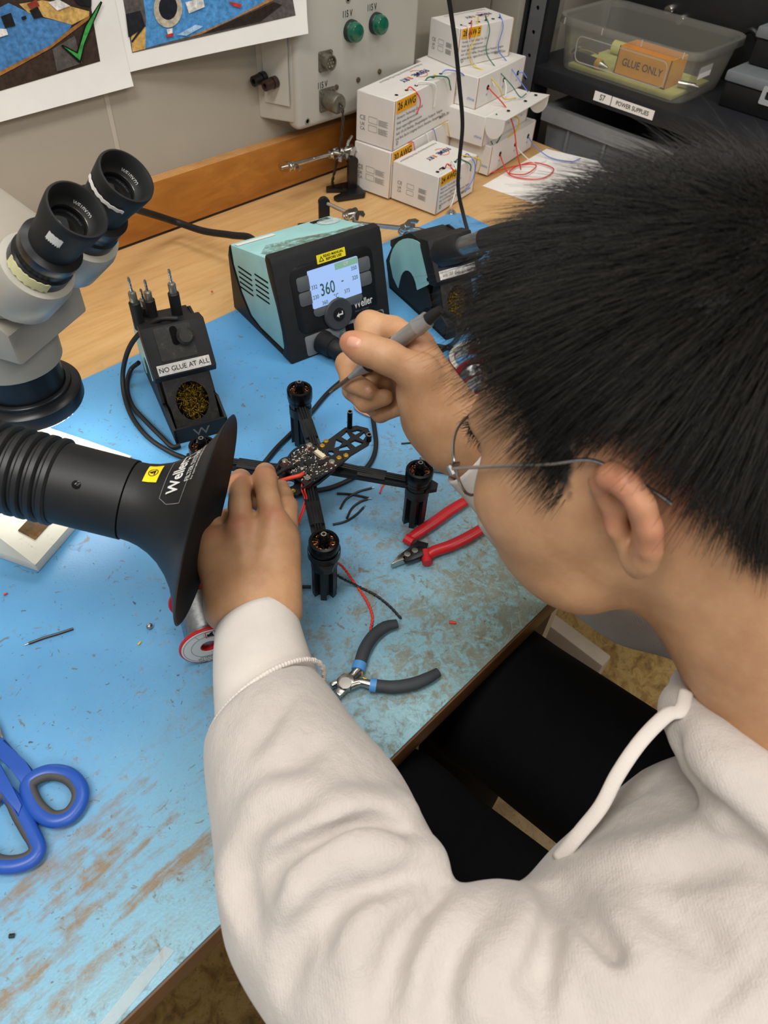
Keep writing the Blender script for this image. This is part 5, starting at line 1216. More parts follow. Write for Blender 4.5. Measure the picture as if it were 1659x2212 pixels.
# arms with wires on top
sleeve = mat('braid_black', '1E1F21', .6, 0, .3, .12, 200)
MOT = []
for k, mp in enumerate((mA, mB_, mC, mD)):
    lx, ly = loc(mp); s_ = math.copysign(1, lx), math.copysign(1, ly)
    root = V3(.018 * s_[0], .012 * s_[1], -.004); tip = V3(lx, ly, -.004); d = nrm(tip - root); nn = V3(-d[1], d[0], 0)
    M4 = MD
    b = bm(); e0 = root - d * .010; e1 = tip - d * .006
    pts = [e0 - nn * .0085, e1 - nn * .0062]
    for a in np.linspace(-2.4, 2.4, 15): pts.append(tip + (d * math.cos(a) + nn * math.sin(a)) * .0125)
    pts += [e1 + nn * .0062, e0 + nn * .0085]
    pts = [pts[0]] + [pts[1]] + pts[2:-2] + pts[-2:]
    prism(b, [(p[0], p[1]) for p in pts], -.0095, -.0042, MD, .0006)
    prism(b, [(p[0], p[1]) for p in (tip + d * .010 - nn * .010, tip + d * .021 - nn * .004, tip + d * .021 + nn * .004, tip + d * .010 + nn * .010)], -.0095, -.0045, MD)
    arm = obj('arm', b, carb, dr)
    W3 = lambda p, z: np.array(MD @ Vector((p[0], p[1], z)))
    for j, o in enumerate((-.0028, 0, .0028)):
        b = bm(); tube(b, [W3(root + nn * o * 1.6 - d * .002, .003), W3(root + d * .014 + nn * o, .001), W3(tip - d * .022 + nn * o, -.0022), W3(tip - d * .012 + nn * o, -.0015)], .0011, 6, 6); obj('motor_wire', b, sleeve, arm)
    c0 = root + (tip - root) * .30; c1 = root + (tip - root) * .62
    b = bm(); tube(b, [W3(c0, -.0028), W3(c1, -.0030)], .0072, 14, 1, smooth=False, sx=.38, up=(0, 0, 1)); obj('wire_sleeve', b, sleeve, arm)
    # motor
    Mm = MD @ Matrix.Translation((lx, ly, -.0042))
    mo = obj('motor', lathe(bm(), [(.0125, 0), (.0138, .002), (.0138, .006), (.0100, .0065), (0, .0065)], Mm, 36), mblk, dr)
    b = bm(); lathe(b, [(.0142, .0066), (.0147, .0074), (.0147, .0185), (.0140, .0200), (.0112, .0205), (.0112, .0190), (.0128, .0180), (.0128, .0068)], Mm, 44, False); bell = obj('bell', b, mblk, mo)
    b = bm()
    for i in range(7):
        a = i * 2 * math.pi / 7 + .3; cdir = Vector((math.cos(a), math.sin(a), 0))
        Mr = Mm @ Matrix.Rotation(a, 4, 'Z'); box2(b, (.004, -.0010, .0182), (.0118, .0010, .0198), Mr, .0004, 1)
    lathe(b, [(.0052, .0172), (.0056, .0180), (.0052, .0204), (.0026, .0206), (.0026, .0225)], Mm, 24); obj('bell_spokes', b, mblk, bell)
    b = bm()
    for i in range(9):
        a = i * 2 * math.pi / 9; Mr = Mm @ Matrix.Rotation(a, 4, 'Z')
        tube(b, [np.array(Mr @ Vector((.0088 + .0026 * math.cos(u), .0024 * math.sin(u), .0080 + .00060 * j_))) for j_, u in enumerate(np.linspace(0, 20, 15))], .0008, 5, 2)
    obj('winding', b, copper, mo, 180)
    b = bm(); lathe(b, [(.0024, .0200), (.0024, .0225), (.0046, .0225), (.0050, .0235), (.0050, .0265), (.0036, .0285), (.0028, .0285), (.0028, .0292), (.0022, .0292), (.0022, .0285), (0, .0285)], Mm, 6 if False else 18); nut = obj('prop_nut', b, mblk, mo)
    b = bm(); lathe(b, [(.0016, .0284), (.0027, .0284), (.0027, .0298), (.0016, .0298), (.0016, .0284)], Mm, 18, False); obj('shaft_end', b, steel, nut)
    # finned leg
    b = bm(); zt = ZP - .0095; c = V3(*np.array(MD @ Vector((lx, ly, 0))))
    a0 = .35 + k * .2; pl_ = []
    for i in range(6):
        a = a0 + i * math.pi / 3
        for da, r in ((-.30, .0070), (-.24, .0128), (.24, .0128), (.30, .0070)): pl_.append((r * math.cos(a + da), r * math.sin(a + da)))
    prism(b, pl_, .0005, zt - .004, Matrix.Translation((c[0], c[1], 0)))
    lathe(b, [(.0132, zt - .012), (.0132, zt), (0, zt)], Matrix.Translation((c[0], c[1], 0)), 30)
    obj('leg', b, carb, dr)
    if k == 2:
        b = bm(); lathe(b, [(.0160, .0), (.0160, .0075), (.0152, .0075), (.0152, .0)], Mm, 40, False); obj('guard_ring', b, carb, mo)
# circuit board
ba = math.radians(0); PCB = MD @ Matrix.Translation((-.006, 0, .007)) @ Matrix.Scale(1.13, 4)
b = bm(); prism(b, rrect(-.021, -.0205, .021, .0205, .003), 0, .0016, PCB); pcb = obj('circuit_board', b, mat('pcb_black', '16171A', .4, 0, .5, .15, 200), dr)
rg = random.Random(9); sm = {'w': mat('smd_white', 'C9C6BC', .4, .2, .5, .05), 'k': mat('chip_black', '0E0F11', .3, 0, .5, .05), 't': mat('smd_tan', '8E7A5C', .5, 0, .4, .08)}
bb = {k: bm() for k in sm}
for i in range(260):
    x_, y_ = rg.uniform(-.0195, .0195), rg.uniform(-.019, .019); k = rg.choice('wwwwtt'); s_ = rg.uniform(.0003, .0008)
    if abs(abs(x_) - .0153) < .003 and abs(abs(y_) - .0153) < .003: continue
    box2(bb[k], (x_ - s_, y_ - s_ * .6, .0016), (x_ + s_, y_ + s_ * .6, .0016 + s_ * .9), PCB)
for (x_, y_, s_) in ((0, 0, .0034), (-.009, .006, .0020), (.008, -.008, .0022), (-.008, -.009, .0020), (.009, .007, .0018)):
    box2(bb['k'], (x_ - s_, y_ - s_, .0016), (x_ + s_, y_ + s_, .0027), PCB)
for i in range(7):
    for s_ in (-1, 1):
        ball(bb['w'], Vector(PCB @ Vector((-.017 + i * .0055, s_ * .0196, .0020))), (.0013, .0009, .0007), None, 8, 6)
for k, nm in (('w', 'solder_pads'), ('k', 'chip'), ('t', 'capacitor')):
    o_ = obj(nm, bb[k], sm[k], pcb)
    if k != 'k': o_['kind'] = 'stuff'
b = bm(); box2(b, (.0125, -.0060, .0016), (.0170, .0060, .0052), PCB, .0004, 1); obj('connector', b, mat('cream', 'D9CFAE', .45, 0, .4, .03), pcb, label='cream connector')
rr_ = mat('red_rubber', '7A2A22', .6, 0, .3, .05)
for sx_ in (-.0153, .0153):
    for sy_ in (-.0153, .0153):
        Mn = PCB @ Matrix.Translation((sx_, sy_, 0))
        n_ = obj('board_nut', lathe(bm(), [(.0031, .0022), (.0031, .0048), (.0018, .0048), (.0018, .0062), (0, .0064)], Mn, 6), steel, pcb)
        obj('damper', lathe(bm(), [(.0033, -.006), (.0036, .0), (.0033, .0022)], Mn, 16), rr_, pcb)
# leads
L3 = lambda x_, y_, z_: np.array(MD @ Vector((x_, y_, z_)))
for cl, pts, r_, nm in (('red', [L3(-.021, -.008, .010), L3(-.027, -.010, .013), L3(-.036, -.004, .011), L3(-.050, .006, .006), L3(-.060, .012, 0)], .0022, 'thick orange-red battery lead'), ('black', [L3(-.021, .006, .010), L3(-.030, .008, .012), L3(-.044, .010, .010), L3(-.060, .020, 0)], .0022, 'thick black battery lead')):
    b = bm(); tube(b, pts, r_, 10, 8); obj('battery_lead', b, mat('silicone_red', 'D9482E', .45, 0, .4, .04) if cl == 'red' else sleeve, dr, 180, nm)
for j, y_ in enumerate((-.0195, .0195)):
    b = bm(); tube(b, [L3(-.018, y_ * 1.02, .0095), L3(-.004, y_ * 1.25, .010), L3(.012, y_ * 1.2, .008), L3(.024, y_ * 1.05, .004)], .0013, 7, 8); obj('signal_wire', b, sleeve, dr)
    b = bm(); tube(b, [L3(-.014, y_ * 1.02, .0095), L3(-.024, y_ * 1.15, .010), L3(-.034, y_ * 1.0, .006)], .0013, 7, 8); obj('signal_wire', b, sleeve, dr)
def twisted(pts, r, m, nm, turns=16):
    Q = smooth_path(pts, 10); b = bm(); n = len(Q)
    for s_ in (0, math.pi):
        path = []
        for i, q in enumerate(Q):
            t = nrm(Q[min(i + 1, n - 1)] - Q[max(i - 1, 0)]); u = nrm(np.cross(t, V3(0, 0, 1))); v = np.cross(u, t); a = turns * 2 * math.pi * i / n + s_
            path.append(q + (u * math.cos(a) + v * math.sin(a)) * r * .95)
        tube(b, path, r, 6, 1, smooth=False)
    return obj('twisted_lead', b, m, dr, 180, nm)
twisted([at(715, 1212, .045), at(738, 1222, .022), at(765, 1258, .004), at(790, 1295, .002), at(804, 1330, .002), at(800, 1362, .002)], .0009, WIRE['red'], 'twisted red lead lying on the mat')
twisted([at(715, 1228, .034), at(732, 1245, .016), at(770, 1265, .004), at(810, 1285, .002), at(842, 1310, .002), at(866, 1336, .002)], .0009, WIRE['black'], 'twisted black lead lying on the mat')
b = bm(); tube(b, [L3(-.026, -.012, .006), L3(-.034, -.020, .004), L3(-.036, -.026, -.006), L3(-.060, -.040, -.012)], .0010, 6, 6); tube(b, [L3(-.024, -.014, .006), L3(-.032, -.022, .004), L3(-.035, -.028, -.006), L3(-.060, -.042, -.012)], .0010, 6, 6); obj('thin_lead', b, WIRE['red'], dr, 180, 'pair of thin red leads')
# ---------------------------------------------------------------- spools, tape and tools on the mat
redpl = mat('red_plastic', 'B51F26', .32, 0, .5, .04, 40)
disc = mat('disc_white', 'DCDAD5', .5, 0, .35, .01)
def spool(label, c, axis, r, wdt, wirecol):
    t = thing('solder_spool', label, 'solder spool', tuple(c), 'solder spools on the mat')
    a = nrm(axis); M = along(c, c + a)
    for z0, z1, out in ((0, .0032, -1), (wdt - .0032, wdt, 1)):
        b = bm(); lathe(b, [(r * .26, z0), (r - .0008, z0), (r, z0 + .0008), (r, z1 - .0008), (r - .0008, z1), (r * .26, z1), (r * .26, z0)], M, 48, False); obj('flange', b, redpl, t)
    obj('hub', lathe(bm(), [(r * .36, .003), (r * .36, wdt - .003), (r * .25, wdt - .003), (r * .25, .003), (r * .36, .003)], M, 32, False), redpl, t)
    pf = []; n = int((wdt - .008) / .0011)
    for i in range(n): z = .004 + i * .0011; pf += [(r * .72, z), (r * .735, z + .00055)]
    obj('solder_wire', lathe(bm(), [(r * .4, .0035)] + pf + [(r * .4, wdt - .0035)], M, 40), mat('solder', '9D9FA0', .28, 1, .5, .10, 300), t)
    F = M @ Matrix.Rotation(math.pi, 4, 'X')
    b = bm(); lathe(b, [(r * .30, 0), (r * .30, .0004), (r * .93, .0004), (r * .93, 0), (r * .30, 0)], F, 48, False); lb = obj('flange_label', b, disc, t, label='white printed label')
    b = bm(); e = .0005
    for rr in (.60, .86): lathe(b, [(r * rr, e), (r * rr + .0003, e), (r * rr + .0003, e + .0001), (r * rr, e + .0001), (r * rr, e)], F, 48, False)
    for i in range(10):
        a_ = i * .33 + 2.2; box2(b, (r * .60, -.00012, e), (r * (.86 if i % 2 else .78), .00012, e + .0001), F @ Matrix.Rotation(a_, 4, 'Z'))
    obj('scale_lines', b, greyink, lb)
    up = np.array(F.to_3x3() @ Vector((0, 1, 0)))
    return t, F, r, lb
sp0 = at(452, 1395, .0275); sp1 = at(424, 1288, .0275)
sa = nrm(sp1 - sp0 + V3(0, 0, .0)); sa[2] = 0; sa = nrm(sa)
def flange_print(F, r, lb):
    # upright frame on the flange
    n = np.array(F.to_3x3() @ Vector((0, 0, 1))); upv = nrm(V3(0, 0, 1) - n * n[2]); xr = np.cross(upv, n); o = np.array(F.translation) + n * .0006
    G = lambda x, y: frame(o + xr * x + upv * y, xr, upv)
    b = bm(); holed(b, rrect(-.0045, -.0045, .0045, .0045, .0003), [rrect(-.0039, -.0039, .0039, .0039, .0003)], 0, .0001, G(r * .12, r * .70)); obj('hazard_frame', b, mat('hazard_red', 'C0262B', .5, 0, .3, 0), lb)
    b = bm(); prism(b, [(-.003, -.003), (.003, -.003), (.0022, .0005), (.0028, .003), (.0004, .0024), (-.001, .0004), (-.0028, .0012)], 0, .0001, G(r * .12, r * .70)); obj('hazard_symbol', b, ink, lb)
    for i, s in enumerate(('Lead free solder wire', '500 g  0.8 mm  S-Sn99Cu1', 'Keep away from children', 'Danger: see data sheet')):
        textmesh('fine_print', s, .0026, G(0, -r * .55 - i * .0028), ink, lb, 'CENTER', 0, .002, .9)
t, F, r_, lb = spool('red solder spool with white label lying under the left hand', sp0, sa, .0270, .056, None); flange_print(F, r_, lb)
c2_ = at(1036, 842, .0262)
t, F, r_, lb = spool('red solder spool with white label lying beside the red tape roll', c2_, nrm(V3(.55, .83, 0)), .0260, .034, None); flange_print(F, r_, lb)
# tape roll
tc_ = at(1034, 800, .0); tr = thing('tape_roll', 'wide roll of red printed tape lying flat behind the right hand', 'tape roll', tuple(tc_))
MT = Matrix.Translation((tc_[0], tc_[1], 0)); RO, RI, TH_ = .0440, .0370, .020
b = bm(); lathe(b, [(RO - .0002, .0004), (RO, .0008), (RO, TH_ - .0006), (RO - .0002, TH_)], MT, 72, False); obj('tape', b, mat('tape_red', 'B4252B', .4, 0, .45, .03), tr)
b = bm(); lathe(b, [(RO - .0002, .0004), (RO - .0002, TH_), (RI, TH_ + .0004), (RI, .0004), (RO - .0002, .0004)], MT, 72, False); cr = obj('core', b, mat('core_white', 'D8D3C6', .6, 0, .3, .03), tr)
for i in range(14):
    a = i * 2 * math.pi / 14
    def onside(c, a=a, R=RO + .0003): th = a + c.x / R; return Vector((R * math.cos(th), R * math.sin(th), TH_ * .5 + c.y))
    for dz in (.0045, -.0050):
        textmesh('logo', 'tesa', .0058, MT, disc, tr, 'CENTER', 0, .010, 1.0, curve=lambda c, dz=dz, a=a: onside(Vector((c.x + (.008 if dz < 0 else 0), c.y + dz, 0)), a))
b = {}
for i, cc in enumerate(('b', 'r', 'w', 'r', 'b', 'r', 'r', 'w', 'b', 'r')):
    bb_ = bm(); a0 = i * .628; g = []
    for a in np.linspace(a0, a0 + .50, 8): g.append([bb_.verts.new((tc_[0] + (RI - .0003) * math.cos(a), tc_[1] + (RI - .0003) * math.sin(a), z)) for z in (.001, TH_ - .0015)])
    for A, B in zip(g, g[1:]): bb_.faces.new((A[0], B[0], B[1], A[1]))
    if cc != 'w': obj('core_print', bb_, mat('core_blue', '3E6FA8', .5, 0, .3, .03) if cc == 'b' else mat('tape_red'), cr)
    else: bb_.free()
# red flush cutters
def flat_tube(b, px, rs, z, sx, n=16):
    P = [at(q[0], q[1], z) for q in px]; tube(b, P, lambda t: float(np.interp(t, np.linspace(0, 1, len(rs)), rs)), n, 8, sx=sx, up=(0, 0, 1)); return b
fc = thing('flush_cutters', 'red-handled flush cutters lying open on the mat beside the drone', 'cutters', tuple(at(900, 1190)))
obj('handle', flat_tube(bm(), [(880, 1167), (905, 1150), (935, 1130), (970, 1105), (1000, 1086), (1012, 1080)], [.0050, .0066, .0068, .0066, .0062, .0040], .007, .75), redpl, fc)
obj('handle', flat_tube(bm(), [(917, 1206), (935, 1192), (975, 1178), (1015, 1158), (1048, 1138), (1062, 1130)], [.0050, .0066, .0068, .0066, .0062, .0040], .007, .75), redpl, fc)
for q, d in (((884, 1167), (14, 8)), ((921, 1204), (-4, -22))):
    b = bm(); p, p2 = at(q[0] - d[0] * .6, q[1] - d[1] * .6, .007), at(q[0] + d[0] * .6, q[1] + d[1] * .6, .007); tube(b, [p, (p + p2) / 2, p2], .0056, 12, 4, sx=.9, up=(0, 0, 1)); obj('finger_stop', b, redpl, fc)
def pxprism(b, px, z0, z1, bev=.0006): return prism(b, [tuple(at(q[0], q[1], (z0 + z1) / 2)[:2]) for q in px], z0, z1, None, bev)
blk_st = mat('blackened_steel', '2A2B2D', .35, .7, .5, .06)
obj('jaw_plate', pxprism(bm(), [(866, 1198), (888, 1182), (902, 1170), (925, 1176), (920, 1192), (900, 1200), (880, 1208), (872, 1212)], .002, .007), blk_st, fc)
obj('jaw_plate', pxprism(bm(), [(868, 1206), (886, 1188), (905, 1180), (928, 1188), (916, 1202), (890, 1212), (876, 1216)], .0072, .011), blk_st, fc)
obj('blade', pxprism(bm(), [(844, 1223), (862, 1200), (872, 1200), (876, 1212)], .004, .011), steel, fc)
obj('blade', pxprism(bm(), [(846, 1224), (874, 1206), (880, 1212)], .002, .009), steel, fc)
for q in ((880, 1198), (896, 1190)):
    p = at(*q, .011); obj('pivot_screw', lathe(bm(), [(.0036, 0), (.0034, .0012), (0, .0014)], Matrix.Translation(p), 20), steel, fc)
# small grey pliers
gp = thing('pliers', 'small grey-handled pliers with blue bands lying at the front of the mat', 'pliers', tuple(at(790, 1440)))
foam = mat('grey_grip', '34383C', .6, 0, .4, .05, 60); bband = mat('blue_band', '4B8CC8', .4, 0, .4, .03)
obj('handle', flat_tube(bm(), [(776, 1438), (788, 1402), (806, 1374), (832, 1354), (858, 1347)], [.0058, .0062, .0060, .0058, .0046], .0075, .85), foam, gp)
obj('handle', flat_tube(bm(), [(806, 1480), (850, 1484), (890, 1478), (922, 1466), (947, 1452)], [.0058, .0062, .0062, .0058, .0046], .0075, .85), foam, gp)
obj('band', flat_tube(bm(), [(773, 1448), (778, 1432)], [.0064, .0064], .0075, .85), bband, gp); obj('band', flat_tube(bm(), [(799, 1479), (813, 1481)], [.0064, .0064], .0075, .85), bband, gp)
obj('shank', flat_tube(bm(), [(752, 1470), (764, 1456), (774, 1446)], [.0046, .0038, .0044], .0075, .9), steel, gp); obj('shank', flat_tube(bm(), [(756, 1480), (778, 1474), (802, 1479)], [.0046, .0038, .0044], .0075, .9), steel, gp)
obj('joint', pxprism(bm(), [(728, 1470), (742, 1458), (762, 1462), (766, 1476), (756, 1490), (740, 1492), (728, 1484)], .003, .0115, .001), steel, gp)
obj('joint_disc', lathe(bm(), [(.0058, 0), (.0058, .0008), (0, .0010)], Matrix.Translation(at(746, 1476, .0115)), 24), mat('steel_dull', '94928C', .35, .9, .5, .05), gp)
obj('jaw', pxprism(bm(), [(712, 1478), (730, 1470), (732, 1478), (718, 1486)], .003, .010), steel, gp); obj('jaw', pxprism(bm(), [(722, 1496), (736, 1484), (752, 1490), (734, 1508)], .003, .010), steel, gp)
b = bm(); tube(b, [at(781, 1442, .008), at(783, 1456, .008), at(782, 1462, .008), at(790, 1466, .008), at(803, 1471, .008)], .0006, 6, 4); obj('spring', b, gold, gp)
# needle-nose pliers with red handles behind the right cuff
np_ = thing('needle_nose_pliers', 'steel needle nose pliers with red handles half hidden by the right cuff', 'pliers', tuple(at(950, 1005)))
obj('jaw', pxprism(bm(), [(906, 991), (930, 988), (986, 992), (1010, 1000), (1010, 1022), (985, 1022), (925, 1014)], .002, .008), mat('steel_dull'), np_)
b = bm(); tube(b, [at(x, 1004 + (i % 2) * 2.4, .0086) for i, x in enumerate(range(926, 962, 3))], .0004, 4, 1, smooth=False); obj('serration', b, dark, np_)
obj('handle', flat_tube(bm(), [(1006, 1005), (1030, 1004), (1060, 992), (1100, 985)], [.0050, .0058, .0058, .0050], .0065, .8), redpl, np_)
obj('handle', flat_tube(bm(), [(1006, 1020), (1030, 1032), (1060, 1034), (1100, 1030)], [.0050, .0058, .0058, .0050], .0065, .8), redpl, np_)
# blue scissors
ss = thing('scissors', 'blue and grey scissors lying open at the left edge of the mat', 'scissors', tuple(at(40, 1730)))
bluep = mat('blue_plastic', '2450A8', .35, 0, .5, .03, 40); sgrey = mat('soft_grey', '4A4A4C', .6, 0, .3, .04)
def loop(px, z, r0, sx=.8):
    P = [at(q[0], q[1], z) for q in px]; Q = smooth_path(P, 6, True); cen = sum(P) / len(P)
    b = bm(); tube(b, P, r0, 14, 6, True, sx=sx, up=(0, 0, 1)); h = obj('handle', b, bluep, ss)
    b = bm(); inn = [p + nrm(cen - p) * r0 * .62 for p in P]; tube(b, inn, r0 * .62, 12, 6, True, sx=1.15, up=(0, 0, 1)); obj('grip_lining', b, sgrey, h)
loop([(62, 1690), (100, 1668), (145, 1672), (172, 1698), (174, 1730), (152, 1762), (118, 1772), (86, 1756), (66, 1725)], .0075, .0062)
loop([(-2, 1712), (18, 1716), (42, 1752), (66, 1796), (82, 1834), (66, 1858), (24, 1870), (-20, 1862), (-52, 1820), (-40, 1750)], .0075, .0062)
obj('handle_stem', pxprism(bm(), [(0, 1592), (14, 1600), (52, 1650), (78, 1668), (84, 1690), (62, 1712), (44, 1690), (22, 1660), (0, 1640), (-30, 1604)], .003, .011, .002), bluep, ss)
obj('handle_stem', pxprism(bm(), [(-26, 1646), (2, 1652), (22, 1690), (48, 1740), (40, 1764), (22, 1730), (0, 1706), (-20, 1690)], .0105, .0135, .001), bluep, ss)
obj('blade', pxprism(bm(), [(10, 1602), (-4, 1626), (-30, 1600), (-75, 1500), (-95, 1440), (-60, 1470), (0, 1570)], .006, .008, .0004), steel, ss)
obj('blade', pxprism(bm(), [(-8, 1645), (-30, 1655), (-55, 1600), (-60, 1500), (-50, 1440), (-34, 1520), (-20, 1610)], .0085, .0105, .0004), steel, ss)
# clear plastic strip
pst = bpy.data.materials.new('clear_film'); pst.use_nodes = True; T = NT(pst); T.b.inputs['Base Color'].default_value = lin('DDE6E6'); T.b.inputs['Alpha'].default_value = .28; T.b.inputs['Roughness'].default_value = .12
tag(obj('plastic_strip', pxprism(bm(), [(357, 2043), (377, 2054), (300, 2150), (245, 2216), (214, 2212), (290, 2120)], .0004, .0010, 0), pst), 'narrow strip of clear plastic film at the front edge of the mat', 'plastic strip')
# snipped wire ends
def scrap(label, px, col='black', r=.0013, bare=True):
    t = thing('wire_scrap', label, 'wire scrap', tuple(at(*px[0])), 'snipped wire ends on the mat')
    P = [at(q[0], q[1], r + .0002) for q in px]
    obj('insulation', tube(bm(), P, r, 8, 6), WIRE[col], t)
    if bare: d = nrm(P[-1] - P[-2]); obj('bare_end', tube(bm(), [P[-1] - d * .0005, P[-1] + d * .0035], r * .55, 6, 1), steel, t)
scrap('straight black wire scrap crossing another, right of the drone board', [(728, 1066), (760, 1068), (797, 1076)])
scrap('bent black wire scrap crossing the straight one, right of the drone board', [(735, 1099), (748, 1078), (775, 1062), (803, 1054)])
scrap('curved black wire scrap, second lowest of those right of the drone', [(749, 1120), (760, 1098), (778, 1084), (794, 1078)])
scrap('lowest curved black wire scrap right of the drone', [(719, 1133), (745, 1127), (768, 1113), (785, 1096)])
scrap('black wire scrap lying under the right wrist', [(867, 958), (900, 957), (938, 968)], r=.0011)
scrap('black wire scrap with a bare end on the empty mat left of the spool', [(158, 1358), (125, 1369), (95, 1378), (62, 1390)])
scrap('thin red wire scrap between the right motor and the black scraps', [(821, 1066), (826, 1052), (835, 1041)], 'red', .0009, False)
scrap('short red sleeve bit near the front edge of the mat', [(970, 1344), (985, 1345)], 'red', .0015, False)
scrap('tiny red bit on the left of the mat above the black scrap', [(8, 1285), (16, 1281)], 'red', .0010, False)
scrap('tiny yellow bit left of the red spool', [(298, 1393), (304, 1386)], 'yellow', .0009, False)
scrap('tiny black bit below the red spool', [(463, 1482), (464, 1496)], 'black', .0010, False)
scrap('short black sleeve at the lower left of the mat', [(20, 2022), (31, 2021)], 'black', .0016, False)
scrap('tiny red bit near the wall behind the left stand', [(456, 630), (460, 630)], 'red', .0014, False)
b = bm(); p = at(323, 1353, .003); ball(b, p, (.0035, .003, .003), None, 8, 6); tag(obj('solder_blob', b, steel), 'tiny silver solder blob on the mat left of the spool', 'solder blob')
b = bm(); tube(b, [at(800, 862, .003), at(775, 866, .003), at(768, 880, .003), at(785, 893, .003), at(812, 903, .003)], .0016, 8, 6); tag(obj('pink_wire', b, mat('pale_copper', 'C99A86', .35, .3, .5, .04)), 'pale copper wire curl on the mat under the right hand', 'wire')
# ---------------------------------------------------------------- the iron in hand
iron = thing('soldering_iron', 'slim silver soldering iron held in the right hand', 'soldering iron', tuple(atD(850, 745, .58)))
PT, PE = atD(711, 849, .622), atD(924, 690, .545); PX = nrm(PE - PT); PL = float(np.linalg.norm(PE - PT)); MI = along(PT, PE)
obj('tip', lathe(bm(), [(0, 0), (.0010, .001), (.0016, .008), (.0019, .020), (.0021, .030)], MI, 16), mat('tip_steel', '8A8074', .3, .9, .5, .12, 200), iron)
obj('tip_cone', lathe(bm(), [(.0022, .028), (.0030, .034), (.0062, .048), (.0066, .050)], MI, 24), mat('satin_silver', 'A3A5A7', .4, .55, .5, .04), iron)
obj('grip', lathe(bm(), [(.0060, .049), (.0074, .051), (.0076, .060), (.0070, .066), (.0066, .085)], MI, 24), rub, iron)
obj('barrel', lathe(bm(), [(.0064, .083), (.0066, .110), (.0072, .112), (.0074, PL - .012), (.0066, PL - .004), (.0066, PL), (.0050, PL)], MI, 28), mat('satin_silver'), iron)
obj('strain_relief', lathe(bm(), [(.0050, PL - .001), (.0046, PL + .004), (.0034, PL + .014)], MI, 18), rub, iron)
b = bm(); tube(b, [PE + PX * .010, atD(955, 676, .545), atD(982, 690, .56), atD(992, 718, .60), at(978, 742, .03), at(950, 755, .006), at(920, 758, .004), at(880, 752, .004), at(830, 760, .004), at(780, 775, .006), PLUG_END + V3(.012, -.004, -.012), PLUG_END], .0030, 10, 8); obj('cable', b, rub, iron)
b = bm(); tube(b, [at(1060, 768, .004), at(1020, 756, .004), at(975, 752, .004), at(935, 745, .004), at(905, 737, .004), at(860, 735, .004), at(815, 765, .004), at(760, 805, .004), at(735, 825, .004), at(705, 852, .004), at(660, 905, .004), at(600, 965, .004), at(562, 1008, .004), at(520, 1028, .004), at(478, 1034, .004)], .0030, 10, 8)
tag(obj('cable_on_mat', b, rub), 'black cable running across the mat behind the drone', 'cable')
b = bm(); tube(b, [at(800, 870, .004), at(808, 920, .004), at(812, 965, .004), at(800, 1000, .004), at(770, 1028, .004), at(720, 1052, .004), at(672, 1062, .004), at(625, 1072, .004), at(580, 1085, .004), at(520, 1090, .004)], .0030, 10, 8)
tag(obj('cable_on_mat', b, rub), 'black cable curving round the right side of the drone', 'cable')
b = bm(); tube(b, [at(560, 1262, .0035), at(600, 1265, .0035), at(640, 1268, .0035), at(672, 1268, .0035)], .0018, 8, 6)
tag(obj('cable_on_mat', b, rub), 'thin black lead passing under the nearest drone leg', 'cable')
# creases of the hoodie, traced as lines of sight that meet the cloth: (line, height, half width)
FOLDS = [
 ([(860, 1795), (800, 1775), (740, 1790), (690, 1815), (624, 1850), (592, 1880), (600, 1915)], -.014, .007),
 ([(850, 1760), (780, 1745), (700, 1765), (630, 1805), (585, 1850)], .010, .012),
 ([(860, 1830), (780, 1830), (700, 1860), (650, 1910), (630, 1960)], .012, .012),
 ([(720, 1935), (665, 1995), (634, 2058), (616, 2138)], -.009, .009),
 ([(940, 1886), (880, 1897), (831, 1918), (780, 1935), (735, 1975), (700, 2040)], -.008, .008),
 ([(900, 1925), (830, 1955), (780, 2010), (750, 2090)], .008, .013),
 ([(1040, 1900), (960, 1939), (880, 2016), (835, 2130), (820, 2200)], -.008, .009),
 ([(1080, 1915), (1000, 1965), (930, 2050), (900, 2160)], .007, .014),
 ([(1173, 1920), (1192, 1985), (1165, 2089), (1128, 2128)], -.009, .008),
 ([(1120, 1920), (1130, 1990), (1090, 2080)], .006, .014),
 ([(1215, 1925), (1262, 1985), (1318, 2058), (1330, 2075)], -.012, .009),
 ([(1230, 1990), (1270, 2070), (1320, 2130)], .008, .013),
 ([(1300, 1980), (1350, 2040), (1380, 2110)], .007, .013),
 ([(1183, 2099), (1172, 2130), (1178, 2208)], -.006, .006),
 ([(1447, 1633), (1395, 1690), (1338, 1735)], -.008, .007),
 ([(1577, 1770), (1525, 1800), (1411, 1832), (1300, 1850)], .006, .014),
 ([(1640, 1830), (1540, 1870), (1420, 1900)], -.005, .010),
 ([(1458, 1590), (1489, 1680), (1566, 1763), (1659, 1882)], -.009, .008),
 ([(1500, 1620), (1560, 1690), (1650, 1790)], .006, .012),
 ([(624, 1501), (570, 1577), (540, 1620)], -.004, .008),
 ([(692, 1611), (640, 1640), (590, 1660)], -.004, .009),
 ([(690, 1700), (600, 1716), (527, 1750)], .004, .012),
 ([(700, 1735), (620, 1752), (560, 1775)], -.005, .009),
 ([(560, 1850), (530, 1920), (560, 2010)], -.005, .012),
 ([(500, 1820), (490, 1900), (520, 1990)], .004, .012),
 ([(1000, 2030), (960, 2110), (950, 2200)], -.006, .010),
 ([(1060, 2050), (1030, 2120), (1040, 2200)], .006, .014),
 ([(1420, 1960), (1500, 2010), (1570, 2090)], -.005, .012),
 ([(1654, 2058), (1580, 2130), (1499, 2210)], -.0035, .0035),
]
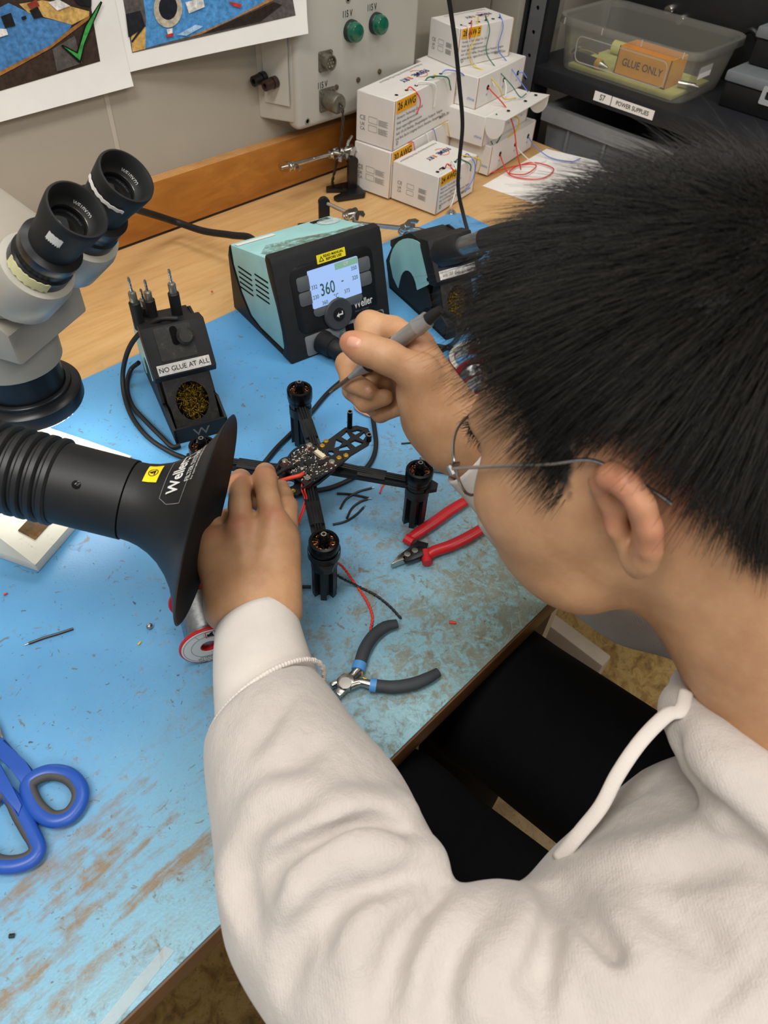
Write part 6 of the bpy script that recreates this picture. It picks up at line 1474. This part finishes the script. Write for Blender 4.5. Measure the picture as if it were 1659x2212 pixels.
# ---------------------------------------------------------------- the person
HC = V3(.3353, .0843, .3298); HS = 1.03
HF = V3(-.1593, .8595, -.4857); HL = V3(-.9855, -.1096, .1293); HU = V3(.0579, .4993, .8645)
HA = np.array([HF, HL, HU])
def hd(f, l, u): return HC + HS * (HF * f + HL * l + HU * u) / 1000   # head millimetres: forward, left, up from between the ears
def rot(A, ax, deg):                                                 # turn a set of axes about one of them
    a = math.radians(deg); i, j = [(1, 2), (2, 0), (0, 1)][ax]; B = A.copy()
    B[i] = math.cos(a) * A[i] + math.sin(a) * A[j]; B[j] = -math.sin(a) * A[i] + math.cos(a) * A[j]; return B

def mm(*v): return [HS * x / 1000 for x in v]
S = Soft((.06, -.30, -.10), (.66, .47, .50), .0023)
# skull and face
S.ell(hd(-6, 0, 52), mm(98, 76, 80), HA, .01)
S.ell(hd(44, 0, 2), mm(56, 66, 74), HA, .03)
S.ell(hd(38, 0, -48), mm(52, 54, 44), HA, .03)
S.chain([hd(4, 54, -45), hd(38, 42, -68), hd(76, 14, -84), hd(76, -14, -84), hd(38, -42, -68), hd(4, -54, -45)], mm(12, 12, 12, 12, 12, 12), .020)
for s in (1, -1):
    S.ell(hd(66, s * 40, -26), mm(25, 24, 30), HA, .025)
    S.ell(hd(72, s * 48, -12), mm(20, 16, 14), HA, .02)
    S.ell(hd(58, s * 34, -54), mm(30, 22, 32), HA, .03)
    S.ell(hd(40, s * 58, 0), mm(36, 14, 30), HA, .03)
S.cone(hd(90, -34, 30), hd(90, 34, 30), .010, k=.018)
for s in (1, -1):
    S.ell(hd(102, s * 32, 14), mm(12, 17, 10), HA, .014, 'sub')
    S.ell(hd(84, s * 32, 14), mm(12.5, 12.5, 12.5), HA, .003)
    S.cone(hd(95, s * 18, 18), hd(92, s * 44, 17), .0025, k=.004)
S.chain([hd(96, 0, 22), hd(106, 0, -4), hd(117, 0, -24)], mm(8, 8, 10), .012)
for s in (1, -1): S.ell(hd(104, s * 13, -27), mm(10, 8, 8), HA, .008)
S.ell(hd(88, 0, -58), mm(20, 30, 22), HA, .02)
S.chain([hd(97, -22, -56), hd(107, 0, -51), hd(97, 22, -56)], mm(4, 5.5, 4), .006)
S.chain([hd(96, -20, -62), hd(104, 0, -63), hd(96, 20, -62)], mm(4, 6, 4), .006)
# neck and trunk under the hoodie
NB = V3(.350, -.080, .195)
S.cone(hd(-28, 0, -10), NB, .058, .064, .03)
S.cone(hd(-4, 0, -50), NB + V3(0, .012, 0), .042, .048, .03)
S.chain([hd(-12, 44, -20), (hd(-12, 44, -20) + NB) / 2 + V3(-.012, .02, 0), NB + V3(-.03, .03, -.02)], [.016, .015, .014], .02)
SHL, SHR = V3(.185, -.135, .125), V3(.525, -.09, .125)
S.cone(NB, SHL, .05, .05, .04); S.cone(NB, SHR, .05, .05, .04)
S.cone((SHL + SHR) / 2 + V3(0, -.02, -.03), V3(.35, -.19, -.03), .11, .11, .05)
# ears
for s in (1, -1):
    A = rot(rot(HA, 2, -s * 24), 1, 10)                               # flared and tilted back
    O = hd(-9, s * 74, -3)
    def e(f, l, u): return O + HS * .76 * (A[0] * f + s * A[1] * l + A[2] * u) / 1000
    S.ell(e(-8, 6, 2), mm(18, 3.8, 28), A, .004)
    S.ell(e(-3, 3, 0), mm(11, 7, 22), A, .010)
    S.ell(e(-10, 14, 8), mm(11, 8, 18), A, .004, 'sub')
    S.ell(e(-2, 12, -6), mm(8.5, 11, 10), A, .004, 'sub'); S.ell(e(3, 4, -5), mm(4.5, 8, 5), A, .003, 'sub')
    S.chain([e(3, 6, 2), e(8, 7, 14), e(6, 10, 25), e(-6, 12, 32), e(-19, 12, 27), e(-26, 11, 14), e(-26, 10, -2), e(-20, 9, -17), e(-11, 8, -28), e(-2, 6, -33), e(4, 4, -29), e(7, 3, -20)],
            mm(4, 4.6, 5.4, 5.8, 5.8, 5.6, 5.2, 4.8, 5.2, 6, 5.5, 4), .004)
    S.chain([e(-15, 7, 18), e(-18, 9, 6), e(-16, 9, -8), e(-8, 8, -17)], mm(3, 3.4, 3.4, 3.6), .004)
    S.chain([e(8, 5, 0), e(6, 8, -7), e(5, 6, -14)], mm(4.5, 4.5, 4), .004)

def finger(pts, rs, k=.004):
    S.chain(pts, rs, k)
# left hand, reaching over the drone, back of the hand up
LW = at(548, 1340, .088)
lm = [at(617, 1172, .100), at(592, 1132, .113), at(519, 1150, .112), at(460, 1172, .100)]        # knuckles: index, middle, ring, little
for i, (q, r) in enumerate(zip(lm, (.0135, .014, .0135, .0125))):
    b0 = LW + (q - LW) * .12 + nrm(lm[0] - lm[3]) * (.021, .007, -.007, -.021)[i]
    S.cone(b0, q, .0165, r, .016)
    S.ell(q + V3(0, 0, .0075), (.0095, .0095, .0075), None, .007)
for q in ((582, 1200), (530, 1210), (480, 1215), (582, 1260), (548, 1265), (508, 1270)):
    S.ell(at(*q, .094), (.017, .019, .014), None, .016)
finger([lm[0], at(619, 1096, .095), at(612, 1072, .084), at(608, 1052, .076)], [.0122, .0108, .0095, .0080])
finger([lm[1], at(580, 1080, .121), at(572, 1035, .117), at(573, 1022, .097), at(578, 1030, .082)], [.0124, .0103, .0114, .0098, .0082])
finger([lm[2], at(518, 1092, .120), at(517, 1048, .116), at(520, 1035, .097), at(530, 1040, .082)], [.0120, .0100, .0110, .0096, .0080])
for q, r in (((556, 1128), .009), ((598, 1140), .009), ((490, 1158), .008)): S.ell(at(*q, .105), (r, r, .010), None, .006)
S.cone(at(551, 1116, .133), at(546, 1040, .131), .0022, .0026, .004, 'sub')
S.ell(at(548, 1080, .094), (.008, .016, .009), None, .004)
finger([lm[3], at(463, 1142, .101), at(475, 1126, .095), at(497, 1118, .086), at(515, 1108, .079)], [.0114, .0102, .0100, .0090, .0078])
finger([at(572, 1285, .075), at(608, 1212, .080), at(610, 1130, .076), at(600, 1078, .075)], [.015, .0125, .0112, .0095], .008)
LE = at(850, 2170, .118)
S.chain([LW + nrm(lm[1] - LW) * .012, LW + nrm(LE - LW) * .03, LW + nrm(LE - LW) * .12, LE, SHL], [.0265, .026, .036, .042, .05], .016, flat=(0, 0, 1), f=.86)
S.chain([LE, SHL], [.042, .05], .02)
for a, b in ((lm[1], LW), (lm[2], LW)):                              # tendons
    S.ridge([a + V3(0, 0, .012), a * .6 + b * .4 + V3(0, 0, .016), a * .25 + b * .75 + V3(0, 0, .018)], .0018, .006)
# right hand, holding the iron like a pen
RW = atD(995, 945, .590)
PT, PE = atD(711, 848, .622), atD(924, 690, .545)                    # iron tip and the end of its handle
PX = nrm(PE - PT)
rm_ = [atD(902, 748, .578), atD(885, 790, .600), atD(880, 826, .618), atD(884, 858, .630)]
for i, (q, r) in enumerate(zip(rm_, (.0138, .0140, .0130, .0120))):
    b0 = RW + (q - RW) * .15 + nrm(rm_[0] - rm_[3]) * (.014, .005, -.005, -.014)[i]
    S.cone(b0, q, .018, r, .016)
for q, d, r in (((925, 880), .578, .021), ((955, 905), .582, .022), ((915, 905), .605, .018), ((910, 840), .575, .019), ((950, 935), .598, .019)):
    S.ell(atD(*q, d), (r, r, r), None, .016)
finger([rm_[0], atD(850, 715, .592), atD(798, 703, .597), atD(790, 738, .588), atD(800, 775, .580)], [.0135, .0118, .0122, .0100, .0084])
finger([rm_[1], atD(815, 780, .632), atD(750, 786, .634), atD(758, 824, .624), atD(796, 843, .606)], [.0124, .0106, .0106, .0094, .0080], .003)
finger([rm_[2], atD(815, 822, .646), atD(762, 842, .644), atD(790, 870, .628), atD(832, 858, .610)], [.0116, .0098, .0098, .0088, .0076], .003)
finger([rm_[3], atD(830, 856, .660), atD(800, 872, .658), atD(822, 894, .642), atD(856, 884, .624)], [.0106, .0090, .0090, .0082, .0070], .003)
finger([atD(945, 900, .572), atD(906, 808, .555), atD(835, 771, .548), atD(785, 752, .548), atD(757, 740, .549)], [.0200, .0145, .0117, .0112, .0090], .009)
RE = atD(1395, 1255, .630)
S.chain([RW, RW + nrm(RE - RW) * .05, RW + nrm(RE - RW) * .14, RE, SHR], [.0265, .027, .036, .042, .05], .016)
S.cone(RW, atD(960, 910, .588), .0265, .022, .02)
body_me, bv = S.mesh('person', 2)
BODY = S

skin = bpy.data.materials.new('skin'); skin.use_nodes = True; T = NT(skin)
at1 = T.n('Attribute', attribute_name='tone'); sp = T.n('SeparateColor', ins={0: at1.outputs['Color']})
co = T.coord()
c1 = T.ramp(T.noise(co, 45, 6, .65), [(.25, 'AD7F5B'), (.6, 'BE926C'), (.85, 'C79D78')])
c1 = T.mix(T.math('MULTIPLY', sp.outputs[1], .55), c1, 'B86A55')
pore = T.noise(co, 900, 3)
c1 = T.mix(sp.outputs[0], c1, '14110F')
T.color(c1); T.bump(T.math('ADD', pore, T.math('MULTIPLY', T.noise(co, 160, 3), 1.5)), .22, .0006)
T.b.inputs['Roughness'].default_value = .52
T.b.inputs['Subsurface Weight'].default_value = .12
T.b.inputs['Subsurface Radius'].default_value = (.006, .0025, .0012)
T.b.inputs['Subsurface Scale'].default_value = .6

def tohead(v):
    q = (v - HC) @ HA.T / HS * 1000
    return q[:, 0], q[:, 1], q[:, 2]
f, l, u = tohead(bv)
def hairline(f, l):                                       # lowest u that carries hair, by position round the head
    a = np.abs(l)
    front = np.interp(f, [-110, -80, -55, -40, -30, -20, 0, 14, 19, 28, 35, 41, 48, 58, 70, 86, 100], [-58, -54, -34, 2, 26, 33, 33, 26, 4, 4, 26, 46, 60, 72, 80, 84, 86])
    return front
hm = np.clip((u - hairline(f, l) + 3.5 * np.sin(f * .9 + u * .5) + RNG.normal(0, 1.5, len(u))) / 11, 0, 1) * (((bv - HC) ** 2).sum(1) < .165 ** 2)
earz = (np.abs(l) > 77) & (u < 34) & (f < 12) & (f > -40)
hm[earz] = 0
red = np.zeros(len(bv))
for q, r in [(lm[2] + V3(0, 0, .014), .012), (lm[1] + V3(0, 0, .014), .011), (lm[3] + V3(0, 0, .012), .010), (rm_[0], .014), (atD(748, 742, .541), .012), (atD(800, 842, .58), .010),
             (hd(-10, 88, 20), .020), (hd(-24, 86, 0), .016), (hd(0, 78, -4), .010), (hd(-34, 70, 0), .020), (at(575, 1026, .12), .012), (at(515, 1040, .12), .012)]:
    red = np.maximum(red, np.exp(-((bv - q) ** 2).sum(1) / r ** 2))
ca = body_me.color_attributes.new('tone', 'FLOAT_COLOR', 'POINT')
ca.data.foreach_set('color', np.stack([hm, red, hm * 0, hm * 0 + 1], 1).astype(np.float32).ravel())
body_me.materials.append(skin)
person = link('person', body_me)
tag(person, 'person with black hair in white hoodie bending over the drone, soldering iron in hand', 'person')

# fingernails where the photo shows them
nailm = mat('fingernail', 'D09A84', .3, 0, .5, .03, 200)
from mathutils.bvhtree import BVHTree
pv = np.zeros(len(body_me.polygons) * 4, np.int32); body_me.polygons.foreach_get('vertices', pv)
BVH = BVHTree.FromPolygons(bv.tolist(), pv.reshape(-1, 4).tolist())
def skin_at(px, py):
    d = Vector(ray(px, py)).normalized(); h = BVH.ray_cast(Vector(ORG), d)
    return None if h[0] is None else (np.array(h[0]), np.array(h[1]))
def nail(px, py, rx, ry, ang, name='fingernail'):
    b = bm(); g = []; ca, sa = math.cos(ang), math.sin(ang)
    for i in range(5):
        row = []
        for j in range(20):
            r = i / 4; a = 2 * math.pi * j / 20; ex = abs(math.cos(a)) ** .7 * math.copysign(1, math.cos(a)) * rx * r; ey = abs(math.sin(a)) ** .7 * math.copysign(1, math.sin(a)) * ry * r
            p = skin_at(px + ex * ca - ey * sa, py + ex * sa + ey * ca)
            if p is None: return
            row.append(b.verts.new(Vector(p[0] + p[1] * (.0009 - .0013 * r ** 4)))); 
            if i == 0: break
        g.append(row)
    for j in range(20): b.faces.new((g[0][0], g[1][j], g[1][(j + 1) % 20]))
    for A, B in zip(g[1:], g[2:]):
        for j in range(20): b.faces.new((A[j], B[j], B[(j + 1) % 20], A[(j + 1) % 20]))
    bmesh.ops.smooth_vert(b, verts=b.verts[:], factor=.5, use_axis_x=True, use_axis_y=True, use_axis_z=True)
    bmesh.ops.smooth_vert(b, verts=b.verts[:], factor=.5, use_axis_x=True, use_axis_y=True, use_axis_z=True)
    obj(name, b, nailm, person, 180)
nail(765, 740, 19, 15, .3); nail(797, 842, 12, 10, 1.0)

# ---- hair: strands grown from the scalp
nrmv = np.zeros((len(bv), 3), np.float32); body_me.vertices.foreach_get('normal', nrmv.ravel()) if False else None
buf = np.zeros(len(bv) * 3, np.float32); body_me.vertices.foreach_get('normal', buf); nrmv = buf.reshape(-1, 3)
roots = np.where(hm > .35)[0]
N = 26000
pick = RNG.choice(roots, N)
brow = np.where((f > 74) & (u > 26) & (u < 34 - .12 * (np.abs(l) - 30) ** 2 / 8) & (np.abs(l) > 12) & (np.abs(l) < 52) & (((bv - HC) ** 2).sum(1) < .135 ** 2))[0]
pick[:500] = RNG.choice(brow, 500) if len(brow) else pick[:500]
p0 = bv[pick] + RNG.normal(0, .0011, (N, 3)); n0 = nrmv[pick]
fh, lh, uh = tohead(p0)
crown = hd(-84, -12, 104)
fl = p0 - crown; fl -= n0 * (fl * n0).sum(1)[:, None]; fl /= np.linalg.norm(fl, axis=1)[:, None] + 1e-6
fwd = np.clip((uh - 50) / 50, 0, 1) * np.clip((fh + 60) / 80, 0, 1)
fl = fl * .8 + HF * fwd[:, None] * .25 + HL * (fwd * .15)[:, None]
fl += V3(0, 0, -1) * np.clip((80 - uh) / 60, 0, 1)[:, None] * .35 - HF * (np.clip((40 - uh) / 40, 0, 1) * (fh < 5))[:, None] * .5
edge = uh - hairline(fh, lh)
top = np.clip(edge / 70, 0, 1)
clump = np.sin(p0[:, 0] * 420 + 3 * np.sin(p0[:, 1] * 260)) * np.cos(p0[:, 1] * 390 + p0[:, 2] * 330)
length = (.007 + .024 * top ** .7 + .004 * fwd) * (1 + RNG.normal(0, .17, N)) * (1 + .14 * clump)
length *= 1 - .45 * np.clip((fh - 62) / 16, 0, 1) * np.clip((40 - edge) / 20, 0, 1)
length *= 1 - .40 * ((edge < 14) & (fh > 26))
length = np.where((fh > 40) & (edge < 45), np.maximum(length, .010 * (uh > 66)), length)
length[:500] = .008
lift = .16 + .50 * top - .25 * fwd * (fh > 20) + RNG.normal(0, .09, N)
drv = n0 * lift[:, None] + fl * (1.0 - .15 * top)[:, None] + RNG.normal(0, .20, (N, 3)) + HL * (clump * .22 + .16 * np.sin(p0[:, 1] * 110 + p0[:, 2] * 90))[:, None] + HU * (.14 * np.sin(p0[:, 0] * 130 + p0[:, 1] * 75))[:, None]
drv /= np.linalg.norm(drv, axis=1)[:, None]
K = 6; V = []; sag = V3(0, 0, -1) * .35 + HF * .12
side = np.cross(drv, n0); side /= np.linalg.norm(side, axis=1)[:, None] + 1e-6
oth = np.cross(drv, side)
for j in range(K):
    t = j / (K - 1)
    c = p0 + drv * (length * t)[:, None] + fl * (length * t * t * .25)[:, None] + sag * (length * t * t * .45)[:, None] - n0 * .0015 * (1 - t)
    rr = .00027 * (1 - .8 * t)
    for a in (0, 2.094, 4.189):
        V.append(c + (side * math.cos(a) + oth * math.sin(a)) * rr)
V = np.stack(V, 1)                                        # N, K*3, 3
q = []
for j in range(K - 1):
    for a in range(3):
        b_ = (a + 1) % 3; q.append((j * 3 + a, j * 3 + b_, j * 3 + 3 + b_, j * 3 + 3 + a))
q = np.array(q); F = (np.arange(N)[:, None, None] * (K * 3) + q[None]).reshape(-1, 4)
hair_me = npmesh('hair', V.reshape(-1, 3), F)
hmat = mat('hair_black', '1A1612', .5, 0, .5, .25, 90)
hair_me.materials.append(hmat)
hair = link('hair', hair_me, person)
# ---- hoodie
H = Soft((-.14, -.50, -.27), (.72, .40, .36), .0027)
cu0, cu1, cu2 = at(553, 1345, .088), at(563, 1430, .091), at(582, 1528, .096)
ARM = [cu2 + nrm(cu2 - cu1) * .004, at(607, 1620, .102), at(662, 1760, .108), at(725, 1930, .112), LE]
H.chain(ARM, [.043, .046, .053, .062, .060], .03, flat=(0, 0, 1), f=.9)
UA = [LE, LE * .66 + SHL * .34, LE * .3 + SHL * .7, SHL]
H.chain(UA, [.056, .063, .072, .080], .012)
for q0, q1, r_ in (((850, 1768), (720, 1772), .017), ((905, 1868), (790, 1880), .018)):   # rolls of cloth in the crook of the elbow
    a_, b_ = H.hit(*q0), H.hit(*q1)
    if a_ is not None and b_ is not None: H.cone(a_ + nrm(a_ - ORG) * .010, b_ + nrm(b_ - ORG) * .014, r_, r_, .010)
H.chain([SHL, NB + V3(-.03, -.06, -.055), NB + V3(.03, -.06, -.055), SHR], [.075, .07, .07, .075], .05)
PEL = V3(.345, -.34, -.17)
H.cone(V3(.345, -.15, .055), V3(.35, -.22, -.05), .130, .138, .06, flat=(0, .8, .6), f=.85)
H.cone(SHL + V3(.05, .02, -.03), V3(.24, -.18, -.08), .09, .10, .06)
H.cone(SHR + V3(-.05, .02, -.03), V3(.45, -.18, -.08), .09, .10, .06)
H.cone(V3(.345, -.21, -.05), PEL, .14, .15, .05)
tnL = nrm(cu2 - cu1); lfL = -RC[0] - tnL * (-RC[0] @ tnL); lfL = nrm(lfL); TILT = .42
H.cut(cu2, tnL - TILT * lfL, .075)
# right sleeve
RA = [RW + nrm(RE - RW) * .035, RW + nrm(RE - RW) * .09, RW + nrm(RE - RW) * .16, RE, SHR]
H.chain(RA, [.038, .050, .054, .054, .075], .03); dR = nrm(RE - RW); H.cut(RW + dR * .058, dR, .07)
H.ell(at(715, 1765, .110), (.048, .048, .045), None, .02)
H.cone(atD(1490, 1840, .472), atD(1345, 1990, .45), .046, .050, .05)
# hood bunched round the neck
HR = [V3(.262, -.085, .160), V3(.278, -.145, .178), V3(.345, -.175, .195), V3(.42, -.145, .190), V3(.44, -.085, .172), V3(.415, -.03, .155), V3(.372, .0, .145)]
H.chain(HR, [.026, .034, .036, .034, .028, .022, .015], .02)
H.chain([V3(.26, -.12, .135), V3(.28, -.20, .14), V3(.345, -.23, .135), V3(.41, -.20, .14)], [.03, .045, .05, .045], .03)
COL = [atD(*q) for q in ((1492, 1475, .470), (1490, 1535, .445), (1532, 1618, .420), (1600, 1690, .402), (1690, 1750, .392), (1790, 1790, .390))]
H.chain(COL, [.013, .017, .020, .022, .024, .026], .010)
H.chain([NB + V3(0, .01, -.02), NB + V3(0, .0, .14)], [.060, .070], .012, 'sub')
H.cone(NB + V3(0, .03, .03), hd(10, 0, -60), .055, .06, .012, 'sub')
# creases
for pix, a, wd in FOLDS: H.fold(pix, a * 2.0, wd * .85)
hood_me, hv = H.mesh('hoodie', 3)
fab = bpy.data.materials.new('white_fleece'); fab.use_nodes = True; T = NT(fab); co = T.coord()
T.color(T.ramp(T.noise(co, 30, 5), [(.3, 'B7B0AA'), (.7, 'C0B9B3')]))
T.b.inputs['Roughness'].default_value = .95; T.b.inputs['Specular IOR Level'].default_value = .1
T.b.inputs['Sheen Weight'].default_value = .25
wv = T.n('TexWave', ins={'Vector': T.coord(rot=(.3, .5, .8)), 'Scale': 170, 'Distortion': 2.5, 'Detail': 2, 'Detail Scale': 3}).outputs['Fac']
T.bump(T.math('ADD', T.math('MULTIPLY', wv, .16), T.math('ADD', T.noise(co, 900, 2), T.math('MULTIPLY', T.noise(co, 55, 4), 5.0))), .35, .0016)
hood_me.materials.append(fab)
hoodie = link('hoodie', hood_me, person)
rib = bpy.data.materials.new('white_rib_knit'); rib.use_nodes = True; T = NT(rib); co = T.coord()
T.color(T.ramp(T.noise(co, 30, 5), [(.3, 'D0C9C2'), (.7, 'D9D2CB')])); T.b.inputs['Roughness'].default_value = .95; T.b.inputs['Specular IOR Level'].default_value = .1
T.bump(T.noise(co, 700, 3), .3, .001)
def cuff(pts, rs, name='cuff', fl=.86, tl=(0, 0)):
    b = bm(); Q = smooth_path(pts, 8); n = len(Q); t = np.linspace(0, 1, n); R = np.interp(t, np.linspace(0, 1, len(rs)), rs)
    rings = []
    def ring(c, tn, r, k=0.0):
        u = nrm(V3(0, 0, 1) - tn * tn[2]); v = np.cross(tn, u)
        out = []
        for i in range(48):
            o = u * math.sin(2 * math.pi * i / 48) * r * fl + v * math.cos(2 * math.pi * i / 48) * r
            out.append(b.verts.new(Vector(c + o + tn * ((o @ -RC[0]) * k))))
        return out
    tn0 = nrm(Q[1] - Q[0])
    rings.append(ring(Q[0] + tn0 * .012, tn0, R[0] - .007, tl[0])); rings.append(ring(Q[0] + tn0 * .002, tn0, R[0] - .0045, tl[0])); rings.append(ring(Q[0] - tn0 * .001, tn0, R[0] - .002, tl[0]))
    for i in range(n): rings.append(ring(Q[i], nrm(Q[min(i + 1, n - 1)] - Q[max(i - 1, 0)]), R[i], tl[0] + (tl[1] - tl[0]) * i / (n - 1)))
    for A, B in zip(rings, rings[1:]):
        for i in range(48): b.faces.new((A[i], A[(i + 1) % 48], B[(i + 1) % 48], B[i]))
    return obj(name, b, rib, person, 180)
cuff([cu0, cu1, cu2 + tnL * .004], [.0345, .0385, .0425], tl=(.25, TILT))
dR = nrm(RE - RW)
cuff([RW + dR * .016, RW + dR * .035, RW + dR * .06], [.036, .039, .045], fl=1.0)
# overlocked seam where the left cuff joins the sleeve
sb = bm(); tn = nrm(cu2 - cu1); u = nrm(V3(0, 0, 1) - tn * tn[2]); v = np.cross(tn, u)
for i in range(120):
    a = 2 * math.pi * i / 120; o = u * math.sin(a) * .0460 * .91 + v * math.cos(a) * .0468; c = cu2 + o + tn * ((o @ lfL) * TILT)
    ball(sb, c, (.0022 + .0004 * math.sin(i * 1.7), .0022, .0022), None, 8, 6)
obj('seam', sb, rib, person, 180)
# drawstring
pth = [H.hit(*p) for p in ((1478, 1500), (1466, 1540))]
pth = [p + V3(0, 0, .004) for p in pth if p is not None] + [atD(1440, 1545, .425), atD(1385, 1600, .422), atD(1335, 1672, .422), atD(1298, 1742, .424), atD(1250, 1802, .430), atD(1205, 1858, .440)]
obj('drawstring', tube(bm(), pth, .0045, 10, 8, sx=.45, up=(0, 0, 1)), rib, person, 180)
# ---- trousers
L = Soft((.02, -.52, -.78), (.60, .36, .02), .006)
for hip, kn, an in ((V3(.25, -.34, -.19), V3(.188, .13, -.118), V3(.17, .15, -.68)), (V3(.46, -.34, -.19), V3(.378, .16, -.125), V3(.42, .17, -.68))):
    L.cone(hip, kn, .100, .084 if kn[0] > .3 else .075, .03); L.cone(kn, an, .068, .06, .03)
L.cone(V3(.28, -.38, -.18), V3(.41, -.38, -.18), .12, .12, .05)
tr_me, tv = L.mesh('trousers', 2)
tr_me.materials.append(mat('black_cloth', '0B0B0D', .9, 0, .2, .1, 60, .2, 500))
trousers = link('trousers', tr_me, person)
# shoes
SHO = Soft((.05, .02, -.76), (.55, .42, -.58), .005)
for ax_s, ay_s in ((.17, .15), (.42, .17)):
    SHO.chain([V3(ax_s, ay_s - .05, -.705), V3(ax_s, ay_s + .06, -.705), V3(ax_s + .005, ay_s + .17, -.715)], [.045, .048, .040], .03, flat=(0, 0, 1), f=.9)
    SHO.cone(V3(ax_s, ay_s, -.64), V3(ax_s, ay_s, -.70), .048, .05, .03)
SHO.cut(V3(.3, .2, -.738), V3(0, 0, 1), .6)
sh_me, _ = SHO.mesh('shoes', 2); sh_me.materials.append(mat('shoe_black', '1C1C1E', .6, 0, .3, .05)); link('shoes', sh_me, person)
# stool that carries the person
so_ = thing('stool', 'round black stool under the seated person', 'stool', (.345, -.36, -.74))
obj('seat', lathe(bm(), [(.0, -.345), (.165, -.345), (.175, -.335), (.175, -.308), (.160, -.297), (0, -.294)], Matrix.Translation((.345, -.36, 0)), 40), mat('black_cloth'), so_)
obj('post', lathe(bm(), [(.025, -.70), (.025, -.345)], Matrix.Translation((.345, -.36, 0)), 20), chrome, so_)
obj('base', lathe(bm(), [(.22, -.739), (.22, -.728), (.04, -.70), (.025, -.69)], Matrix.Translation((.345, -.36, 0)), 40), chrome, so_)
# ---------------------------------------------------------------- spectacles
silver = mat('silver_wire', 'B9BBBE', .2, 1, .5, .03)
gl_ = thing('eyeglasses', 'thin silver-framed glasses with round lenses on the person\'s face', 'glasses', tuple(hd(100, 0, 14)))
lensm = bpy.data.materials.new('lens_glass'); lensm.use_nodes = True; T = NT(lensm); T.t.nodes.remove(T.b); out = T.t.nodes['Material Output']
tr = T.n('BsdfTransparent', ins={0: (.95, .97, .99, 1)}); g = T.n('BsdfGlossy', ins={0: (.9, .95, 1, 1), 1: .03}); fz_ = T.n('LayerWeight', ins={0: .12})
mx = T.n('MixShader', ins={0: T.math('MULTIPLY', fz_.outputs['Fresnel'], .6), 1: tr.outputs[0], 2: g.outputs[0]}); T.link(mx.outputs[0], out.inputs[0])
rimm = mat('rim_violet', '8E8390', .25, .7, .5, .03)
for s in (1, -1):
    c = (104, s * 37, 10); N_ = 40
    rim = []
    for i in range(N_):
        a = 2 * math.pi * i / N_; e = abs(math.cos(a)) ** .85 * math.copysign(1, math.cos(a)), abs(math.sin(a)) ** .85 * math.copysign(1, math.sin(a))
        ll = c[1] + 26.5 * e[0]; uu = c[2] + 23 * e[1]; ff = c[0] - .004 * (abs(ll) - 10) ** 2 * .6 + uu * .04
        rim.append(hd(ff, ll, uu))
    obj('rim', tube(bm(), rim, .0010, 8, 1, True, False), silver, gl_)
    b = bm(); vs = [b.verts.new(p + HF * 0) for p in rim]; cv = b.verts.new(hd(c[0] - .004 * 27 ** 2 * .5 + 1.5, c[1], c[2]))
    for i in range(N_): b.faces.new((vs[i], vs[(i + 1) % N_], cv))
    obj('lens', b, lensm, gl_, 180)
    hx = s * 70
    b = bm(); tube(b, [hd(96, s * 62, 16), hd(96, s * 68, 18), hd(93, s * 73, 18)], .0016, 8, 4); tube(b, [hd(94, s * 73, 20), hd(92, s * 73.5, 15)], .0020, 8, 2); obj('hinge', b, silver, gl_)
    b = bm(); tube(b, [hd(94, s * 73, 18), hd(60, s * 78, 23), hd(25, s * 81, 27), hd(4, s * 80, 29), hd(-12, s * 80, 22), hd(-26, s * 80, 13), hd(-32, s * 80, 8)], .0011, 8, 8); obj('temple', b, silver, gl_)
    b = bm(); tube(b, [hd(100, s * 12, 6), hd(98, s * 10, 0), hd(97, s * 10, -3)], .0006, 6, 3); obj('nose_pad', b, silver, gl_)
b = bm(); tube(b, [hd(102.5, 11.5, 16), hd(105, 5, 19), hd(105, -5, 19), hd(102.5, -11.5, 16)], .0010, 8, 6); obj('bridge', b, silver, gl_)
